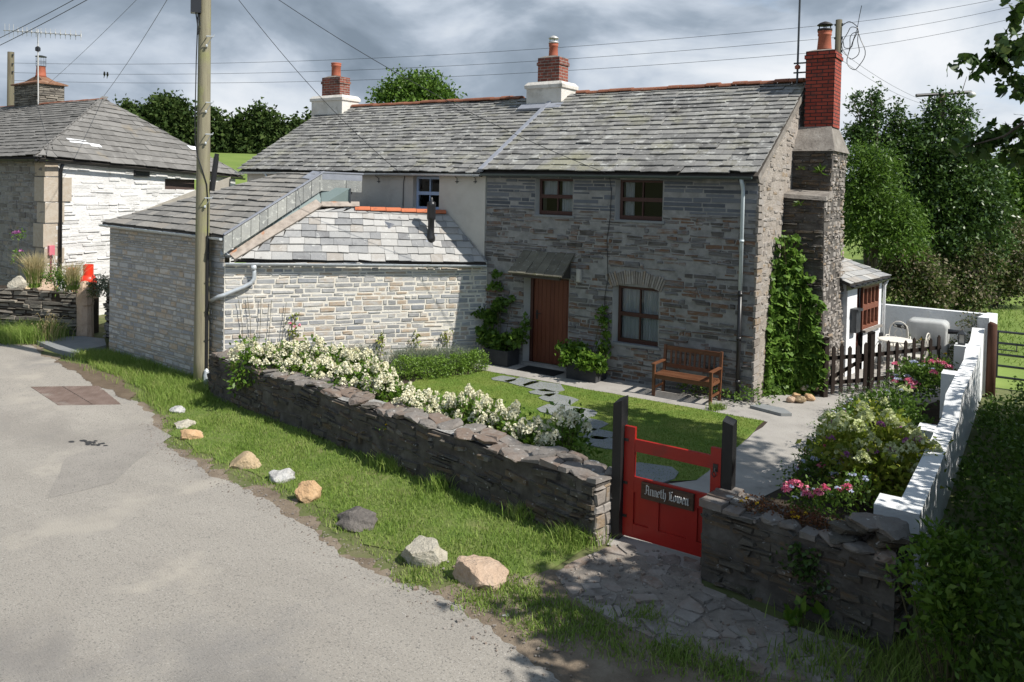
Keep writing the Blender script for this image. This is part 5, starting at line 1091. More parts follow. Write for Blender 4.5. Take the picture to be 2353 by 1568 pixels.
mb = MB(); yy = lambda z_: by1 - .02 + .08 * (z_ / .9)
mb.box(bx0 + .05, bx1 - .05, yy(.85) - .015, yy(.85) + .02, .80, .885); mb.box(bx0 + .05, bx1 - .05, yy(.5) - .015, yy(.5) + .02, .48, .55)
for k in range(10): x = bx0 + .13 + k * (bx1 - bx0 - .3) / 9.; mb.box8([A(x, yy(.5) - .008, .54), A(x + .035, yy(.5) - .008, .54), A(x + .035, yy(.5) + .012, .54), A(x, yy(.5) + .012, .54), A(x, yy(.82) - .008, .81), A(x + .035, yy(.82) - .008, .81), A(x + .035, yy(.82) + .012, .81), A(x, yy(.82) + .012, .81)])
mb.build('backrest', bt, be)
for xx in (bx0 + .015, bx1 - .035): mb = MB(); mb.box(xx, xx + .02, by0 + .05, by1 - .04, .14, .18); mb.build('stretcher', bt, be)

# ---------------------------------------------------------------- planters, mat, stepping stones
pm = mat('slate_planter', [(.025, .026, .028), (.05, .052, .055)], .8, 5, 7, .3, 25)
def planter(x0, x1, y0, y1, h, lb):
    mb = MB(); t = .04
    mb.box(x0, x1, y0, y0 + t, 0.01, h); mb.box(x0, x1, y1 - t, y1, .01, h); mb.box(x0, x0 + t, y0 + t, y1 - t, .01, h); mb.box(x1 - t, x1, y0 + t, y1 - t, .01, h); mb.box(x0 + t, x1 - t, y0 + t, y1 - t, .01, h - .05, 1)
    return solo(mb, 'planter', [pm, M['soil']], lb, 'planter', A((x0 + x1) / 2, (y0 + y1) / 2, .01), 'square slate planters beside the door')
planter(-10.2, -9.55, 14.05, 14.5, .34, 'dark square planter left of the brown door'); planter(-8.07, -7.4, 14.02, 14.5, .34, 'dark square planter right of the brown door under the window')
mb = MB(); q = [on_z(p_, r_, .012) for p_, r_ in ((1206, 846), (1262, 853), (1280, 846), (1300, 852), (1260, 858), (1215, 852))]
mb.box(-9.25, -8.35, 13.98, 14.42, .012, .03); solo(mb, 'doormat', M['dark'], 'black doormat in front of the brown door', 'doormat', A(-8.8, 14.2, .012))
for k, (px, py, a_, b_, lb) in enumerate([(1160, 871, .30, .16, 'small pale stepping stone nearest the left planter'), (1200, 878, .42, .2, 'blue grey stepping stone second from the door path'), (1250, 888, .55, .22, 'wide stepping stone touching the front path'), (1252, 903, .34, .16, 'broken stepping stone behind the widest flowers gap'), (1285, 918, .5, .2, 'stepping stone third row from the cottage path'), (1288, 944, .48, .24, 'blue stepping stone at the middle of the lawn'), (1338, 950, .3, .2, 'narrow stepping stone on the right of the middle pair'),
        (1350, 974, .42, .22, 'stepping stone just above the last white flowers'), (1372, 998, .4, .2, 'stepping stone behind the right end of the flowers'), (1390, 1018, .42, .2, 'stepping stone nearest the black hinge post'), (1492, 1086, .50, .25, 'large textured slab seen through the red gate')]):
    c = on_z(px, py, .02); rr = random.Random(k); m_ = []
    for j in range(9): an = 2 * math.pi * j / 9; cc = math.copysign(abs(math.cos(an)) ** .5, math.cos(an)); ss = math.copysign(abs(math.sin(an)) ** .5, math.sin(an)); m_.append(c + A(cc * a_ * .78 * rr.uniform(.74, 1.1), ss * b_ * 1.5 * rr.uniform(.74, 1.1), -.012))
    mb = MB(); mb.prism(m_, Z * .018); solo(mb, 'stepping_stone', M['blue_slab'], lb, 'stepping stone', c, 'slate stepping stones across the lawn')
c = on_z(1770, 942, 0.03); mb = MB(); mb.prism([c + A(-.35, -.05, -.02), c + A(.25, -.22, -.02), c + A(.4, -.1, -.02), c + A(.2, .15, -.02), c + A(-.2, .2, -.02)], Z * .05); solo(mb, 'loose_slate', M['blue_slab'], 'loose dark slate slab lying at the foot of the ivy', 'slab', c)
for k, (px, py, s_) in enumerate([(1818, 925, .2), (1838, 926, .3), (1858, 920, .26), (1850, 908, .22), (1872, 910, .2), (1866, 898, .2), (1828, 912, .2)]):
    c = on_z(px, py, .008); rock('edging_stone', (c[0], c[1], 0.0 + (.1 if py < 912 else 0)), (s_, s_ * .8, s_ * .62), M[('rk_pink', 'rk_buff', 'rk_orange', 'rk_cream')[k % 4]], 120 + k, ('leftmost pinkish stone of the heap below the ivy', 'largest buff stone at the front of the heap below the ivy', 'orange stone at the front right of the heap by the picket gate', 'pale cream stone on top of the heap below the ivy', 'pinkish stone at the right end of the heap nearest the picket gate', 'buff stone at the back of the heap against the chimney breast', 'orange stone half hidden behind the leftmost stone of the heap')[k], 'stone', 'stones heaped below the chimney breast', sub=3)

# ---------------------------------------------------------------- boulders along the verge
BL = [(410, 951, .36, .32, 'rk_white', 'small speckled whitish boulder highest up the verge'), (424, 984, .40, .27, 'rk_cream', 'grey boulder tucked behind an orange one on the verge'), (436, 1012, .40, .36, 'rk_orange', 'orange boulder in front of a grey one on the verge'), (561, 1078, .58, .40, 'rk_buff', 'angular sandy flat topped boulder on the verge'),
      (642, 1110, .46, .36, 'rk_white', 'white and grey boulder between two sandy ones on the verge'), (713, 1156, .44, .44, 'rk_orange', 'tall orange boulder next to the white and grey one'), (822, 1219, .62, .36, 'rk_dark', 'dark grey brown boulder lying on the verge edge'), (977, 1306, .60, .46, 'rk_cream', 'large cream boulder with greenish grey patches'), (1099, 1358, .66, .44, 'rk_pink', 'large pinkish orange boulder nearest the threshold paving'), (1162, 1422, .17, .1, 'rk_white', 'tiny white stone at the tarmac edge')]
for k, (px, py, w_, h_, m_, lb) in enumerate(BL):
    c = on_z(px, py, -.1)
    for _ in range(6): c = on_z(px, py, gz(c[0], c[1]))
    dv = nrm(A(c[0], c[1], 0)); c = c + dv * w_ * .3
    rock('boulder', (c[0], c[1], gz(c[0], c[1]) - .07), (w_ * 1.0, w_ * .66, h_ * .80), M[m_], 200 + k * 3, lb, 'boulder', 'boulders along the grass verge', rot=rad(34) + (-.2, .3, .1, -.1, .4, .7, -.5, -.2, -.3, .2)[k], cuts=(16, 14, 15, 20, 15, 16, 12, 14, 16, 8)[k], rough=.085)

# threshold paving of broken stone
TP = [on_z(p_, q_, 0)[:2] for p_, q_ in ((1275, 1318), (1330, 1285), (1425, 1248), (1612, 1290), (1612, 1345), (1720, 1395), (1880, 1460), (2010, 1500), (1960, 1585), (1700, 1550), (1520, 1480), (1400, 1425), (1310, 1372))]
sheet('threshold', mat('threshold_grit', [(.12, .10, .085), (.24, .21, .18), (.33, .30, .26)], .97, 5, 9, 1., 35, spots=[((.48, .45, .42), 30, .64, .05, .7)]), TP, .004)
rp = np.random.default_rng(3); Xs, Ys = scatter([tuple(p_) for p_ in TP], 95, rp); mb = MB()
for ce in vor([tuple(p_) for p_ in TP], list(zip(Xs, Ys)), .9):
    if rp.random() < .3: continue
    cm = np.mean(ce, 0); h = rp.uniform(.006, .026); tx, ty = rp.normal(0, .05, 2); k = len(ce)
    ce = [q_ for i_ in range(k) for q_ in (ce[i_], ce[i_] * .62 + ce[(i_ + 1) % k] * .38, ce[i_] * .3 + ce[(i_ + 1) % k] * .7)]; k = len(ce); ce = [cm + (p_ - cm) * rp.uniform(.84, 1.03) for p_ in ce]
    mb.add([A(*p_, -.01) for p_ in ce] + [A(*(cm + (p_ - cm) * .95), h + (p_ - cm) @ (tx, ty)) for p_ in ce], [tuple(range(k, 2 * k))] + [(i, (i + 1) % k, k + (i + 1) % k, k + i) for i in range(k)])
tag(mb.build('threshold_paving', M['pave']), kind='structure')
mb = MB(); Xs, Ys = scatter([tuple(p_) for p_ in TP], 420, rp)
Xs = np.concatenate([Xs, rp.uniform(-5.2, -1.2, 110)]); Ys = np.concatenate([Ys, rp.uniform(5.4, 6.6, 110)])
for x, y_ in zip(Xs, Ys):
    r_ = rp.uniform(.005, .02) * (2.4 if rp.random() < .06 else 1); an = rp.uniform(0, 6.3); b_ = A(x, y_, gz(x, y_) + .006); mb.box8([b_ + A(math.cos(an + q * 1.57) * r_ * (1 if q % 2 else .6), math.sin(an + q * 1.57) * r_, zz * r_ * .5 + (rp.uniform(0, r_ * .4) if zz else 0)) for zz in (0, 1) for q in range(4)])
for k in range(900):
    x = rp.uniform(-13, -2.6); y_ = edge(x) + abs(rp.normal(0, .16)) * (-1 if rp.random() < .7 else .6); r_ = rp.uniform(.003, .012); b_ = A(x, y_, gz(x, y_) + .009); an = rp.uniform(0, 6.3); mb.box8([b_ + A(math.cos(an + q * 1.57) * r_ * (1 if q % 2 else .6), math.sin(an + q * 1.57) * r_, zz * r_ * .6) for zz in (0, 1) for q in range(4)])
tag(mb.build('stone_chips', M['pave']), kind='stuff')

# manhole cover in the lane
mc = [on_z(p_, q_, -.345) for p_, q_ in ((70, 889), (92, 905), (132, 920), (122, 930), (275, 927), (205, 905), (232, 890))]
mr = mat('rusted_chequer_plate', [(.12, .085, .07), (.19, .14, .118), (.26, .205, .18)], .75, 3, 8, .3, 20, spots=[((.30, .27, .24), 1.8, .58, .1, .7)], metallic=.1)
c0_, cu_ = on_z(92, 888, -.33), None
pa_ = [on_z(p_, q_, gz(-15.5, 8) + .012) for p_, q_ in ((70, 889), (226, 887), (278, 929), (134, 931))]
mb = MB(); mb.prism(pa_, -Z * .02)
e1_, e2_ = pa_[1] - pa_[0], pa_[3] - pa_[0]
for i in range(26):
    for j in range(16):
        f0_, f1_ = (i + .5) / 26, (j + .5) / 16; p_ = pa_[0] * (1 - f0_) * (1 - f1_) + pa_[1] * f0_ * (1 - f1_) + pa_[2] * f0_ * f1_ + pa_[3] * (1 - f0_) * f1_
        an = .8 if (i + j) % 2 else -.8; d_ = A(math.cos(an), math.sin(an), 0); d2 = A(-d_[1], d_[0], 0)
        mb.cbox(p_ + Z * .004, d_ * .05, d2 * .014, Z * .008)
for f0_ in (.5,): mb.cbox((pa_[0] + pa_[1]) / 2 * .5 + (pa_[2] + pa_[3]) / 2 * .5 + Z * .005, e2_ * .98, nrm(e1_) * .012, Z * .004, 1)
solo(mb, 'manhole_cover', [mr, M['dark']], 'rusty red chequer plate manhole cover set in the lane', 'manhole cover', pa_[0])
rt = np.random.default_rng(9); c = on_z(212, 1018, -.3); mb = MB()
for k in range(26):
    p_ = c + A(rt.normal(0, .13), rt.normal(0, .05), 0); p_[2] = gz(p_[0], p_[1]) + .0095 + k * .00004; r_ = rt.uniform(.01, .04); mb.poly([p_ + A(math.cos(a_) * r_ * 1.6, math.sin(a_) * r_ * rt.uniform(.6, 1.1), 0) for a_ in np.linspace(0, 6.283, 10, endpoint=False)])
tag(mb.build('oil_stain', mat('oil_stain', [(.03, .03, .032), (.05, .05, .05)], .6, 8)), kind='structure')

# ---------------------------------------------------------------- utility pole and cables
pb_ = on_z(462, 884, -.35); pt_ = A(pb_[0], pb_[1], 0); PY = pb_[1]
q = on_y(471, 0, PY); ztop_ = q[2] + 1.6
pw = mat('weathered_pole', [(.13, .11, .08), (.22, .20, .135), (.28, .26, .17)], .85, 3, 8, .4, 14, 0, [((.24, .26, .08), .9, .50, .12, .7)], stretch=(6, 6, .35))
po_ = thing('utility_pole', 'tall wooden utility pole with yellow green algae and step irons', 'utility pole', (pb_[0], pb_[1], -.35))
mb = MB(); dl = (q[0] - pb_[0]) / (q[2] + .35); zs_ = np.linspace(-.6, ztop_, 14); axp = lambda z_: A(pb_[0] + dl * (z_ + .35), PY, z_)
mb.tube([axp(z_) for z_ in zs_], [.152 - .004 * (z_ + .6) for z_ in zs_], 24); mb.build('post', pw, po_, True)
vdr = nrm(A(-pb_[0], -PY, 0)); sd = A(-vdr[1], vdr[0], 0)          # towards the camera / to the right
if sd @ A(1, 0, 0) < 0: sd = -sd
for py_s in (88, 238, 310, 455):
    zc = on_y(471, py_s, PY)[2]; c = axp(zc) + vdr * .13 + sd * .04; mb = MB()
    mb.tube([c, c + vdr * .14, c + vdr * .15 + sd * .13, c + vdr * .15 + sd * .14 + Z * .04], .012, 6); mb.lathe(c + vdr * .05 - Z * .2, [(.02, 0), (.025, .03), (.01, .05)], 6); mb.tube([c + vdr * .04 - Z * .18, c + vdr * .14 + sd * .1 - Z * .01], .008, 5); mb.build('step_iron', M['zinc'], po_)
mb = MB(); zz = on_y(450, 35, PY)[2]; c = axp(zz) - sd * .17 + vdr * .08; mb.cbox(c + Z * .45, sd * .2, vdr * .2, Z * .95); mb.tube([c - Z * .02, c - Z * .22 + sd * .03, c - Z * .45 + sd * .05, c - Z * .3 + sd * .1, c - Z * .03 + sd * .05], .014, 6); mb.build('junction_box', M['black'], po_)
mb = MB(); cab = []
for z_, e in ((zz, -.13), (6.3, -.155), (5.2, -.165), (4.7, -.16), (4.4, -.12), (4.1, -.02), (3.8, .07), (3.4, .1), (3.0, .1), (2.6, .1)): ce_ = axp(z_); rr = .152 - .004 * z_ + .012; cab.append(ce_ + sd * e + vdr * math.sqrt(max(rr * rr - e * e, 0.0004)))
mb.tube(cab, .012, 6); mb.build('pole_cable', M['black'], po_)
mb = MB(); g0_ = [axp(z_) + sd * .1 + vdr * .135 for z_ in (2.75, 1.5, .4, -.1)]; mb.tube(g0_, .03, 8)
for z_ in (2.4, 1.8, 1.2, .6): mb.cbox(axp(z_) + sd * .1 + vdr * .16, sd * .09, vdr * .01, Z * .02)
mb.build('cable_guard', M['black'], po_)
mb = MB(); c = axp(-.35) + sd * .1 + vdr * .16; mb.lathe(c, [(.07, -.05), (.065, .2), (.05, .32), (.02, .36)], 10); mb.build('stay_guard', M['zinc'], po_)
mb = MB(); c = axp(on_y(497, 400, PY)[2]) + sd * .17 + vdr * .05; mb.tube([c - Z * .35, c - Z * .1 + sd * .03, c + Z * .35 + sd * .08], .055, 8); mb.tube([c + Z * .35 + sd * .08, c + Z * .42 + sd * .09], .045, 8); mb.build('cable_terminal', M['black'], po_)
# wires
wr_ = M['black']
def wire(pts, lb, r=.011, grp='overhead telephone and power cables', sag=.0):
    r = r * .68; a_, b_ = np.asarray(pts[0], float), np.asarray(pts[1], float); P_ = [a_ + (b_ - a_) * t - Z * sag * 4 * t * (1 - t) for t in np.linspace(0, 1, 22)]
    mb = MB(); mb.tube(P_, r, 5); solo(mb, 'overhead_cable', wr_, lb, 'cable', a_, grp, True)
pt = axp(ztop_ - .25)
wire([pt - Z * .3, on_y(1392, 398, YC - .2)], 'cable falling from the pole across the roofs to the stone cottage eaves', .010, sag=.35)
wire([pt - Z * .45, on_y(925, 402, YC - .2)], 'cable falling from the pole to the eaves above the blue window', .010, sag=.3)
KW = Ke + (KA - Ke) * .75
wire([pt, on_pl(150, 200, A(0, 22, 0), A(0, 1, 0)) if False else A(KA[0] + .05, KA[1], KA[2] + .12)], 'cable from the pole down to the hip of the neighbouring roof', .010, sag=.15)
wire([pt + Z * .1, A(s1 + .1, sy + .2, sz1 - .1)], 'thin cable from the pole to the stone chimney of the neighbouring house', .008, sag=.1)
fp0 = at_d(25, 140, 44.); 
wire([pt + Z * .2, at_d(-260, 195, 30)], 'upper of two thick cables leaving the pole to the left', .014, sag=.3); wire([pt + Z * .05, at_d(-260, 212, 30)], 'lower of two thick cables leaving the pole to the left', .014, sag=.3)
# distant poles
M['old_pole'] = mat('old_dark_pole', [(.05, .043, .032), (.11, .095, .065), (.13, .13, .07)], .9, 3, 7, .4, 12, stretch=(5, 5, .4))
def far_pole(px, pyt, d, r, lb, zb):
    c = at_d(px, pyt, d); mb = MB(); mb.tube([A(c[0], c[1], zb), A(c[0], c[1], c[2])], [r * 1.15, r * .9], 10); t = thing('utility_pole', lb, 'utility pole', (c[0], c[1], zb)); mb.build('post', M['old_pole'], t, True); return t, c
t1, c1_ = far_pole(25, 120, 40., .17, 'distant utility pole at the left edge behind the aerial', 0.)
mb = MB()
for k, z_ in enumerate((.05, .5, .9)): mb.cbox(c1_ - Z * (.1 + z_), X * .5, Y * .06, Z * .06); 
mb.build('insulator_bracket', M['steel'], t1)
t2, c2_ = far_pole(1928, 46, 30., .13, 'dark utility pole with looped wires just behind the red brick chimney', 0.)
mb = MB(); ph = np.linspace(0, 6.5, 30); S1 = 1 / 1.088
for k in range(3):
    cc = c2_ + A(.35 + .12 * k, 0, -.6 - .3 * k); mb.tube([cc + A(math.cos(a_ + k) * (.28 + .08 * math.sin(3 * a_ + k)), .05 * k, math.sin(a_ + k) * (.5 + .1 * k) ) for a_ in ph], .014, 4)
mb.tube([c2_ + A(.4, 0, -1.2), c2_ + A(.65, 0, -.4), c2_ + A(.72, 0, .1), c2_ + A(.78, 0, .45)], .012, 4)
mb.build('looped_wires', M['black'], t2)
mb = MB()
for k in range(3): mb.cbox(c2_ - Z * (.18 + k * .5), X * .3, Y * .1, Z * .07)
mb.build('insulator_bracket', M['steel'], t2)
for k, (yl, ym_, yr) in enumerate(((150, 62, -48), (172, 83, -27), (190, 105, 0))):
    a_, b_ = at_d(20, yl - 5, 41.), c2_ - Z * (.15 + k * .5); nm = ('top', 'middle', 'bottom')[k]
    wire([a_, b_], nm + ' of three thin power lines crossing the sky above the ridge', .012, 'thin power lines left of the brick chimney', sag=1.2 if False else .55)
    wire([b_, at_d(2500, yr, 26.)], nm + ' of three power lines running right from the pole behind the chimney', .010, 'thin power lines right of the brick chimney', sag=.15)
for k, (px, py) in enumerate(((2120, 225), (2135, 222))): wire([c2_ - Z * (1.4 - .3 * k), at_d(px, py + 14, 40.)], ('left', 'right')[k] + ' of two wires sloping from the chimney pole to the pole in the trees', .010, 'wires to the pole in the trees', sag=.2)
tp3, c3_ = far_pole(2165, 216, 27., .11, 'pole with a wide crossarm rising out of the dark tree', 0.); mb = MB(); pa3, pb3 = at_d(2105, 220, 27.), at_d(2232, 212, 27.); mb.tube([pa3, pb3], .055, 8); mb.build('crossarm', M['black'], tp3); mb = MB(); mb.lathe(pb3 - Z * .2, [(.03, 0), (.14, .06), (.15, .14), (.05, .22)], 10); mb.build('lamp_globe', M['metal_pale'], tp3, True)

# ---------------------------------------------------------------- white porch, picket gate and patio things
po = thing('white_porch', 'small white lean-to porch with slate roof and brown glazed door', 'porch', (-3.3, 18.8, 0))
p0, p1 = A(-3.50, 17.85, 0), A(-3.19, 20.1, 0); u = nrm(p1 - p0); n_ = A(u[1], -u[0], 0); L_ = np.linalg.norm(p1 - p0)
f = lambda px, py: ((on_pl(px, py, p0, n_) - p0) @ u, on_pl(px, py, p0, n_)[2])
HZ = f(1990, 640)[1]; d0, d1 = f(1967, 760)[0], f(1983, 760)[0]; k0, k1 = f(1983, 690)[0], f(2030, 690)[0]; kz0, kz1 = f(2000, 752)[1], f(2000, 655)[1]
k1 = min(k1, L_ - .2)
mb = MB(); region(mb, p0, u, Z, n_, [(0, -.1), (L_, -.1), (L_, HZ), (0, HZ)], [(d0, d1, -.2, kz1), (k0, k1, kz0, kz1)], 0, 0)
mb.obox(p1 - Z * .1, -n_ * 2.0, -u * .02, Z * (HZ + .1)); mb.obox(p0 - Z * .1 + u * .0, -n_ * .9, u * .02, Z * (HZ + .1)); mb.build('wall', [M['white']], po)
mb = MB(); mb.obox(p0 + u * d0 - n_ * .1 + Z * .02, u * (d1 - d0), Z * (kz1 - .02), -n_ * .04); mb.obox(p0 + u * d0 - n_ * .08 + Z * .02, u * .06, Z * (kz1 - .02), n_ * .03); dr_ = mb.build('door', M['wood_red'], po)
mb = MB(); c = p0 + u * (d0 + .12) - n_ * .06 + Z * 1.05; mb.tube([c, c + n_ * .06, c + n_ * .06 + u * .1], .012, 6); mb.build('handle', M['zinc'], dr_)
mb = MB(); fr = .06; y_ = -.05
def fb_(a_, b_, c_, d_): mb.obox(p0 + u * a_ + n_ * y_ + Z * c_, u * (b_ - a_), Z * (d_ - c_), n_ * .05)
fb_(k0, k0 + fr, kz0, kz1); fb_(k1 - fr, k1, kz0, kz1); fb_(k0 + fr, k1 - fr, kz1 - fr, kz1); fb_(k0 + fr, k1 - fr, kz0, kz0 + fr * 1.3); km = (kz0 + kz1) / 2; fb_(k0 + fr, k1 - fr, km - .06, km + .06)
for i in (1, 2, 3): xx = k0 + fr + (k1 - k0 - 2 * fr) * i / 4; fb_(xx - .022, xx + .022, kz0 + fr * 1.3, km - .06); fb_(xx - .022, xx + .022, km + .06, kz1 - fr)
wn_ = mb.build('window', mat('porch_joinery', [(.13, .04, .022), (.20, .075, .042)], .5, 5, stretch=(1, 1, 4)), po)
mb = MB(); mb.obox(p0 + u * k0 - n_ * .04 + Z * kz0, u * (k1 - k0), Z * (kz1 - kz0), -n_ * .004); mb.build('pane', M['glass'], wn_)
mb = MB(); mb.obox(p0 + u * (k0 - .3) - n_ * .5 + Z * 0, u * (k1 - k0 + .6), Z * 2.2, -n_ * .02); mb.build('dark_interior', M['dark'], wn_)
mb = MB()
for s_ in np.linspace(k0 + .1, k1 - .25, 4): mb.obox(p0 + u * s_ - n_ * .14 + Z * kz0, u * .11, Z * (kz1 - kz0), -n_ * .01)
mb.build('blind', M['curtain'], wn_)
mb = MB(); mb.obox(p0 + u * (k0 - .02) + Z * (kz0 - .05), u * (k1 - k0 + .08), n_ * .08, Z * .045); mb.build('sill', M['flaunch'], wn_)
mb = MB(); mb.obox(p0 - u * .1 + n_ * .012 + Z * (HZ - .17), u * (L_ + .12), n_ * .02, Z * .15); mb.build('fascia', mat('olive_fascia', [(.16, .17, .08), (.22, .22, .12)], .7, 5), po)
mb = MB(); ra, rb_ = p0 - u * .25 + n_ * .14 + Z * (HZ - .02), p1 + u * .14 + n_ * .14 + Z * (HZ - .02); up_ = nrm(-n_ * 1. + Z * .45); Nn = nrm(np.cross(u, up_)); Nn = Nn if Nn[2] > 0 else -Nn; Lq = np.linalg.norm(rb_ - ra)
pr = [(0, 0), (Lq, 0), (Lq - .95, 1.3), (0, 1.3)]
mb.prism([ra + u * a_ + up_ * b_ - Nn * .05 for a_, b_ in pr], Nn * .045, 1); slates(mb, ra, u, up_, Nn, pr, .2, .16, (.22, .4), .012, rs, 0); mb.build('roof', [M['slate_mix'], M['under']], po)
gutter(po, ra + n_ * .04 - Z * .03, rb_ + n_ * .04 - Z * .03, M['black'], .045, .35)
mb = MB(); mb.tube([p1 + n_ * .12 + Z * (HZ - .08), p1 + n_ * .05 + Z * (HZ - .25), p1 + n_ * .05], .035, 8); mb.build('downpipe', M['white'], po, True)
mb = MB(); a_ = f(1958, 735); c = p0 + u * (a_[0]) + Z * (a_[1] - .0); mb.obox(c - u * .12 - Z * .26, u * .26, n_ * .13, Z * .46); mb.obox(c - u * .14 + Z * .2, u * .3, n_ * .17, Z * .05); mb.build('letter_box', M['pipe_grey'] if False else M['steel'], po)
mb = MB(); a_ = f(2030, 765); mb.obox(p0 + u * (L_ - .12) + Z * a_[1] - Z * .12, u * .09, n_ * .07, Z * .16); mb.build('wall_socket', M['black'], po)
# picket gate and fence
pk = mat('dark_picket_stain', [(.014, .009, .007), (.028, .019, .015)], .6, 5, 6, .2, 30, stretch=(4, 4, .6))
def picket(mb, c, uu, w_, h, z0=.06, t=.02):
    nn = A(uu[1], -uu[0], 0); q = [c - uu * w_ / 2 + Z * z0, c + uu * w_ / 2 + Z * z0, c + uu * w_ / 2 + Z * (h - w_ * .55), c + Z * h, c - uu * w_ / 2 + Z * (h - w_ * .55)]; mb.prism(q, nn * t)
f0, f1_ = A(-3.50, 15.86, 0), A(-2.73, 16.75, 0); f0 = on_z(1893, 913, 0); fm = on_z(1998, 903, 0); fe = on_z(2160, 880, 0)
def fence_run(name, a_, b_, n, lb, cat, brace=False, h=.98):
    uu = nrm(b_ - a_); L_ = np.linalg.norm(b_ - a_); nn = A(uu[1], -uu[0], 0); t = thing(name, lb, cat, a_)
    for k in range(n): mb = MB(); picket(mb, a_ + uu * (L_ * (k + .5) / n) + nn * .02, uu, .085, h + .03 * math.sin(k * 2.)); mb.build('picket', pk, t)
    for z_ in (.22, .7): mb = MB(); mb.obox(a_ + Z * z_, uu * L_, -nn * .03, Z * .075); mb.build('rail', pk, t)
    if brace: mb = MB(); mb.obox(a_ + uu * .06 + Z * .3 - nn * .0, uu * (L_ - .12) + Z * .36, -nn * .025, Z * .075); mb.build('brace', pk, t)
    return uu
uu = fence_run('picket_gate', f0 + nrm(fm - f0) * .08, fm - nrm(fm - f0) * .06, 5, 'dark brown picket gate with diagonal brace beside the chimney breast', 'gate', True)
fence_run('picket_fence', fm + nrm(fe - fm) * .08, fe, 8, 'dark brown picket fence running into the flower bed', 'fence')
for c, h, lb in ((f0, 1.12, 'dark brown post hinging the picket gate to the chimney breast'), (fm, 1.18, 'dark brown post between the picket gate and the picket fence')):
    mb = MB(); mb.cbox(c + Z * h / 2, uu * .1, A(uu[1], -uu[0], 0) * .1, Z * h); mb.prism([c + Z * h - uu * .05 - A(uu[1], -uu[0], 0) * .05, c + Z * h + uu * .05 - A(uu[1], -uu[0], 0) * .05, c + Z * (h + .04)], A(uu[1], -uu[0], 0) * .1); solo(mb, 'picket_post', pk, lb, 'post', c, 'dark posts of the picket fence')
# grey tank panel
tk0, tk1 = on_z(2063, 880, 0), on_z(2175, 890, 0); yt = 20.3; x0, x1 = on_y(2080, 800, yt)[0], on_y(2176, 800, yt)[0]; zt_, zb_ = on_y(2130, 738, yt)[2], .1
t = thing('grey_tank', 'pale grey rounded tank with dark brackets in front of the patio wall', 'tank', ((x0 + x1) / 2, yt, 0))
def rr_(x0, x1, z0, z1, r, y_, n=6): return [A(cx + math.cos(a_) * r, y_, cz + math.sin(a_) * r) for cx, cz, s_ in ((x1 - r, z1 - r, 0), (x0 + r, z1 - r, 1), (x0 + r, z0 + r, 2), (x1 - r, z0 + r, 3)) for a_ in np.linspace(s_ * math.pi / 2, (s_ + 1) * math.pi / 2, n)]
mb = MB(); R_ = [rr_(x0, x1, zb_, zt_, .12, yt), rr_(x0 - .0, x1 + .0, zb_, zt_, .12, yt + .06), rr_(x0 - .0, x1, zb_, zt_, .12, yt + .5)]; R_.insert(0, rr_(x0 + .05, x1 - .05, zb_ + .05, zt_ - .05, .1, yt - .035)); k = len(R_[0])
mb.add([p_ for r_ in R_ for p_ in r_], [(i * k + j, i * k + (j + 1) % k, (i + 1) * k + (j + 1) % k, (i + 1) * k + j) for i in range(3) for j in range(k)] + [tuple(range(k))[::-1], tuple(range(3 * k, 4 * k))])
mb.build('body', mat('grey_tank_shell', [(.33, .34, .33), (.43, .44, .43), (.50, .51, .50)], .6, 2, 7, .1, 20, spots=[((.6, .6, .59), 5, .62, .1, .5)], stretch=(3, 1, .5)), t, True)
mb = MB()
for s_ in np.linspace(0, 1, 2): xx = x0 + .02 + (x1 - x0 - .1) * s_; mb.box(xx, xx + .06, yt + .05, yt + .4, 0, .1)
mb.build('foot', M['steel'], t)
for xx, s_ in ((x0, -1), (x1, 1)): mb = MB(); mb.tube([A(xx, yt + .1, zt_ - .2), A(xx + s_ * .1, yt + .1, zt_ - .2), A(xx + s_ * .28, yt + .15, zt_ - .19)], [.06, .05, .035], 8); mb.build('bracket', M['black'], t)
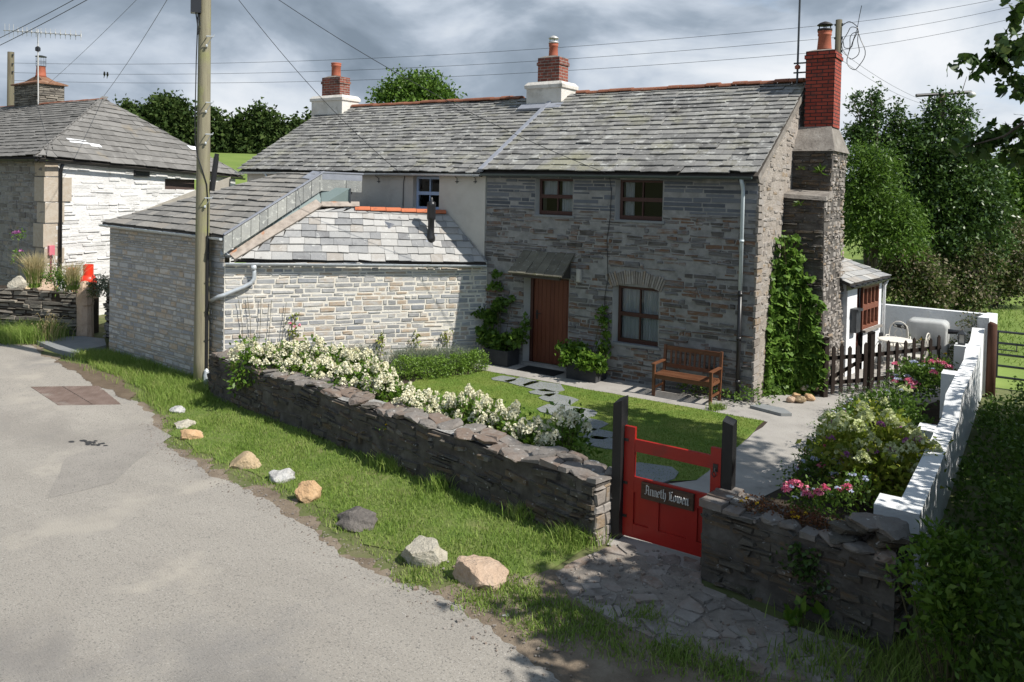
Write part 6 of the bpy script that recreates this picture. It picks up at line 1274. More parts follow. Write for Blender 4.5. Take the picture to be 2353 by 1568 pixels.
# cream bistro table and chair
ci = mat('cream_wrought_iron', [(.62, .59, .52), (.72, .69, .62)], .5, 8)
tz = 20.0
tc0 = A(on_y(2058, 780, 19.4)[0], 19.4, .008)
t = thing('bistro_table', 'round cream wrought iron table on the patio', 'table', tc0); zt_ = on_y(2058, 781, 19.4)[2]
mb = MB(); mb.lathe(tc0 + Z * (zt_ - .025), [(.36, 0), (.37, .01), (.37, .025), (.35, .03)], 26); mb.build('top', ci, t, True)
for k in range(3): an = k * 2.094 + .5; d_ = A(math.cos(an), math.sin(an), 0); mb = MB(); mb.tube([tc0 + d_ * .3 + Z * (zt_ - .03), tc0 + d_ * .12 + Z * (zt_ * .62), tc0 + d_ * .1 + Z * (zt_ * .4), tc0 + d_ * .3], .013, 6); mb.build('leg', ci, t)
def bistro(c, rot, lb):
    t = thing('bistro_chair', lb, 'chair', c, 'cream iron chairs on the patio'); ca, sa = math.cos(rot), math.sin(rot); T = lambda x, y_, z_: A(c[0] + x * ca - y_ * sa, c[1] + x * sa + y_ * ca, c[2] + z_)
    mb = MB(); mb.add([T(math.cos(a_) * .2, math.sin(a_) * .2, zz) for zz in (.43, .455) for a_ in np.linspace(0, 6.283, 18, endpoint=False)], [(i, (i + 1) % 18, 18 + (i + 1) % 18, 18 + i) for i in range(18)] + [tuple(range(18))[::-1], tuple(range(18, 36))]); mb.build('seat', ci, t)
    for a_, b_ in ((-1, -1), (1, -1), (1, 1), (-1, 1)): mb = MB(); mb.tube([T(a_ * .15, b_ * .15, .43), T(a_ * .18, b_ * .17, .2), T(a_ * .23, b_ * .22, 0)], .011, 6); mb.build('leg', ci, t)
    mb = MB(); mb.tube([T(-.18, .17, .43), T(-.2, .22, .62)] + [T(.19 * math.cos(a_), .23, .74 + .22 * math.sin(a_)) for a_ in np.linspace(math.pi, 0, 12)] + [T(.2, .22, .62), T(.18, .17, .43)], .013, 6)
    for s_ in (-1, 1):
        mb.tube([T(s_ * (.02 + .075 * (1 - k / 18.) * 1.0) + s_ * .0 + .07 * s_ * 0 + .055 * math.cos(k * .55) * (1 - k / 22.) * s_ + s_ * .03, .23, .84 + .06 * math.sin(k * .55) * (1 - k / 22.)) for k in range(18)], .008, 5)
        mb.tube([T(s_ * .02, .23, .80), T(s_ * .09, .23, .68), T(s_ * .03, .22, .58), T(s_ * .0, .2, .46)], .008, 5)
    mb.build('backrest', ci, t)
    for s_ in (-1, 1): mb = MB(); mb.tube([T(s_ * .2, .21, .64), T(s_ * .25, .0, .66), T(s_ * .25, -.16, .62), T(s_ * .22, -.2, .55), T(s_ * .2, -.12, .46)], .011, 6); mb.build('armrest', ci, t)
c = on_y(2062, 830, 19.95); bistro(A(c[0], 19.95, .008), .1, 'cream iron chair with scrolled back behind the round table')
c = on_y(2085, 840, 18.9); bistro(A(c[0] + .15, 18.9, .008), -1.7, 'cream iron chair turned sideways right of the round table')
# lantern, brown post, field gate
mb = MB(); c = A(-1.29, 18.45, 1.125); lz = on_y(2243, 825, 17.8); c = A(XI(17.) - .09, 16.93, 1.125)
t = thing('wall_lantern', 'small grey lantern standing on a white wall pier', 'lantern', c)
mb.box(c[0] - .06, c[0] + .06, c[1] - .06, c[1] + .06, c[2], c[2] + .03)
for a_, b_ in ((-1, -1), (1, -1), (1, 1), (-1, 1)): mb.box(c[0] + a_ * .05 - .007, c[0] + a_ * .05 + .007, c[1] + b_ * .05 - .007, c[1] + b_ * .05 + .007, c[2] + .03, c[2] + .2)
mb.build('frame', M['steel'], t)
mb = MB(); mb.box(c[0] - .042, c[0] + .042, c[1] - .042, c[1] + .042, c[2] + .03, c[2] + .19); mb.build('pane', M['creamplastic'], t)
mb = MB(); q = [A(c[0] + a_ * .075, c[1] + b_ * .075, c[2] + .2) for a_, b_ in ((-1, -1), (1, -1), (1, 1), (-1, 1))]; mb.add(q + [A(c[0], c[1], c[2] + .29)], [(0, 1, 4), (1, 2, 4), (2, 3, 4), (3, 0, 4), (3, 2, 1, 0)]); mb.build('lid', M['steel'], t)
c = on_z(2278, 880, 0); c = A(-.86, 18.0, 0); zt_ = on_y(2280, 742, 18.)[2]; cx = on_y(2279, 800, 18.)[0]; mb = MB(); mb.tube([A(cx, 18., -.3), A(cx, 18., zt_ - .03), A(cx + .01, 18., zt_)], [.09, .085, .06], 10); solo(mb, 'gate_post', mat('brown_field_post', [(.05, .022, .014), (.09, .04, .025)], .85, 4, 7, .5, 15, stretch=(4, 4, .6)), 'round brown wooden post at the end of the white wall', 'gate post', A(cx, 18, 0), None, True)
yg = 19.0; gx = on_y(2291, 800, yg)[0]; zt_ = on_y(2295, 762, yg)[2]; zb_ = on_y(2290, 868, yg)[2]
t = thing('field_gate', 'galvanised five bar field gate at the right edge', 'gate', (gx, yg, 0)); ge = gx + 3.0
mb = MB(); mb.tube([A(gx, yg, zb_), A(gx, yg, zt_ + .02)], .028, 8); mb.build('stile', M['steel'], t); mb = MB(); mb.tube([A(ge, yg, zb_), A(ge, yg, zt_)], .028, 8); mb.build('stile', M['steel'], t)
for z_ in np.linspace(zb_ + .02, zt_, 5): mb = MB(); mb.tube([A(gx, yg, z_), A(ge, yg, z_)], .024, 8); mb.build('bar', M['steel'], t)
mb = MB(); zq = zb_ + (zt_ - zb_) * .62; mb.tube([A(gx + .02, yg - .03, zq), A(gx + .36, yg - .03, zq)], .012, 6); mb.tube([A(gx + .34, yg - .03, zq), A(gx + .34, yg - .03, zq + .16)], .01, 5); mb.build('latch', M['steel'], t)

# ---------------------------------------------------------------- plants
rg_ = np.random.default_rng(77)
def leafmat(n, cols, rough=.5, spec=.35, trans=.3, isl=.65):
    return mat(n, cols, rough, 1.2, 4, 0, 20, isl, (), 0., spec, trans=trans)
M['grass'] = leafmat('verge_grass_blades', [(.09, .155, .026), (.15, .24, .04), (.20, .295, .056), (.275, .335, .09), (.44, .41, .21)], .6, .25, .3, .55)
M['lawngrass'] = leafmat('lawn_blades', [(.085, .16, .02), (.135, .22, .03), (.20, .265, .05), (.32, .30, .10)], .7, .2, .25, .5)
M['lf_dark'] = leafmat('dark_glossy_leaves', [(.024, .05, .012), (.045, .09, .019), (.075, .135, .028), (.105, .175, .04)], .36, .45, .22)
M['lf_mid'] = leafmat('mid_green_leaves', [(.038, .075, .012), (.075, .145, .02), (.115, .205, .03), (.16, .24, .042)], .5, .35, .35)
M['lf_light'] = leafmat('fresh_green_leaves', [(.05, .10, .012), (.09, .18, .02), (.14, .24, .03), (.20, .27, .045)], .45, .35, .4)
M['lf_yel'] = leafmat('yellow_green_leaves', [(.11, .16, .018), (.20, .27, .03), (.31, .36, .05), (.36, .33, .06)], .45, .35, .4)
M['lf_far'] = leafmat('distant_wood_leaves', [(.02, .04, .012), (.035, .06, .016), (.055, .085, .022), (.075, .10, .03)], .8, .1, .15)
M['lf_syc'] = leafmat('sycamore_leaves', [(.018, .04, .008), (.035, .075, .012), (.06, .11, .018), (.10, .12, .02)], .5, .35, .2)
M['lf_ivy'] = leafmat('creeper_leaves', [(.05, .105, .017), (.095, .185, .028), (.15, .26, .04), (.21, .30, .06)], .5, .3, .35)
M['lf_box'] = leafmat('box_leaves', [(.07, .13, .018), (.14, .24, .03), (.20, .31, .045)], .45, .4, .25)
M['lf_grey'] = leafmat('lavender_leaves', [(.10, .13, .085), (.17, .20, .14), (.23, .26, .19)], .8, .1, .2)
M['lf_red'] = leafmat('sedum_leaves', [(.06, .05, .018), (.13, .07, .03), (.18, .06, .035), (.10, .11, .03)], .6, .2, .2)
M['lf_bramble'] = leafmat('hedge_leaves', [(.03, .05, .012), (.06, .10, .018), (.10, .13, .03), (.20, .17, .10), (.26, .20, .17)], .6, .3, .25, .8)
M['fl_white'] = leafmat('cream_petals', [(.66, .63, .42), (.80, .77, .58), (.86, .84, .70)], .7, .2, .25, .6)
M['fl_lime'] = leafmat('lime_petals', [(.46, .52, .22), (.62, .66, .36), (.76, .76, .52)], .7, .2, .25, .6)
M['fl_pink'] = leafmat('pink_petals', [(.70, .08, .22), (.84, .24, .38), (.88, .52, .60)], .6, .2, .3, .7)
M['fl_mauve'] = leafmat('mauve_petals', [(.30, .08, .28), (.45, .16, .38), (.55, .28, .48)], .6, .2, .3, .7)
M['fl_blue'] = leafmat('pale_blue_petals', [(.42, .48, .72), (.60, .64, .80), (.75, .77, .84)], .6, .2, .3, .7)
M['fl_yellow'] = leafmat('yellow_petals', [(.70, .42, .01), (.80, .58, .03)], .6, .2, .3, .7)
M['straw'] = leafmat('feather_grass_blades', [(.28, .24, .11), (.46, .38, .20), (.58, .50, .31), (.30, .30, .10)], .7, .2, .4, .8)
M['bark'] = mat('tree_bark', [(.035, .028, .022), (.09, .075, .06), (.14, .12, .10)], .95, 5, 8, .8, 12, stretch=(3, 3, .6))
M['stem'] = mat('plant_stem', [(.06, .06, .025), (.11, .09, .045)], .8, 6)

def pz_(x, y): return gz(x, y)
def lobed(name, P, D, S, wr, m, parent, rng):       # three-lobed leaves
    n = len(P); D = unit(D); B = unit(np.cross(D, rng.normal(size=(n, 3)))); vs = []
    V = []; 
    for a, k in ((0, 1.), (.95, .78), (-.95, .78)):
        d = D * math.cos(a) + B * math.sin(a); b = -D * math.sin(a) + B * math.cos(a); s = S[:, None] * k; nn = np.cross(d, b) * .04 * S[:, None]
        V.append(np.stack([P, P + d * s * .55 + b * s * wr * .5 + nn, P + d * s, P + d * s * .55 - b * s * wr * .5 + nn], 1))
    V = np.stack(V, 1)
    return npmesh(name, V, np.arange(n * 12).reshape(n * 3, 4), m, parent)
def trunk(parent, base, top, r, limbs, m=None, name='trunk', seed=1):
    rr = np.random.default_rng(seed); mb = MB(); base, top = np.asarray(base, float), np.asarray(top, float); k = 7
    pts = [base + (top - base) * t + A(rr.normal(0, .06), rr.normal(0, .06), 0) * (0 if t == 0 else 1) * np.linalg.norm(top - base) * .18 for t in np.linspace(0, 1, k)]
    mb.tube(pts, [r * (1.25 - 1.0 * t) if t else r * 1.5 for t in np.linspace(0, 1, k)], 9)
    for (c, rb) in limbs:
        i = rr.integers(2, k - 1); a = pts[i]; c = np.asarray(c, float); md = (a + c) / 2 + A(0, 0, .12) * np.linalg.norm(c - a)
        mb.tube([a, md, c], [rb, rb * .65, rb * .2], 6)
        for q in range(3):
            e = c + rr.normal(size=3) * min(np.linalg.norm(c - a) * .14, .3); mb.tube([md * .4 + c * .6, e], [rb * .35, rb * .1], 5)
    return mb.build(name, m or M['bark'], parent, True)
def tree(name, label, cat, base, blobs, ncl, per, cr, size, m, rng, wr=.55, r=.2, group=None, low=-.6, lobes=False, shell=.5, upb=0., nl=8):
    t = thing(name, label, cat, base, group)
    b = np.array(blobs, float); top = b[:, :3].mean(0) + A(0, 0, b[:, 3].max() * .3)
    P, D = crown(blobs, ncl, per, cr, rng, shell, low, .6, upb); S = size * (.6 + .7 * rng.random(len(P)))
    (lobed if lobes else leaves)('crown', P, D, S, wr, m, t, rng)
    trunk(t, base, top, r, [(b[i, :3] + rng.normal(size=3) * b[i, 3] * .3, r * .35) for i in rng.choice(len(b), min(nl, len(b)), replace=False)], seed=int(rng.integers(1e6)))
    return t
W3 = lambda px, py, d: tuple(at_d(px, py, d))
def blob(px, py, d, rpx, sq=1.): c = at_d(px, py, d); return (c[0], c[1], c[2], rpx * d / 1830., sq)

# trees at the right: overhanging sycamore beside the camera and its neighbour (they shade the gate)
bs = [(3.2, 11.0, 9.0, 1.15), (3.6, 12.0, 8.9, 1.0), (3.4, 10.1, 8.3, .7), (2.6, 11.4, 8.1, 1.0), (2.2, 10.6, 7.0, .8), (4.4, 11.2, 10.1, 1.2), (5.0, 10.4, 10.3, 1.1), (2.6, 10.3, 7.3, .7)]
t1_ = tree('sycamore_tree', 'tall sycamore whose dark lobed leaves hang into the top right of the sky', 'tree', (4.0, 11.0, -.1), bs, 900, 14, .28, .17, M['lf_syc'], rg_, .6, .24, None, lobes=True)
nearb = [blob(2350, 30, 11., 26), blob(2345, 90, 11., 30), blob(2320, 125, 11., 26), blob(2275, 140, 11., 26, .8), blob(2225, 150, 11., 20, .8), blob(2340, 180, 11., 30), blob(2345, 220, 11., 18), blob(2335, 300, 11., 26, .7), blob(2290, 305, 11., 24, .6), blob(2260, 325, 11., 22, .6), blob(2350, 345, 11., 22), blob(2210, 340, 11., 16, .6), blob(2345, 375, 11., 12), blob(2225, 2, 11., 8)]
P, D = crown(nearb, 120, 4, .08, rg_, .2, -1., .5); D[:, 2] -= .55; lobed('hanging_spray', P, D, .15 * (.6 + .6 * rg_.random(len(P))), .62, M['lf_syc'], t1_, rg_)
mb = MB()
for k_ in (2, 6, 8, 11): e_ = A(*nearb[k_][:3]); mb.tube([A(3.2, 11.1, 5.6), A(1.6, 10.9, 6.1 + .1 * k_ * .3), e_ + A(.5, 0, .15), e_], [.06, .04, .018, .005], 5)
mb.build('bough', M['bark'], t1_, True)
bs = [(2.6, 7.2, 4.7, 1.35), (3.6, 6.6, 5.0, 1.3), (2.4, 7.6, 5.0, .7), (3.3, 7.7, 5.9, .9), (2.8, 6.0, 3.7, 1.0), (4.4, 5.6, 4.2, 1.2), (2.5, 6.9, 3.2, 1.1), (1.25, 6.5, 3.9, .75), (1.25, 7.4, 4.1, .75)]  # closest low blobs: unseen foliage added to block the sky over the bank
t = thing('sycamore_tree', 'lower broad sycamore beyond the right edge shading the gate wall', 'tree', (3.3, 7.4, -.1))
P, D = crown(bs, 800, 13, .26, rg_, .5, -.7, .6); lobed('crown', P, D, .16 * (.6 + .7 * rg_.random(len(P))), .6, M['lf_syc'], t, rg_)
trunk(t, (3.3, 7.4, -.1), (3.1, 7.6, 5.0), .2, [(b_[:3], .06) for b_ in bs], seed=5)

# unseen hedge added outside the right of the view to block sun and sky
bs = [(1.7 + .25 * math.sin(y_ * 1.7), y_, z_, .85, 1.) for y_ in np.arange(3.4, 17.5, .8) for z_ in (.4, 1.4, 2.4)] + [(2.3, y_, 3.3, .95, 1.) for y_ in np.arange(3.8, 16.5, .8)]
t = thing('shade_hedge', 'unseen tall hedge added on the right to deepen the shade on the bank', 'hedge', (1.9, 10., -.05)); P, D = crown(bs, 4600, 9, .14, rg_, .3, -.9); leaves('foliage', P, D, .17 * (.6 + .7 * rg_.random(len(P))), .55, M['lf_dark'], t, rg_)
mb = MB()
for y_ in np.arange(3.6, 17., 1.1): mb.tube([A(1.9, y_, -.1), A(1.8, y_ + .1, 1.4), A(2., y_, 2.9)], [.05, .04, .015], 5)
mb.build('stems', M['bark'], t)

# big dark tree and its neighbours behind the porch
d = 27.
bs = [blob(2160, 335, d, 56), blob(2205, 390, d, 64), blob(2110, 370, d, 52), blob(2190, 450, d, 84), blob(2250, 480, d, 62), blob(2130, 450, d, 66), blob(2160, 272, d, 30, 1.3), blob(2205, 280, d, 26, 1.3), blob(2095, 310, d, 26, 1.2), blob(2230, 560, d, 68), blob(2150, 540, d, 66), blob(2195, 238, d, 12, 1.6), blob(2160, 232, d, 12, 1.5), blob(2255, 405, d, 36)]
tree('broadleaf_tree', 'large dense dark green glossy tree behind the porch and patio', 'tree', tuple(on_z(2180, 640, 0)[:2] * .95) + (0,), bs, 2300, 15, .16, .15, M['lf_dark'], rg_, .5, .22, 'trees behind the patio', shell=.62)
bs = [blob(2010, 240, d, 15, 1.6), blob(2005, 280, d, 22, 1.4), blob(1968, 250, d, 14, 1.5), blob(2050, 330, d, 30), blob(1990, 330, d, 34), blob(1965, 310, d, 22), blob(2014, 212, d, 9, 1.8), blob(1972, 228, d, 8, 1.6), blob(2060, 390, d, 36), blob(2062, 268, d, 14, 1.8), blob(2066, 300, d, 18, 1.3)]
tree('broadleaf_tree', 'upright dark tree with pointed shoots just right of the brick chimney', 'tree', (at_d(2000, 450, d)[0], at_d(2000, 450, d)[1], 0), bs, 620, 12, .11, .13, M['lf_dark'], rg_, .5, .15, 'trees behind the patio', shell=.5)
d = 24.
bs = [blob(1985, 400, d, 50), blob(2010, 440, d, 56), blob(1975, 470, d, 50), blob(2040, 500, d, 58), blob(1990, 540, d, 60), blob(2060, 560, d, 60), blob(2025, 380, d, 36), blob(2085, 520, d, 40), blob(1960, 370, d, 30)]
tree('ash_sapling', 'lighter yellowish green bushy tree against the chimney breast', 'tree', (at_d(2010, 500, d)[0], at_d(2010, 500, d)[1], 0), bs, 1000, 14, .17, .15, M['lf_mid'], rg_, .32, .1, 'trees behind the patio', shell=.55)
d = 25.
for k, (cs, lb) in enumerate([([(2080, 600, 46), (2110, 640, 52), (2060, 650, 44), (2140, 670, 42)], 'bramble hedge bush above the left end of the patio wall'), ([(2190, 640, 56), (2230, 670, 46), (2170, 690, 36), (2240, 610, 50)], 'bramble hedge bush above the middle of the patio wall'), ([(2290, 600, 56), (2330, 560, 60), (2300, 660, 36), (2340, 640, 50)], 'bramble hedge bush at the right edge above the field')]):
    bs = [blob(a_, b_, d + k * 1.5, c_) for a_, b_, c_ in cs]; c = at_d(cs[0][0], 600, d + k * 1.5)
    tree('hedge_bush', lb, 'bush', (c[0], c[1], 0), bs, 620, 14, .16, .12, M['lf_bramble'], rg_, .6, .06, 'bramble hedge behind the patio', low=-.9)
d = 33.
bs = [blob(2310, 450, d, 60), blob(2345, 400, d, 50), blob(2365, 470, d, 70), blob(2300, 520, d, 56), blob(2350, 530, d, 60)]
tree('broadleaf_tree', 'rounded dull green tree at the right edge beyond the field hedge', 'tree', (at_d(2330, 500, d)[0], at_d(2330, 500, d)[1], 0), bs, 700, 14, .25, .2, M['lf_mid'], rg_, .55, .2, 'trees behind the patio')
d = 46.
bs = [blob(2250 + i * 30, 470 + 20 * math.sin(i), d, 60) for i in range(-12, 8)] 
tag(leaves('hedgerow', *(lambda P, D: (P, D, .3 * (.6 + .7 * rg_.random(len(P)))))(*crown(bs, 1400, 9, .3, rg_, .5, -.9)), .6, M['lf_far'], None, rg_), kind='stuff')
# tree over the ridge
d = 38.
bs = [blob(900, 225, d, 30), blob(940, 210, d, 34), blob(985, 208, d, 32), blob(1010, 225, d, 28), blob(880, 235, d, 20), blob(960, 240, d, 50), blob(1035, 225, d, 14)]
tree('broadleaf_tree', 'green tree top showing above the ridge between the two chimneys', 'tree', (at_d(950, 400, d)[0], at_d(950, 400, d)[1], .5), bs, 500, 13, .25, .2, M['lf_mid'], rg_, .55, .2, None)
# far wood on the hill
d = 90.
hz_ = lambda c: hill(c[0], c[1])
bs = [blob(385, 265, d, 42), blob(400, 290, d, 48), blob(360, 290, d, 40), blob(430, 310, d, 40), blob(345, 320, d, 40), blob(395, 330, d, 60)]
c = at_d(390, 350, d); tree('broadleaf_tree', 'large round tree on the hill between the neighbour roof and the pole', 'tree', (c[0], c[1], hz_(c)), bs, 900, 12, .5, .55, M['lf_far'], rg_, .6, .4, None)
bs = [blob(290, 262, d, 22), blob(305, 275, d, 22), blob(275, 275, d, 20), blob(300, 300, d, 40)]
c = at_d(295, 340, d); tree('broadleaf_tree', 'small round tree on the skyline just right of the neighbour roof', 'tree', (c[0], c[1], hz_(c)), bs, 300, 12, .4, .5, M['lf_far'], rg_, .6, .3, None)
bs = [blob(x_, 292 + 14 * math.sin(x_ * .05) + (14 if x_ > 640 else 0), d, 26 + 8 * math.sin(x_ * .13)) for x_ in range(470, 800, 16)] + [blob(x_, 335, d, 38) for x_ in range(330, 800, 22)] + [blob(x_, 365, d - 1, 18) for x_ in range(320, 800, 16)]
P, D = crown(bs, 3000, 10, .45, rg_, .55, -.8); tag(leaves('far_wood', P, D, .55 * (.6 + .7 * rg_.random(len(P))), .6, M['lf_far'], None, rg_), kind='stuff')
# lattice pylon, far away
c = at_d(357, 262, 400.); mb = MB(); hp = 12.
for sx, sy in ((-1, -1), (1, -1), (1, 1), (-1, 1)): mb.tube([c + A(sx * 1.3, sy * 1.3, -14), c + A(sx * .25, sy * .25, 6)], .16, 4)
for z_, w_ in ((4.4, 4.2), (2., 5.2), (-.5, 4.2)): mb.tube([c + A(-w_ * .8, -w_ * .5, z_), c + A(w_ * .8, w_ * .5, z_)], .16, 4)
for k in range(7): z0_ = -14 + k * 2.8; e = 1.3 - 1.05 * (z0_ + 14) / 20; mb.tube([c + A(-e, -e, z0_), c + A(e, -e * .9, z0_ + 2.8)], .1, 4); mb.tube([c + A(e, -e, z0_), c + A(-e, -e * .9, z0_ + 2.8)], .1, 4)
solo(mb, 'pylon', M['steel'], 'tiny lattice pylon on the skyline left of the round hill tree', 'pylon', c - Z * 14)

# ---------------------------------------------------------------- grass
VER = [(x, edge(x) + .12) for x in np.arange(-19.2, -3.2, .4)] + [(-3.6, 5.9), (-4.2, 6.9), (-4.05, 7.6)] + [tuple((W0 + u_w * t)[:2]) for u_w, t in [(nrm(A(WB[0] - WA[0], WB[1] - WA[1], 0)), t_) for t_ in np.linspace(9.7, 0, 12)]] + [(-13.9, 10.1), (-18.9, 10.5), (-19.2, 10.2)]
Xg, Yg = scatter(VER, 86000, rg_); ed = np.array([edge(x) for x in Xg]); dist = Yg - ed
dens = np.clip(.35 + dist * 1.1, .1, 1.) * (.72 + .4 * np.sin(Xg * 2.3 + Yg * 1.1) * np.sin(Xg * .9 - Yg * 3.1 + 1)); k = rg_.random(len(Xg)) < dens
mudk = (Xg < -14.6) & (Yg < ed + .45) & (rg_.random(len(Xg)) < .93); k &= ~mudk
Xg, Yg, dist = Xg[k], Yg[k], dist[k]; Zg = gzv(Xg, Yg)
clump = .5 + .5 * np.sin(Xg * 3.7 + 1.3) * np.sin(Yg * 4.1 + Xg * 1.7)
wallside = np.clip((dist - .9) * .8, 0, 1); far_ = np.clip((-12.8 - Xg) / 1.2, 0, 1)
hh = (.022 + .03 * clump + .03 * wallside + .10 * far_) * (.5 + rg_.random(len(Xg)))
tag(blades('verge_grass', np.stack([Xg, Yg, Zg - .005], 1), hh, .0042, .42, M['grass'], rg_), kind='stuff')
sheet('verge_turf', mat('verge_turf', [(.06, .10, .018), (.10, .15, .028), (.14, .17, .05), (.21, .18, .09)], .97, 3.2, 9, .8, 30), [(x, edge(x) + .34 + jag(x * 2, 1.2)) for x in np.arange(-14.4, -4.0, .25)] + [(-4.1, 7.0), (-4.05, 7.7), (-13.6, 9.7), (-14.2, 9.9)], -.9, sub=9)
vt = bpy.data.objects['verge_turf']
for v in vt.data.vertices: v.co.z = gz(v.co.x, v.co.y) - .002
Xg, Yg = scatter([tuple(p) for p in LAWN], 52000, rg_)
tag(blades('lawn_grass', np.stack([Xg, Yg, np.full(len(Xg), .011)], 1), .022 * (.6 + .8 * rg_.random(len(Xg))), .0035, .5, M['lawngrass'], rg_), kind='stuff')
TF = []
def tufts(lst, n, h, sp):
    for px, py, zz in lst:
        c = on_z(px, py, zz); q = rg_.normal(size=(n, 3)) * sp; q[:, 2] = 0; TF.append((c + q, h * (.5 + rg_.random(n))))
tufts([(880, 1065, -.1), (905, 1078, -.1), (1330, 1230, 0), (1350, 1245, 0), (1310, 1240, 0), (470, 905, -.33), (440, 880, -.34), (1200, 1185, 0), (1010, 1118, -.05)], 200, .15, .09)
tufts([(1180, 1350, 0), (1230, 1380, 0), (1290, 1400, 0), (1340, 1420, 0), (1250, 1430, 0), (1380, 1450, 0), (1300, 1460, 0), (1420, 1490, 0), (1550, 1500, 0), (1580, 1510, 0), (1520, 1510, 0), (1650, 1540, 0), (1690, 1550, 0), (1480, 1420, 0), (1100, 1385, -.01), (960, 1330, -.03)], 300, .055, .12)
tufts([(1850, 1540, 0), (1950, 1550, 0), (2050, 1540, 0), (2150, 1560, 0), (2250, 1550, 0), (1900, 1510, 0), (2000, 1510, 0), (2100, 1520, 0), (2300, 1530, 0)], 170, .13, .2)
tufts([(1640, 942, .01), (1655, 940, .01)], 160, .1, .05)
tufts([(x_, 770 + 16 * (x_ % 3) / 2, -.33) for x_ in range(-10, 130, 7)], 260, .32, .2)
Pn = np.concatenate([p for p, _ in TF]); Hn = np.concatenate([h for _, h in TF]); tag(blades('grass_tufts', Pn, Hn, .005, .45, M['grass'], rg_), kind='stuff')
Xg = rg_.uniform(-3, 9, 9000); Yg = rg_.uniform(21.6, 32, 9000); tag(blades('field_grass', np.stack([Xg, Yg, np.zeros(9000)], 1), .09, .012, .6, M['grass'], rg_), kind='stuff')

# ---------------------------------------------------------------- white hydrangeas behind the garden wall
def flower_heads(parent, C_, r_, h_, n, m, rng, name='flower_head', ps=.034, cone=.6):
    for c in C_:
        d = unit(rng.normal(size=(n, 3))); d[:, 2] = np.abs(d[:, 2]) * 1.0 - .15; k = 1 - cone * np.clip(d[:, 2], 0, 1)
        P = c + d * np.stack([r_ * k, r_ * k, np.full(n, h_)], 1) * (.8 + .25 * rng.random((n, 1))); D = d + rng.normal(size=(n, 3)) * .9
        leaves(name, P - unit(D) * ps * .4, D, ps * (.7 + .6 * rng.random(len(P))), .95, m, parent, rng, .05)
def stems(parent, c, heads, m=None):
    mb = MB()
    for h in heads: mb.tube([A(c[0] + (h[0] - c[0]) * .15, c[1] + (h[1] - c[1]) * .15, c[2]), (A(*c) + h) / 2 + A((h[0] - c[0]) * .15, (h[1] - c[1]) * .15, 0), h], .006, 4)
    mb.build('stems', m or M['stem'], parent)
def hydrangea(c, r, h, nh, lb, grp, fm='fl_white', lm='lf_mid', hr=.055, hh=.10, ncl=110, size=.10, nm='hydrangea_bush'):
    c = np.asarray(c, float); t = thing(nm, lb, 'shrub', c, grp)
    P, D = crown([(c[0], c[1], c[2] + h * .52, r, h * .5 / r)], ncl, 7, .07, rg_, .45, -.8, .8, .15); leaves('foliage', P, D, size * (.6 + .6 * rg_.random(len(P))), .5, M[lm], t, rg_)
    H = []
    for k in range(nh):
        a_ = rg_.random() * 6.283; q = rg_.random() ** .5; H.append(c + A(math.cos(a_) * r * q, math.sin(a_) * r * q, h * (.62 + .42 * math.sqrt(max(0, 1 - q * q)) + rg_.normal(0, .05))))
    flower_heads(t, H, hr, hh, 70, M[fm], rg_, 'flower_head'); stems(t, c, H[::2])
    return t
wh = [(570, 800, .95), (622, 806, .9), (672, 800, .95), (722, 800, 1.0), (776, 812, .95), (824, 822, .95), (868, 845, 1.0), (812, 858, .85), (742, 845, .8), (690, 832, .75), (886, 880, .8), (955, 912, .8), (1012, 925, .75), (1080, 915, .92), (1128, 938, .85), (1180, 958, .82), (1232, 985, .78), (1302, 968, .98)]
lbl = ['far left', 'second from the pole', 'third from the pole', 'fourth from the pole', 'fifth from the pole', 'just below the middle of the outhouse wall', 'tall one beside the box hedge', 'low one against the wall under the tall ones', 'low one in the middle of the left bank', 'low one near the reddest capstones', 'at the corner of the lawn', 'first along the lawn edge', 'second along the lawn edge', 'tallest in the middle of the lawn edge', 'right of the tallest one on the lawn edge', 'third from the gate', 'second from the gate', 'loose open one nearest the red gate']
for (px, py, zt_), lb in zip(wh, lbl):
    c = on_z(px, py, zt_ * .88)
    hydrangea((c[0], c[1], .004), .33, zt_ * .9, 24, 'white panicle hydrangea, ' + lb, 'white hydrangeas behind the garden wall', lm='lf_light', ncl=80, hr=.062, hh=.11)
# box hedge, lavender
bs = []
for px, py in ((925, 848), (955, 850), (985, 848), (1015, 846), (1045, 842), (1075, 836), (1095, 832)): c = on_z(px, py, .18); bs.append((c[0], c[1], .18, .24, .95))
t = thing('box_hedge', 'low clipped box hedge bordering the back of the lawn', 'hedge', (bs[3][0], bs[3][1], .004)); P, D = crown(bs, 900, 10, .035, rg_, .75, -.8, .8, .2); leaves('foliage', P, D, .035 * (.7 + .6 * rg_.random(len(P))), .6, M['lf_box'], t, rg_); stems(t, (bs[3][0], bs[3][1], .004), [A(*b_[:3]) for b_ in bs])
for px, py, lb in ((930, 812, 'grey green lavender clump behind the left of the box hedge'), (985, 808, 'grey green lavender clump behind the middle of the box hedge'), (1045, 806, 'grey green lavender clump behind the right of the box hedge'), (820, 800, 'grey green lavender clump among the white hydrangeas')):
    c = on_z(px, py, .35); n = 900; q = rg_.normal(size=(n, 3)) * .2; q[:, 2] = 0; t = thing('lavender', lb, 'shrub', (c[0], c[1], .004), 'lavender clumps by the outhouse'); blades('stalks', A(c[0], c[1], .0) + q, .32 + .2 * rg_.random(n), .004, .38, M['lf_grey'], rg_, t); P, D = crown([(c[0], c[1], .2, .24, .8)], 60, 8, .05, rg_, .6); leaves('foliage', P, D, np.full(len(P), .05), .25, M['lf_grey'], t, rg_)
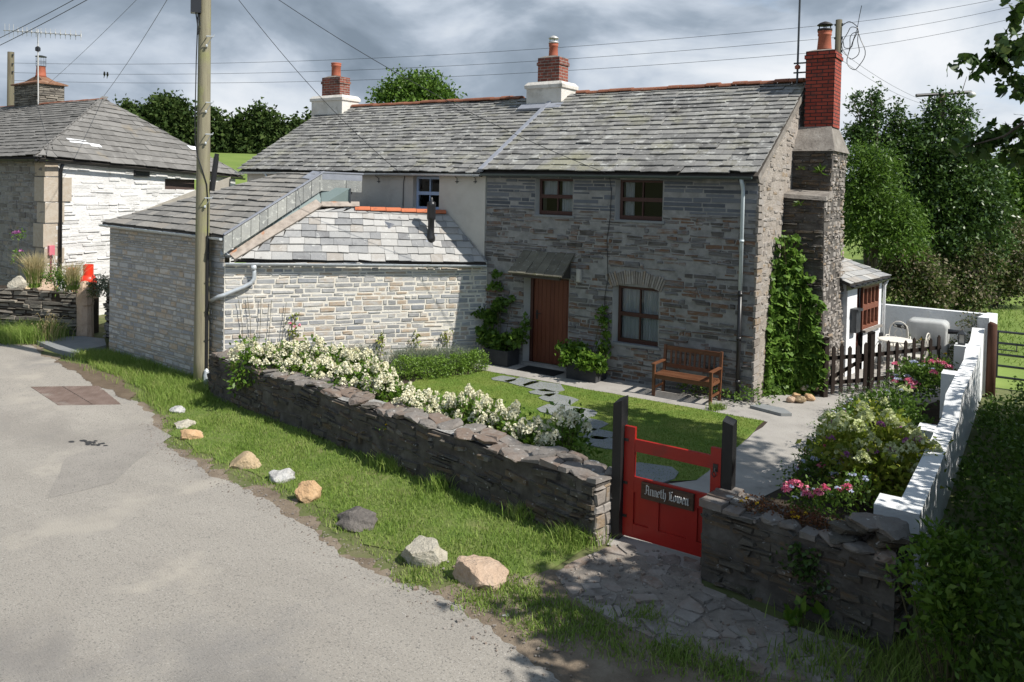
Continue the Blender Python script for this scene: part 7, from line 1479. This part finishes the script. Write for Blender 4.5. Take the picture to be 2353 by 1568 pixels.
# climbers trained on the outhouse wall
pw_ = PC + NF * .06
def climber(px, pb, ptop, lb, fm, n=60):
    a_ = on_pl(px, pb, pw_, NF); b_ = on_pl(px + 3, ptop, pw_, NF); t = thing('climbing_plant', lb, 'climber', (a_[0], a_[1], .004), 'climbers on the outhouse front wall'); mb = MB(); mb.tube([A(a_[0], a_[1], 0), a_ * .5 + b_ * .5 + UF * .05, b_], .008, 5); mb.tube([A(a_[0], a_[1], .0), a_ * .4 + b_ * .6 - UF * .1], .006, 5); mb.build('stems', M['stem'], t)
    P = b_ + (a_ - b_) * (rg_.random((n, 1)) ** 1.3) * .9 + rg_.normal(size=(n, 3)) * .07; leaves('foliage', P, rg_.normal(size=(n, 3)) + NF * .5, .09 * (.6 + .6 * rg_.random(n)), .45, M['lf_yel'], t, rg_)
    if fm: c = a_ * .3 + b_ * .7; flower_heads(t, [c + rg_.normal(size=3) * .06 for _ in range(3)], .03, .03, 14, M[fm], rg_, 'flower_head', .03)
climber(672, 800, 725, 'climber with yellow green leaves and a red bloom on the pale wall', 'fl_pink', 80); climber(872, 805, 768, 'short leafy climber behind the white hydrangeas', None, 50); climber(952, 800, 770, 'small leafy climber above the lavender', None, 40); climber(1022, 795, 766, 'leafy climber near the shaded end of the pale wall', None, 50)
mb = MB()
for px, l, tp_ in ((560, -12, 690), (578, -10, 682), (592, 8, 685), (612, 12, 690), (640, 18, 695), (655, 22, 720)): a_ = on_pl(px, 800, pw_, NF); b_ = on_pl(px + l, tp_, pw_, NF); mb.tube([A(a_[0], a_[1], 0), (a_ + b_) / 2 + UF * .02, b_], .006, 4)
solo(mb, 'bare_shrub', M['stem'], 'nearly leafless thin stemmed shrub against the left of the pale wall', 'shrub', A(a_[0], a_[1], 0))
# plants in and over the planters
def vine(base, pts, lb, m='lf_light', ncl=120, lb2=None):
    t = thing('planter_vine', lb, 'climber', base, 'vines growing from the planters by the door'); bs = [(p[0], p[1], p[2], r) for p, r in pts]
    P, D = crown(bs, ncl, 7, .05, rg_, .3, -1., .6); P[:, 1] = np.minimum(P[:, 1], YC - .05); D[:, 1] -= .5; lobed('foliage', P, D, .085 * (.6 + .6 * rg_.random(len(P))), .7, M[m], t, rg_); stems(t, base, [A(*p) for p, _ in pts])
o_y = lambda px, py, y_: on_y(px, py, y_)
vine((-9.88, 14.28, .3), [(o_y(1150, 790, 14.25), .2), (o_y(1120, 770, 14.25), .2), (o_y(1190, 775, 14.3), .17), (o_y(1130, 730, 14.4), .16), (o_y(1150, 700, 14.45), .13), (o_y(1140, 660, 14.48), .1), (o_y(1142, 630, 14.5), .07), (o_y(1175, 690, 14.48), .08), (o_y(1105, 720, 14.45), .1), (o_y(1205, 745, 14.4), .1)], 'tall leafy vine rising from the left planter beside the door', 'lf_mid', 230)
vine((-7.74, 14.26, .3), [(o_y(1310, 820, 14.1), .16), (o_y(1345, 830, 14.0), .17), (o_y(1370, 838, 14.1), .15), (o_y(1300, 800, 14.2), .12), (o_y(1330, 800, 14.2), .12), (o_y(1385, 800, 14.45), .09), (o_y(1390, 770, 14.5), .07), (o_y(1388, 740, 14.5), .07), (o_y(1382, 718, 14.5), .07)], 'bushy yellow tipped vine spilling over the right planter', 'lf_light', 170)
# creeper on the gable
bs = []
for px, py, r in ((1803, 550, 16), (1806, 590, 22), (1800, 630, 32), (1810, 670, 42), (1800, 715, 52), (1815, 760, 58), (1800, 805, 60), (1815, 850, 60), (1790, 890, 50), (1840, 700, 34), (1850, 780, 34), (1770, 770, 32), (1760, 830, 34), (1755, 880, 30), (1850, 850, 36), (1720, 915, 20), (1745, 920, 22), (1800, 925, 24)):
    c = on_y(px, py, 15.75); bs.append((c[0], c[1], max(c[2], .12), r * 17.0 / 1830, 1.))
t = thing('wall_creeper', 'bright green creeper climbing the corner between gable and chimney breast', 'climber', (-4.0, 15.7, .008)); P, D = crown(bs, 1300, 6, .055, rg_, .4, -1., .6); D = D * np.array([.7, .6, .4]) + A(.45, -.75, -.75); f_ = 15.90 + .38 * np.clip(P[:, 2] / 3.8, 0, 1); P[:, 1] = f_ - .02 - .16 * rg_.random(len(P)) - np.clip(-3.95 - P[:, 0], 0, .5) * 1.0 * rg_.random(len(P)); P[:, 0] = np.clip(P[:, 0], -4.4, -3.45); P[:, 2] = np.maximum(P[:, 2], .05)
lobed('foliage', P, D, .105 * (.55 + .7 * rg_.random(len(P))), .75, M['lf_ivy'], t, rg_); stems(t, (-4.1, 15.85, .008), [A(*b_[:3]) for b_ in bs[:10]])
P, D = crown([(on_z(1560 + 40 * k, 905, .1)[0], 14.42, .08, .12) for k in range(5)] + [(-4.5, 14.3, .12, .2), (-4.2, 14.6, .15, .25)], 60, 7, .04, rg_, .4, -.3); leaf_ = leaves('ground_ivy', P, D, .06 * (.6 + .6 * rg_.random(len(P))), .7, M['lf_mid'], None, rg_); tag(leaf_, kind='stuff')

# ---------------------------------------------------------------- right hand flower bed
def shrub(nm, lb, cat, c, blobs_, ncl, per, size, m, grp=None, fl=None, wr=.45, cr=.06, upb=.2, st=True, lobes=False):
    t = thing(nm, lb, cat, c, grp); P, D = crown(blobs_, ncl, per, cr, rg_, .4, -.7, .7, upb); P[:, 2] = np.maximum(P[:, 2], .02)
    (lobed if lobes else leaves)('foliage', P, D, size * (.6 + .6 * rg_.random(len(P))), wr, M[m], t, rg_)
    if st: stems(t, c, [A(*b_[:3]) for b_ in blobs_])
    for (fm, n, r_, h_, np_, ps) in (fl or []):
        H = []
        for k in range(n):
            b_ = blobs_[rg_.integers(len(blobs_))]; d_ = unit(rg_.normal(size=(1, 3)))[0]; d_[2] = abs(d_[2]); d_ = nrm(d_ + A(0, 0, .5)); H.append(A(*b_[:3]) + d_ * b_[3] * 1.02 * A(1, 1, b_[4] if len(b_) > 4 else 1))
        flower_heads(t, H, r_, h_, np_, M[fm], rg_, 'flower_head', ps)
    return t
B3 = lambda px, py, z_, r, sq=1.: (*on_z(px, py, z_)[:2], z_, r, sq)
shrub('hydrangea_bush', 'big hydrangea with lime green cone flowers in the middle of the right bed', 'shrub', (*on_z(1990, 1130, 0.)[:2], .004), [B3(1950, 1050, .55, .38), B3(2030, 1030, .62, .4), B3(2080, 1060, .6, .36), B3(1990, 1100, .4, .36), B3(2060, 1110, .38, .34), B3(1920, 1010, .6, .28), B3(2000, 990, .68, .3)], 420, 8, .11, 'lf_yel', 'hydrangeas in the right bed', [('fl_lime', 34, .10, .13, 120, .042), ('fl_mauve', 14, .055, .045, 50, .034)], .5)
shrub('hydrangea_bush', 'hydrangea with pale green domes further back along the white wall', 'shrub', (*on_z(2040, 975, 0.)[:2], .004), [B3(2010, 955, .5, .36), B3(2070, 950, .55, .36), B3(1960, 985, .4, .3), B3(2100, 985, .45, .3)], 240, 8, .085, 'lf_mid', 'hydrangeas in the right bed', [('fl_lime', 7, .07, .08, 80, .034), ('fl_blue', 5, .03, .015, 16, .03)], .5)
shrub('hydrangea_bush', 'hydrangea with rosy pink heads below the picket fence', 'shrub', (*on_z(2110, 900, 0.)[:2], .004), [B3(2085, 870, .55, .34), B3(2120, 885, .5, .34), B3(2150, 870, .55, .32), B3(2080, 900, .35, .3)], 220, 8, .09, 'lf_mid', 'hydrangeas in the right bed', [('fl_pink', 16, .065, .05, 60, .036), ('fl_blue', 9, .07, .02, 34, .034)], .5)
shrub('lacecap_hydrangea', 'small shrub with pale blue lacecap flowers at the left edge of the right bed', 'shrub', (*on_z(1890, 1090, 0.)[:2], .004), [B3(1890, 1060, .3, .22), B3(1870, 1090, .25, .2), B3(1920, 1100, .28, .22)], 110, 7, .075, 'lf_mid', None, [('fl_blue', 12, .05, .015, 22, .028), ('fl_pink', 4, .04, .035, 40, .028)])
shrub('geranium', 'bright pink geranium clump just behind the shaded gate wall', 'flower', (*on_z(1880, 1160, .3)[:2], .004), [B3(1830, 1150, .62, .17), B3(1880, 1160, .6, .18), B3(1930, 1155, .6, .18), B3(1970, 1130, .6, .18)], 130, 7, .06, 'lf_mid', None, [('fl_pink', 11, .05, .045, 60, .032), ('fl_blue', 16, .025, .012, 12, .026)])
shrub('daisy_clump', 'low clump of small white and mauve flowers beside the concrete path', 'flower', (*on_z(1840, 1120, .0)[:2], .008), [B3(1840, 1110, .12, .2), B3(1860, 1070, .12, .2), B3(1900, 1010, .15, .22), B3(1930, 970, .15, .22), B3(1960, 945, .2, .22)], 240, 7, .05, 'lf_mid', None, [('fl_blue', 30, .018, .01, 9, .02), ('fl_mauve', 12, .02, .012, 10, .02)])
shrub('rose_bush', 'airy rose shrub with orange buds in front of the patio wall', 'shrub', (*on_z(2205, 905, 0.)[:2], .004), [blob(2235, 755, 18.2, 32), blob(2215, 800, 18.2, 30), blob(2180, 800, 18.2, 22), blob(2240, 790, 18.2, 30), blob(2200, 840, 17.6, 34), blob(2230, 830, 17.6, 26), blob(2110, 790, 18, 12)], 190, 7, .075, 'lf_bramble', None, [('fl_yellow', 5, .03, .03, 20, .03)])
shrub('fern', 'light green feathery plant rising above the picket fence end', 'plant', (*on_z(2165, 900, 0.)[:2], .004), [blob(2165, 850, 16.6, 22), blob(2175, 870, 16.4, 24), blob(2130, 860, 16.4, 20)], 110, 7, .1, 'lf_light', None, None, .25)
shrub('catmint', 'grey green wispy clump spilling on to the path before the picket gate', 'plant', (*on_z(1985, 950, 0.)[:2], .004), [B3(1965, 925, .25, .24), B3(2000, 930, .3, .26), B3(2040, 915, .35, .28), B3(1945, 950, .15, .18)], 200, 9, .06, 'lf_grey', None, [('fl_mauve', 10, .015, .02, 8, .018)], .3)
# small plants on the shaded wall
bs = [tuple((A1 + u1 * t - n1 * .25)) for t in np.linspace(.45, 1.25, 6)]; bs = [(b_[0], b_[1], .76, .17, .5) for b_ in bs]
shrub('sedum', 'reddish brown sedum with yellow flowers along the shaded gate wall top', 'plant', (bs[2][0], bs[2][1], .74), bs, 260, 9, .035, 'lf_red', None, [('fl_yellow', 12, .025, .012, 14, .018)], .5, .04, st=False)
c_ = [on_pl(px, py, A1 + n1 * .04, n1) for px, py in ((1845, 1275), (1860, 1310), (1880, 1345), (1835, 1300))]; P = np.concatenate([c + rg_.normal(size=(60, 3)) * A(.09, .02, .08) for c in c_]); P = P - n1 * ((P - A1) @ n1)[:, None] + n1 * (.045 + .03 * rg_.random((len(P), 1)))
t = leaves('wall_ivy', P, rg_.normal(size=(len(P), 3)) * .6 + n1, .05 * (.6 + .7 * rg_.random(len(P))), .8, M['lf_dark'], None, rg_); tag(t, 'small dark ivy patch clinging to the shaded gate wall', 'climber')
c = on_z(1845, 1440, 0); shrub('sycamore_seedling', 'small bright seedling with broad leaves at the foot of the shaded wall', 'plant', (c[0], c[1], .004), [(c[0], c[1], .12, .12, .5), (c[0] - .08, c[1], .1, .08, .5)], 7, 2, .13, 'lf_light', None, None, .7, .03, lobes=True)
# bush and bank right of the white wall
bs = [blob(2150, 1235, 6.9, 30), blob(2200, 1270, 6.7, 40), blob(2140, 1310, 6.5, 36), blob(2205, 1345, 6.4, 46), blob(2150, 1390, 6.3, 40), blob(2225, 1405, 6.3, 36), blob(2085, 1300, 6.4, 20), blob(2060, 1325, 6.3, 14), blob(2250, 1320, 6.6, 26), blob(2180, 1440, 6.2, 34), blob(2125, 1265, 6.6, 24), blob(2120, 1440, 6.2, 26), blob(2200, 1490, 6.1, 34), blob(2250, 1440, 6.2, 28)]
shrub('laurel_bush', 'yellow tipped oval leaved bush at the end of the shaded wall in the lower right', 'bush', (-.55, 6.95, 0), bs, 230, 8, .09, 'lf_light', None, None, .42, .05, .35)
bs = [(x_, y_, (.05 if x_ < -.3 else .2) + .12 * math.sin(x_ * 4 + y_ * 2), .24 if x_ < -.3 else .42, 1.) for x_ in np.arange(-.75, 1.2, .38) for y_ in np.arange(6.6, 17.5, .5) if not (x_ < -.4 and y_ < 8.3)]
P, D = crown(bs, 4200, 6, .08, rg_, .4, -.2, .7, .4); P[:, 0] = np.maximum(P[:, 0], -.9 + .12 * rg_.random(len(P))); tag(leaves('bank_undergrowth', P, D, .095 * (.5 + .8 * rg_.random(len(P))), .45, M['lf_mid'], None, rg_), kind='stuff')
# plants by the neighbour's wall
for px, py, s_, lb in ((79, 650, 1., 'tall straw coloured feather grass at the corner of the neighbour house'), (168, 655, .8, 'shorter feather grass in front of the gas cylinders')):
    c = at_d(px, py, 20.4); n = int(700 * s_ ** 3); q = rg_.normal(size=(n, 3)) * .06; q[:, 2] = 0; t = thing('feather_grass', lb, 'grass', (c[0], c[1], c[2] - .3), 'feather grasses on the dry stone wall'); blades('blades', A(c[0], c[1], c[2] - .0) + q, (.55 + .35 * rg_.random(n)) * s_, .006, .3, M['straw'], rg_, t); blades('base_leaves', A(c[0], c[1], c[2] - .12) + q * .8, (.4 + .2 * rg_.random(n)) * s_, .006, .25, M['grass'], rg_, t)
for px, py, r, lb, m in ((125, 640, .28, 'rounded green herb between the two feather grasses', 'lf_mid'), (150, 650, .25, 'green herb right behind the small cope stones', 'lf_mid'), (228, 652, .2, 'spiky grey green plant beside the outhouse corner', 'lf_grey'), (213, 664, .12, 'low plant with orange flowers under the gas cylinder', 'lf_bramble')):
    c = at_d(px, py, 20.6); shrub('herb_plant', lb, 'plant', (c[0], c[1], c[2] - .35), [(c[0], c[1], c[2], r), (c[0] + .15, c[1], c[2] - .1, r * .8)], 70, 8, .09, m, None, [('fl_yellow', 4, .03, .03, 12, .03)] if 'orange' in lb else None, .3)
c = at_d(42, 535, 22.3); shrub('mallow', 'tall thin plant with a mauve flower against the dark stone house front', 'flower', (c[0], c[1], .2), [(c[0], c[1], c[2] - .1, .14), (c[0] + .1, c[1], c[2] - .7, .2)], 26, 6, .08, 'lf_mid', None, [('fl_mauve', 5, .05, .05, 24, .05)])
n = 46; mb = MB()
for k in range(n):
    c = on_z(115 + rg_.normal() * 16, 790, -.33); d_ = A(rg_.uniform(.1, .5), rg_.normal() * .15, 0); h_ = rg_.uniform(.5, .95); tp_ = c + d_ * h_ + Z * h_ * .9; mb.tube([c, c + d_ * h_ * .35 + Z * h_ * .6, tp_, tp_ + d_ * .22 - Z * .03], [.003, .003, .006, .002], 4)
solo(mb, 'seeding_grass', M['straw'], 'arching straw coloured seed heads leaning across the dark dry stone wall', 'grass', c)

for k, (px, py, y_) in enumerate(((1838, 470, 16.3), (1885, 395, 16.8), (1842, 388, 16.8))):
    c = on_y(px, py, y_ - .05); t = thing('wall_fern', ('little fern under the lower shoulder of the chimney breast', 'larger fern at the right of the upper chimney breast', 'tiny fern in the middle of the upper chimney breast')[k], 'fern', c, 'ferns growing from the chimney breast'); n = (14, 22, 9)[k]
    D = rg_.normal(size=(n, 3)) * A(.8, .3, .4) + A(0, -.5, .45); leaves('fronds', np.repeat(c[None], n, 0), D, (.16, .22, .12)[k] * (.6 + .5 * rg_.random(n)), .2, M['lf_light'], t, rg_); mb = MB(); mb.tube([c + Y * .04, c - Y * .03], .012, 5); mb.build('crown', M['stem'], t)
c = on_pl(883, 985, W0 + n_w * .05, n_w); shrub('hawkweed', 'small yellow wildflowers growing from the face of the long garden wall', 'flower', c, [(c[0], c[1], c[2] - .05, .04), (c[0] + .02, c[1], c[2] + .03, .03)], 8, 3, .04, 'lf_mid', None, [('fl_yellow', 3, .018, .012, 16, .018)])
for k, (px, py) in enumerate(((240, 171), (247, 172))):
    c = at_d(px, py, 40.6); mb = MB(); R_ = [(.0, -.10), (.035, -.07), (.055, -.02), (.055, .03), (.04, .07), (.045, .10), (.03, .135), (.0, .15)]; ax_ = nrm(A(.35, -.2, 1.)); mb.tube([c + ax_ * z_ for _, z_ in R_], [max(r_, .004) for r_, _ in R_], 8); mb.tube([c - ax_ * .08 - A(.02, 0, 0), c - ax_ * .2 - A(.05, 0, 0)], [.025, .012], 5); mb.tube([c + ax_ * .12, c + ax_ * .12 + A(.06, -.03, 0)], [.012, .002], 5)
    solo(mb, 'bird', M['black'], ('left of two tiny dark birds perched on the power line', 'right of two tiny dark birds perched on the power line')[k], 'bird', c, 'birds on the power line', True)
